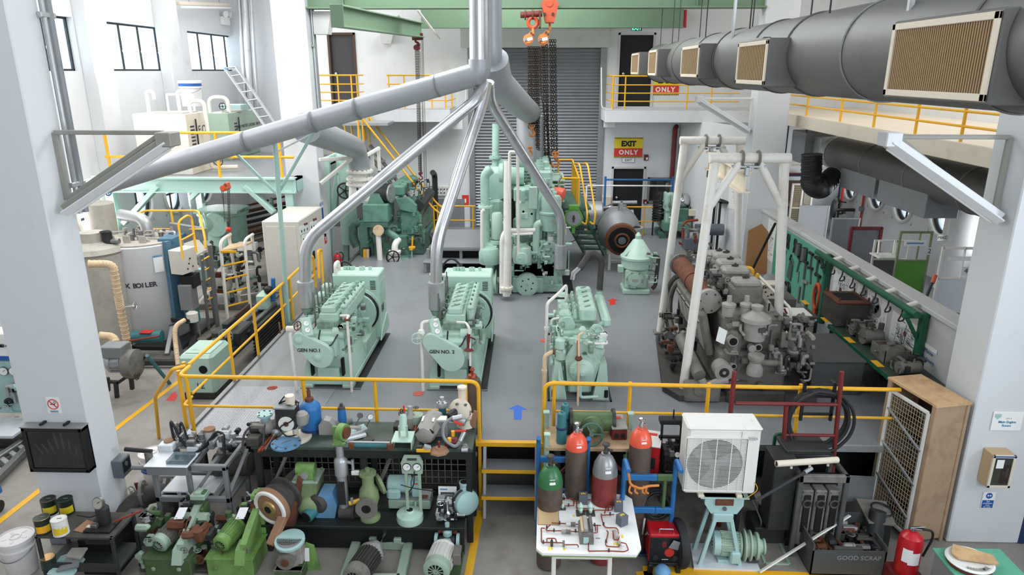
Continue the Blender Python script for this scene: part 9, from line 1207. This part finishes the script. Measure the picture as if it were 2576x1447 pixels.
p=B7(1400,800,.03);s7('model_cooler',MB().cyl(p+K(0,.06,0),p+K(0,-.06,0),.03,'dust',n=16));p=B7(1450,940,.03);s7('model_cooler',MB().cyl(p+K(0,.03,0),p+K(0,-.03,0),.02,'shale_lt',n=14));p=B7(370,940,.03);s7('model_filter',MB().box(p,(.03,.05,.06),'shale_dk').cyl(p+K(0,0,.03),p+K(0,0,.06),.008,'shale_dk'));p=B7(560,955,.03);s7('model_filter',MB().cyl(p+K(-.012,0,.01),p+K(.012,0,.01),.035,'shale',n=18))
p=B7(915,960);m=MB();m.prism([(-.07,0),(.09,0),(.09,.09),(.06,.14),(-.03,.14),(-.07,.1)],p,'x','z',-.3,'shale').box(p+K(.0,.16,.165),(.05,.26,.05),'shale_lt').cyl(p+K(.065,.04,.16),p+K(.065,.3,.16),.02,'duct',n=12).box(p+K(-.04,.16,.16),(.03,.26,.03),'tan').box(p+K(.0,-.004,.06),(.06,.01,.08),'aqua').wheel(p+K(.12,.16,.1),.03,'x','black');s7('model_engine',m);m=MB()
for x,y,w,d in((540,280,.02,.04),(1195,225,.025,.05),(718,495,.02,.04),(603,715,.02,.03),(325,1020,.022,.06),(368,1020,.022,.05),(568,1030,.022,.04),(1500,830,.024,.06),(1370,945,.02,.04),(1410,950,.02,.05)):m.box(B7(x,y,.001),(w,d,.002),'yellow_sign',None,0)
s7('label_tapes',m);a,b=B7(150,640),B7(470,365);s7('legend_plate',MB().bx(a.x,b.x,a.y,b.y,ztb,ztb+.008,'tan').bx(a.x-.006,b.x+.006,a.y-.006,b.y+.006,ztb,ztb+.004,'clay'));s7('grey_slot',MB().box(B7(1107,858,.001),(.055,.02,.002),'inkgrey',None,0))
# red welder, cable, air conditioner
a,b=Z(1622,1392),Z(1693,1392);p=K((a.x+b.x)/2,7.4,0);zb=.14;t=TH('welding_machine','red and black welding machine on a dark stand','welding machine',p);wdt=b.x-a.x+.04;P(t,'case',MB().bx(p.x-wdt/2,p.x+wdt/2,p.y,p.y+.3,zb,zb+.4,'red',.015));P(t,'front_panel',MB().bx(p.x-wdt/2+.01,p.x+wdt/2-.01,p.y-.012,p.y,zb+.01,zb+.36,'black').box((p.x-.02,p.y-.016,zb+.27),(.05,.006,.08),'dkred').cyl((p.x-.12,p.y-.03,zb+.08),(p.x-.12,p.y,zb+.08),.035,'blackpaint').cyl((p.x+.12,p.y-.03,zb+.08),(p.x+.12,p.y,zb+.08),.035,'blackpaint').cyl((p.x+.05,p.y-.014,zb+.15),(p.x+.05,p.y-.01,zb+.15),.06,'redpaint',n=22).box((p.x,p.y-.014,zb+.05),(.08,.004,.006),'paper'));P(t,'handle',MB().path([(p.x-.08,p.y+.06,zb+.4),(p.x-.08,p.y+.06,zb+.44),(p.x+.1,p.y+.06,zb+.44),(p.x+.1,p.y+.06,zb+.4)],.01,'chrome',.02));P(t,'tag',MB().prism([(-.07,-.04),(.05,-.08),(.09,.05),(-.02,.09)],(p.x+.1,p.y-.03,zb+.27),(1,0,0),(0,-.25,1),.004,'inkgrey'),'clear tag');P(t,'stand',MB().bx(p.x-wdt/2+.01,p.x+wdt/2,p.y-.02,p.y+.45,.1,.14,'benchdark').bx(p.x-wdt/2,p.x-wdt/2+.06,p.y-.04,p.y+.02,0,.12,'benchdark').bx(p.x+wdt/2-.06,p.x+wdt/2,p.y-.04,p.y+.02,0,.12,'benchdark').bx(p.x-wdt/2,p.x-wdt/2+.06,p.y+.38,p.y+.45,0,.12,'benchdark').bx(p.x+wdt/2-.06,p.x+wdt/2,p.y+.38,p.y+.45,0,.12,'benchdark'))
q=Y(1652,1275,p.y+.35);t=TH('welding_cable','coil of black welding cable with silver clamps on the red welder','cable',q);P(t,'coil',MB().coil(q+K(0,0,.02),.17,.011,'rubber',9,(.15,-1,.3),.16,26,4));P(t,'clamp',MB().bar(q+K(-.16,-.1,-.1),q+K(-.2,-.22,-.26),.025,.02,'chrome').bar(q+K(-.06,-.12,-.2),q+K(-.16,-.2,-.28),.025,.02,'chrome'))
ya=7.55;a,b=Y(1719,1243,ya),Y(1920,1080,ya);ax0,ax1,az0,az1=a.x,b.x-.01,a.z,b.z+.02;t=TH('air_conditioner','white outdoor air conditioner unit standing on a pale aqua motor frame','air conditioner',((ax0+ax1)/2,ya,az0));dep=.38;P(t,'case',MB().bx(ax0,ax1,ya,ya+dep,az0,az1-.03,'offwhite',.03).bx(ax0-.012,ax1+.012,ya-.015,ya+dep,az1-.05,az1,'offwhite',.025));gx=ax0+(ax1-ax0)*.4;gz_=az0+(az1-az0)*.46;gr=(az1-az0)*.36;P(t,'fan_well',MB().cyl((gx,ya-.004,gz_),(gx,ya+.01,gz_),gr,'hole',n=40));m=MB()
for k in range(3):an=2*PI*k/3+.4;m.prism([(gr*.12,-.03),(gr*.85,-.16),(gr*.95,.06),(gr*.2,.07)],(gx,ya-.006,gz_),(math.cos(an),0,math.sin(an)),(-math.sin(an),0,math.cos(an)),.003,'duct')
m.cyl((gx,ya-.012,gz_),(gx,ya,gz_),gr*.2,'duct',n=20);P(t,'fan',m);m=MB();w_=gr*1.08
for k in range(44):z=gz_-w_+2*w_*k/43;m.bx(gx-w_,gx+w_,ya-.022,ya-.018,z-.0026,z+.0026,'offwhite',0)
for k in range(5):x=gx-w_+2*w_*k/4;m.bx(x-.004,x+.004,ya-.024,ya-.016,gz_-w_,gz_+w_,'white',0)
for q in((gx-w_,gx+w_,gz_-w_-.012,gz_-w_+.006),(gx-w_,gx+w_,gz_+w_-.006,gz_+w_+.012),(gx-w_-.01,gx-w_+.006,gz_-w_,gz_+w_),(gx+w_-.006,gx+w_+.01,gz_-w_,gz_+w_)):m.bx(q[0],q[1],ya-.024,ya,q[2],q[3],'offwhite',.003)
P(t,'grille',m);P(t,'panel_seam',MB().bx(ax0+(ax1-ax0)*.73,ax0+(ax1-ax0)*.735,ya-.004,ya,az0+.02,az1-.06,'shale_lt',0));m=MB();c=K(ax0+(ax1-ax0)*.87,ya-.004,az1-.15);m.tube([c+K(.07*math.cos(k*PI/12),0,.022*math.sin(k*PI/12))for k in range(24)],.003,'inkgrey',4,closed=True).box(c,(.09,.003,.012),'inkgrey',None,0);P(t,'badge',m,'faint oval badge')
for x in(ax0+.18,ax1-.22):P(t,'foot',MB().bx(x,x+.07,ya-.02,ya+dep,az0-.04,az0,'cream'))
P(t,'earth_wire',MB().path([(ax1-.04,ya+.02,az0+.2),(ax1+.05,ya,az0+.08),(ax1-.1,ya-.01,az0-.04)],.005,'yellow',.08,5))
t=TH('motor_frame','pale aqua steel frame with spread legs carrying the air conditioner','frame',((ax0+ax1)/2,ya,0));cx=(Y(1778,1250,ya).x+Y(1872,1250,ya).x)/2;wz=az0-.05;P(t,'plate',MB().prism([(-.24,wz),(.24,wz),(.24,wz-.12),(.17,wz-.24),(-.15,wz-.24),(-.24,wz-.1)],(cx,ya+.02,0),'x','z',-.3,'aqua').box((cx,ya+.01,wz-.06),(.22,.02,.1),'rust').cyl((cx+.01,ya-.0,wz-.16),(cx+.01,ya+.03,wz-.16),.025,'steel'));P(t,'platform',MB().bx(cx-.3,cx+.3,ya,ya+.36,wz-.02,wz,'aqua'));P(t,'yoke',MB().bx(cx-.13,cx+.12,ya-.02,ya+.06,wz-.34,wz-.22,'aqua'))
for s in(-1,1):
 for dy in(0,.3):P(t,'leg',MB().bar((cx+s*.1,ya+dy,wz-.3),(cx+s*.26,ya+dy-.05,.0),.05,.04,'aqua'))
a,b,c,d=Z(1736,1372),Z(1745,1434),Z(1912,1440),Z(1870,1390);t=TH('board','white painted board lying on the floor under the pale gear motor','board',(a+c)/2);P(t,'board',MB().prism([(a.x,a.y),(b.x,b.y),(c.x,c.y),(d.x+.1,a.y)],(0,0,0),'x','y',.035,'white_sheet'))
p=Z(1790,1408,.035);t=TH('gear_motor','pale grey green motor with a ringed gear head lying on the white board','motor',p);a=p+K(-.0,.08,.2);b=a+K(.38,-.04,0);P(t,'motor',MB().motor(a,b,.155,'sage','aqua',18).box(p+K(.26,-.08,.12),(.13,.12,.17),'aqua',None,.02).box(p+K(.16,.0,.02),(.2,.14,.05),'aqua'));P(t,'gear_head',MB().lathe([(.17,0),(.2,.01),(.2,.03),(.15,.04),(.15,.07),(.19,.08),(.19,.1),(.13,.11),(.13,.15),(.17,.16),(.17,.19),(.1,.2),(.08,.25),(.1,.255),(.1,.275),(.04,.28)],b,b-a,'sage',28));P(t,'foot',MB().box(b+K(.12,0,-.16),(.14,.24,.05),'shale_dk').bar(b+K(.12,0,-.15),b+K(.14,0,0),.08,.06,'sage'))
# red frame, hose, scrap corner
t=TH('red_frame','dark red tubular scaffold frame before the right-hand railing','frame',(2.9,8.35,0));fy=8.35
def fp(x,y,d=0):return Y(x,y,fy+d)
P(t,'upright',MB().cyl(fp(1848,935),K(fp(1848,935).x,fy,0),.03,'dkred',n=10));P(t,'upright',MB().cyl(fp(2118,935),K(fp(2100,1200).x,fy,0),.03,'dkred',n=10));P(t,'upright',MB().cyl(fp(1978,1020),fp(1966,1190),.03,'dkred',n=10));P(t,'cross_bar',MB().cyl(fp(1850,1015),fp(2112,1018),.025,'dkred',n=10));P(t,'cross_bar',MB().cyl(fp(1974,1094),fp(2100,1096),.022,'dkred',n=10))
q=Y(2058,1057,8.42);t=TH('hose_coil','big coil of black hose hung on the right-hand railing','hose',q);P(t,'coil',MB().coil(q,.4,.021,'rubber',7,(0,-1,.1),.1,40,12));k=MB();f=Y(2025,968,8.52);g=Y(2105,968,8.52);zt_=f.z
for x in(f.x,g.x-.02):k.bx(x-.02,x+.02,8.5,8.54,zt_-.52,zt_+.02,'black').bx(x-.02,x+.02,8.5,8.66,zt_+.0,zt_+.02,'black')
k.bx(f.x,g.x,8.5,8.53,zt_-.18,zt_-.14,'black').bx(f.x,g.x,8.5,8.53,zt_-.44,zt_-.4,'black');P(t,'hanger',k,'black steel hanger')
p=Y(1950,1095,8.6);one(MB().path([K(p.x,8.6,.0),K(p.x,8.6,p.z),K(p.x+.1,8.58,p.z+.03),K(p.x+.14,8.56,p.z-.08)],.025,'pipe_green',.04,8).bar(K(p.x+.08,8.57,p.z+.04),K(p.x+.15,8.55,p.z+.12),.02,.015,'steel'),'water_tap','green standpipe with a brass tap beside the red frame','tap')
yk=7.75;a,b=Y(2000,1310,yk),Y(2132,1196,yk);gx0,gx1,gz1=a.x,b.x,b.z;t=TH('breaker_rack','grey open steel rack holding three upright breaker units','rack',((gx0+gx1)/2,yk,0));m=MB()
for x in(gx0,gx1):
 for y in(yk,yk+.5):m.bx(x-.03,x+.03,y-.03,y+.03,0,gz1,'bin_grey')
m.bx(gx0-.03,gx1+.03,yk-.03,yk+.03,gz1-.1,gz1,'shale').bx(gx0,gx1,yk+.47,yk+.53,gz1-.1,gz1,'bin_grey').bx(gx0-.03,gx0+.03,yk,yk+.5,gz1-.06,gz1,'bin_grey').bx(gx1-.03,gx1+.03,yk,yk+.5,gz1-.06,gz1,'bin_grey').bx(gx0-.3,gx0-.0,yk+.1,yk+.5,.3,gz1+.12,'blackpaint').bx(gx0-.1,gx1-.1,yk+.3,yk+.7,gz1+.1,gz1+.16,'blackpaint');P(t,'frame',m);P(t,'backing',MB().bx(gx0,gx1,yk+.2,yk+.22,0,gz1-.1,'hole',0))
for k in range(3):x=gx0+.05+(gx1-gx0-.06)*k/3;w=(gx1-gx0)*.26;P(t,'breaker',MB().bx(x,x+w,yk+.02,yk+.18,.15,gz1-.24,'shale').bx(x+.03,x+w-.03,yk+.0,yk+.02,.35,gz1-.3,'hole',.01).bx(x+.05,x+w-.05,yk-.01,yk+.02,.2,.33,'shale_dk').ring((x+w/2,yk+.0,gz1-.42),.05,.015,'y','shale_dk',14).bolts([(x+.02,yk+.02,gz1-.27),(x+w-.02,yk+.02,gz1-.27)],'-y',.01,.01,'steel'))
a,b=Y(1953,1167,7.7),Y(2107,1157,7.9);one(MB().cyl(a,b,.04,'cream',n=14).cyl(a+K(.0,0,0),a-K(.004,0,0),.03,'hole').bolts([a.lerp(b,f)-K(0,0,.05)for f in(.25,.55,.85)],'-z',.015,.03,'cream'),'pipe_length','beige pipe lying across the top of the breaker rack','pipe');a,b=Y(1900,1262,7.4),Y(2042,1178,7.8);one(MB().cyl(a,b,.02,'darksteel',n=10).cyl(b-(b-a).normalized()*.12,b,.026,'galv',n=10),'grease_gun','long dark grease gun tube leaning on the breaker rack','tool')
s=Z(2040,1450);bx0,bx1,byy,bh=Z(2036,1447).x,Z(2214,1440).x,Z(2036,1447).y,.42;t=TH('scrap_bin','grey steel bin of scrap chalked GOOD SCRAP','bin',((bx0+bx1)/2,byy,0));b_=P(t,'bin',MB().bx(bx0,bx1,byy,byy+.02,.0,bh-.06,'bin_grey',0).bx(bx0,bx0+.02,byy,byy+.65,0,bh+.03,'bin_grey',0).bx(bx1-.02,bx1,byy,byy+.65,0,bh,'bin_grey',0).bx(bx0,bx1,byy+.63,byy+.65,0,bh+.05,'bin_grey',0).bx(bx0,bx1,byy,byy+.65,0,.02,'bin_grey',0));P(b_,'chalk_lettering',MB().text('GOOD SCRAP',.085,'inkgrey',((bx0+bx1)/2+.12,byy-.003,bh*.62),'x','z',.001),'chalk words GOOD SCRAP');m=MB();clutter(m,(bx0+.05,byy+.05,.05),(bx1-.05,byy+.6,.36),90,('darksteel','shale_dk','rust','steel'),201,.02,.05);one(m,'scrap_metal','tangle of dark scrap metal filling the chalked bin','scrap')['kind']='stuff'
a=Z(1910,1440,.02);b=Z(2138,1297,.55);one(MB().bar(a,b,.045,.02,'white_pipe',(0,.3,1)),'flat_bar','long white flat bar leaning diagonally over the scrap bin','bar')
m=MB();m.prism([(-.5,.12),(.3,-.08),(.32,.02),(-.46,.34),(-.52,.3)],Z(2060,1330,.4)+K(0,.35,0),(1,0,-.1),(0,.3,1),.012,'duct');one(m,'sheet_metal','bent bright-edged sheet of metal sliding into the scrap bin','sheet metal');m=MB();m.prism([(-.3,0),(.28,0),(.36,.3),(-.24,.32)],Z(2170,1290,.4)+K(-.05,.25,0),(1,0,0),(0,.5,1),.012,'bin_grey');one(m,'sheet_metal','plain dark metal sheet standing at the back of the scrap bin','sheet metal')
q=Z(2205,1300,.5)+K(.05,.1,0);one(MB().prism([(-.22,-.25),(.1,-.3),(.22,.22),(-.15,.28)],q,'x','y',.02,'shale').ring(q+K(.06,.0,.04),.13,.014,(.1,-.1,1),'black',28).bx(q.x-.1,q.x+.12,q.y-.2,q.y+.2,0,q.z,'blackpaint'),'metal_stool','dark box seat with a black ring lying on it before the wire cage','box');q=Z(2185,1420);one(MB().cyl(q+K(.05,.05,0),q+K(.14,.25,.62),.1,'blackpaint',n=20),'black_tube','fat black tube leaning between the scrap bin and the extinguisher','tube')
q=Z(1965,1390);t=TH('scrap_angle_iron','flat pale angle iron frame lying in front of the motor parts','frame',q);a,b,c,d=Z(1893,1340),Z(1925,1418),Z(1985,1420),Z(1950,1340)
P(t,'frame',MB().bar(a,b,.04,.03,'sage').bar(b,c,.04,.03,'sage').bar(c,d,.04,.03,'sage'))
q=Z(1905,1350);t=TH('angle_bracket_heap','dark brackets and a grey elbow piled right of the air conditioner frame','scrap',q);P(t,'elbow',MB().path([q+K(-.02,.1,.5),q+K(.05,.1,.55),q+K(.2,.0,.3),q+K(.22,-.02,.2)],.085,'shale',.15,14));P(t,'brackets',MB().path([q+K(-.05,-.1,0),q+K(-.0,-.1,.3),q+K(-.08,.1,.5)],.012,'steel',.05).path([q+K(.2,-.1,0),q+K(.12,-.1,.25),q+K(.2,-.15,.35),q+K(.3,-.1,.1)],.012,'steel',.05).box(q+K(.1,.05,.12),(.4,.4,.24),'blackpaint').prism([(0,0),(.3,-.1),(.12,.6),(-.1,.62)],q+K(.35,.1,.05),(1,0,0),(0,.3,1),.02,'leaf_dk').bx(q.x+.4,q.x+.62,q.y,q.y+.1,0,.25,'leaf_dk'))
# wire cage cupboard, signs and fittings of the near right column
ca,cb=Y(2246,938,8.6),Y(2320,1000,7.8);hx=Z(2185,1290).x;t=TH('wire_cage_cupboard','tall wooden cupboard with a white wire mesh door leaning by the near right column','cupboard',(4.75,8.1,0));zc_=2.02;c0,c1=K(4.87,8.8,0),K(5.04,8.02,0);uu=(c1-c0).normalized();nn=K(uu.y,-uu.x,0);
def cq(s,d,z):return c0+uu*s-nn*d+K(0,0,z)
Lc=(c1-c0).length;m=MB()
for s in(0,Lc):m.bar(cq(s,0,0),cq(s,0,zc_),.07,.05,'pallet',nn).bar(cq(s,.46,0),cq(s,.46,zc_),.05,.05,'pallet',nn)
P(t,'post',m);P(t,'top',MB().prism([(cq(-.04,-.03,0).x,cq(-.04,-.03,0).y),(cq(Lc+.04,-.03,0).x,cq(Lc+.04,-.03,0).y),(cq(Lc+.04,.48,0).x,cq(Lc+.04,.48,0).y),(cq(-.04,.48,0).x,cq(-.04,.48,0).y)],(0,0,zc_),'x','y',.03,'ply'));P(t,'side',MB().bar(cq(0,.23,.05),cq(0,.23,zc_),.44,.02,'pallet',uu));P(t,'side',MB().bar(cq(Lc,.23,.05),cq(Lc,.23,zc_),.44,.02,'pallet',uu));P(t,'back',MB().bar(cq(Lc/2,.47,.05),cq(Lc/2,.47,zc_),Lc,.02,'darkwood',nn));m=MB();W0,W1,Z0,Z1=.06,Lc-.06,.12,zc_-.12
for s in(W0,W1):m.bar(cq(s,-.03,Z0),cq(s,-.03,Z1),.045,.03,'offwhite',nn)
for z in(Z0,Z1):m.bar(cq(W0,-.03,z),cq(W1,-.03,z),.045,.03,'offwhite',nn)
for k in range(3):m.bar(cq(W0,-.035,Z1-.25-.5*k),cq(W1,-.035,Z1-.55-.5*k),.035,.02,'galv',nn)
d_=P(t,'door',m,'white framed door');m=MB()
for k in range(16):s=W0+(W1-W0)*k/15;m.bar(cq(s,-.03,Z0),cq(s,-.03,Z1),.005,.005,'mesh_wire',nn,0)
for k in range(30):z=Z0+(Z1-Z0)*k/29;m.bar(cq(W0,-.03,z),cq(W1,-.03,z),.005,.005,'mesh_wire',nn,0)
P(d_,'wire_mesh',m);m=MB()
for z in(.5,1.0,1.5):m.bar(cq(.05,.24,z),cq(Lc-.05,.24,z),.4,.02,'darkwood',(0,0,1))
P(t,'shelf',m);R=random.Random(6)
for k in range(14):s,z=R.uniform(.15,Lc-.15),R.choice((.08,.51,1.01,1.51));c=cq(s,R.uniform(.12,.4),z+.08);P(t,'stored_part',MB().box(c,(.12,.1,.14),R.choice(('shale_dk','rust','darksteel','olive','tan'))))
xe=5.555;p=X(2281,1318,5.3);pe=Z(2278,1500);ez=.22;pe=K(Z(2280,1440,ez).x,Z(2280,1440,ez).y,ez);one(MB().bx(pe.x-.17,pe.x+.17,pe.y-.14,pe.y+.2,0,ez,'dkred',.01),'extinguisher_stand','low red box under the big fire extinguisher','stand');t=TH('fire_extinguisher','large red fire extinguisher with white labels at the near right column','fire extinguisher',pe);extinguisher(t,pe+K(0,.03,0),.62,.135);P(t,'side_label',MB().add([pe+K(.1365*math.cos(a),.03+.1365*math.sin(a),z)for z in(.2,.38)for a in[-2.6+.1*k for k in range(9)]],[(k,k+1,k+10,k+9)for k in range(8)],'paper'),'second white label')
one(MB().bar(K(5.5,8.5,0),K(5.52,8.3,1.2),.16,.02,'blackpaint',(1,0,0)),'dark_board','dark board leaning on the near right column behind the extinguisher','board')
p=X(2354,1276,xe);one(MB().bx(xe-.006,xe,p.y-.1,p.y+.1,p.z-.17,p.z+.15,'red_sign',0).bx(xe-.008,xe-.006,p.y-.02,p.y+.025,p.z-.09,p.z+.02,'paper',0).text('FIRE',.05,'yellow_sign',(xe-.008,p.y,p.z+.1),(0,-1,0),'z',.001).text('EXTINGUISHER',.02,'yellow_sign',(xe-.008,p.y,p.z+.06),(0,-1,0),'z',.001),'fire_sign','red FIRE EXTINGUISHER sign on the near right column','sign')
p=X(2382,1136,xe);t=TH('framed_certificate','black framed blue certificate on the near right column','picture',p);w,h=.2,.3;P(t,'frame',MB().bx(xe-.025,xe,p.y-w,p.y-w+.03,p.z-h,p.z+h,'black').bx(xe-.025,xe,p.y+w-.03,p.y+w,p.z-h,p.z+h,'black').bx(xe-.025,xe,p.y-w,p.y+w,p.z-h,p.z-h+.03,'black').bx(xe-.025,xe,p.y-w,p.y+w,p.z+h-.03,p.z+h,'black').bx(xe-.02,xe,p.y-.02,p.y+.02,p.z+h,p.z+h+.03,'darksteel'));P(t,'print',MB().bx(xe-.01,xe,p.y-w+.03,p.y+w-.03,p.z-h+.17,p.z+h-.03,'certblue',0).bx(xe-.01,xe,p.y-w+.03,p.y+w-.03,p.z-h+.03,p.z-h+.17,'paper',0).bx(xe-.011,xe,p.y-.1,p.y+.08,p.z-.08,p.z-.07,'blue_lt',0).bx(xe-.011,xe,p.y-.1,p.y+.1,p.z-h+.11,p.z-h+.115,'inkgrey',0))
yq=8.075;a,b=Y(2489,1082,yq),Y(2572,1036,yq);c=(a+b)/2;c.y=yq-.006;one(MB().bx(a.x,b.x+.02,yq-.012,yq,a.z,b.z,'paper',.003).prism([(-.04,.03),(.04,.03),(.04,-.01),(0,-.045),(-.04,-.01)],(a.x+.06,yq-.013,b.z-.06),'x','z',.001,'aqua').text('GH-4',.03,'tan',(c.x+.02,yq-.014,c.z+.04),'x','z',.001).text('Main Engine',.045,'certblue',(c.x+.01,yq-.014,c.z-.01),'x','z',.001,bold=.001).text('Room',.045,'certblue',(c.x+.01,yq-.014,c.z-.06),'x','z',.001,bold=.001),'room_sign','white Main Engine Room sign on the near right column','sign')
a,b=Y(2482,1228,7.87),Y(2560,1148,7.87);t=TH('first_aid_cabinet','cream first aid cabinet with a glass door on the near right column','cabinet',((a.x+b.x)/2,7.87,a.z));P(t,'body',MB().bx(a.x,b.x,7.9,yq,a.z,b.z,'tan',.006));m=MB();w=.035
for q in((a.x,b.x,a.z,a.z+w),(a.x,b.x,b.z-w,b.z),(a.x,a.x+w,a.z,b.z),(b.x-w,b.x,a.z,b.z)):m.bx(q[0],q[1],7.87,7.9,q[2],q[3],'cream',.004)
m.bx(a.x+w,b.x-.02,7.866,7.87,b.z-.02,b.z-.005,'sign_blue',0);d_=P(t,'door',m);P(d_,'pane',MB().bx(a.x+w,b.x-w,7.88,7.884,a.z+w,b.z-w,'case_glass',0));P(d_,'note',MB().bx(a.x+.06,a.x+.15,7.875,7.878,b.z-.18,b.z-.06,'paper',0),'white paper note');P(t,'first_aid_bag',MB().bx(a.x+.15,b.x-.04,7.893,7.899,a.z+.05,b.z-.14,'red',0).bx(a.x+.19,b.x-.12,7.892,7.893,(a.z+b.z)/2-.04,(a.z+b.z)/2-.01,'tan',0).bx(a.x+.21,a.x+.24,7.892,7.893,(a.z+b.z)/2-.09,(a.z+b.z)/2+.04,'tan',0),'red bag with a pale cross')
a,b=Y(2465,1278,yq),Y(2506,1238,yq);c=(a+b)/2;w=b.x-a.x;m=MB();m.bx(a.x,b.x,yq-.006,yq,a.z,b.z,'paper',0).bx(a.x+.008,b.x-.008,yq-.008,yq,a.z+.006,c.z,'sign_blue',0).cyl((c.x,yq-.008,b.z-.055),(c.x,yq-.006,b.z-.055),.042,'sign_blue',n=24).cyl((c.x-.015,yq-.01,b.z-.052),(c.x-.015,yq-.008,b.z-.052),.011,'paper').cyl((c.x+.015,yq-.01,b.z-.052),(c.x+.015,yq-.008,b.z-.052),.011,'paper')
for k,s in enumerate(('Eye','protection','must','be worn')):m.text(s,.027,'paper',(c.x,yq-.009,c.z-.018-.027*k),'x','z',.001)
one(m,'safety_sign','blue and white Eye protection must be worn sign under the first aid cabinet','sign')
gz0=.8;a,b,c,d=Z(2345,1378,gz0),Z(2500,1376,gz0),Z(2535,1447,gz0),Z(2375,1447,gz0);gx0,gx1,gy1=a.x,b.x+.05,a.y;t=TH('green_table','green-topped grey cabinet at the bottom right corner','cabinet',((gx0+gx1)/2,gy1-.3,0));P(t,'body',MB().bx(gx0+.02,gx1-.02,gy1-.7,gy1-.02,0,gz0-.03,'duct_light'));P(t,'top',MB().bx(gx0,gx1,gy1-.72,gy1,gz0-.03,gz0,'board_green'));p=Z(2437,1420,gz0);t=TH('heater_dish','round cream electric dish with a maroon rim on the green-topped cabinet','dish',p);P(t,'dish',MB().lathe([(.2,0),(.225,.01),(.23,.05)],p,'z','dkred',36).lathe([(.235,.05),(.24,.06),(.22,.075),(.18,.06),(0,.055)],p,'z','offwhite',36).bolts([p+K(.05,-.17,.06)],'z',.01,.02,'blue_dk'));m=MB()
for k in range(9):an=-2.2+.16*k;m.bar(p+K(.15*math.cos(an),.15*math.sin(an),.066),p+K(.2*math.cos(an),.2*math.sin(an),.072),.014,.004,'shale_lt',(0,0,1),0)
P(t,'vent_slots',m);q=p+K(.02,.05,.085);m=MB();m.prism([(-.19,.02),(-.16,-.07),(.22,-.16),(.24,-.02),(-.1,.15)],q,(1,0,.02),(0,1,.08),.02,'ply');one(m,'plywood_offcut','worn plywood offcut lying on the round cream dish','wood')
p=Z(2580,1440);a=Y(2545,1300,7.5);t=TH('blue_tarpaulin','dark blue hanging sheet at the right picture edge','sheet',(6.6,7.6,0));m=MB();n=12
for k in range(n):x=6.44+k*.1;m.add([K(x,8.1-.03*(k%2),.0),K(x+.1,8.1-.03*((k+1)%2),.0),K(x+.1,8.1-.03*((k+1)%2),1.5),K(x,8.1-.03*(k%2),1.5),K(x,8.13-.03*(k%2),.0),K(x+.1,8.13-.03*((k+1)%2),.0),K(x+.1,8.13-.03*((k+1)%2),1.5),K(x,8.13-.03*(k%2),1.5)],[(0,1,2,3),(7,6,5,4),(3,2,6,7)],'blue_dk')
P(t,'sheet',m);P(t,'rail',MB().cyl((6.45,8.12,1.5),(7.7,8.12,1.5),.02,'galv'))
p=Z(1665,1465);one(MB().lathe([(.09,0),(.1,.02),(.1,.16),(.07,.2),(.04,.22)],p+K(0,.02,0),'z','blue_lt',20),'floor_flask','pale blue rounded machine top peeping up at the bottom edge by the yellow line','machine')
# ---------------------------------------------------------------- tidy the helper property
for o in bpy.data.objects:
 if '_wo' in o:del o['_wo']
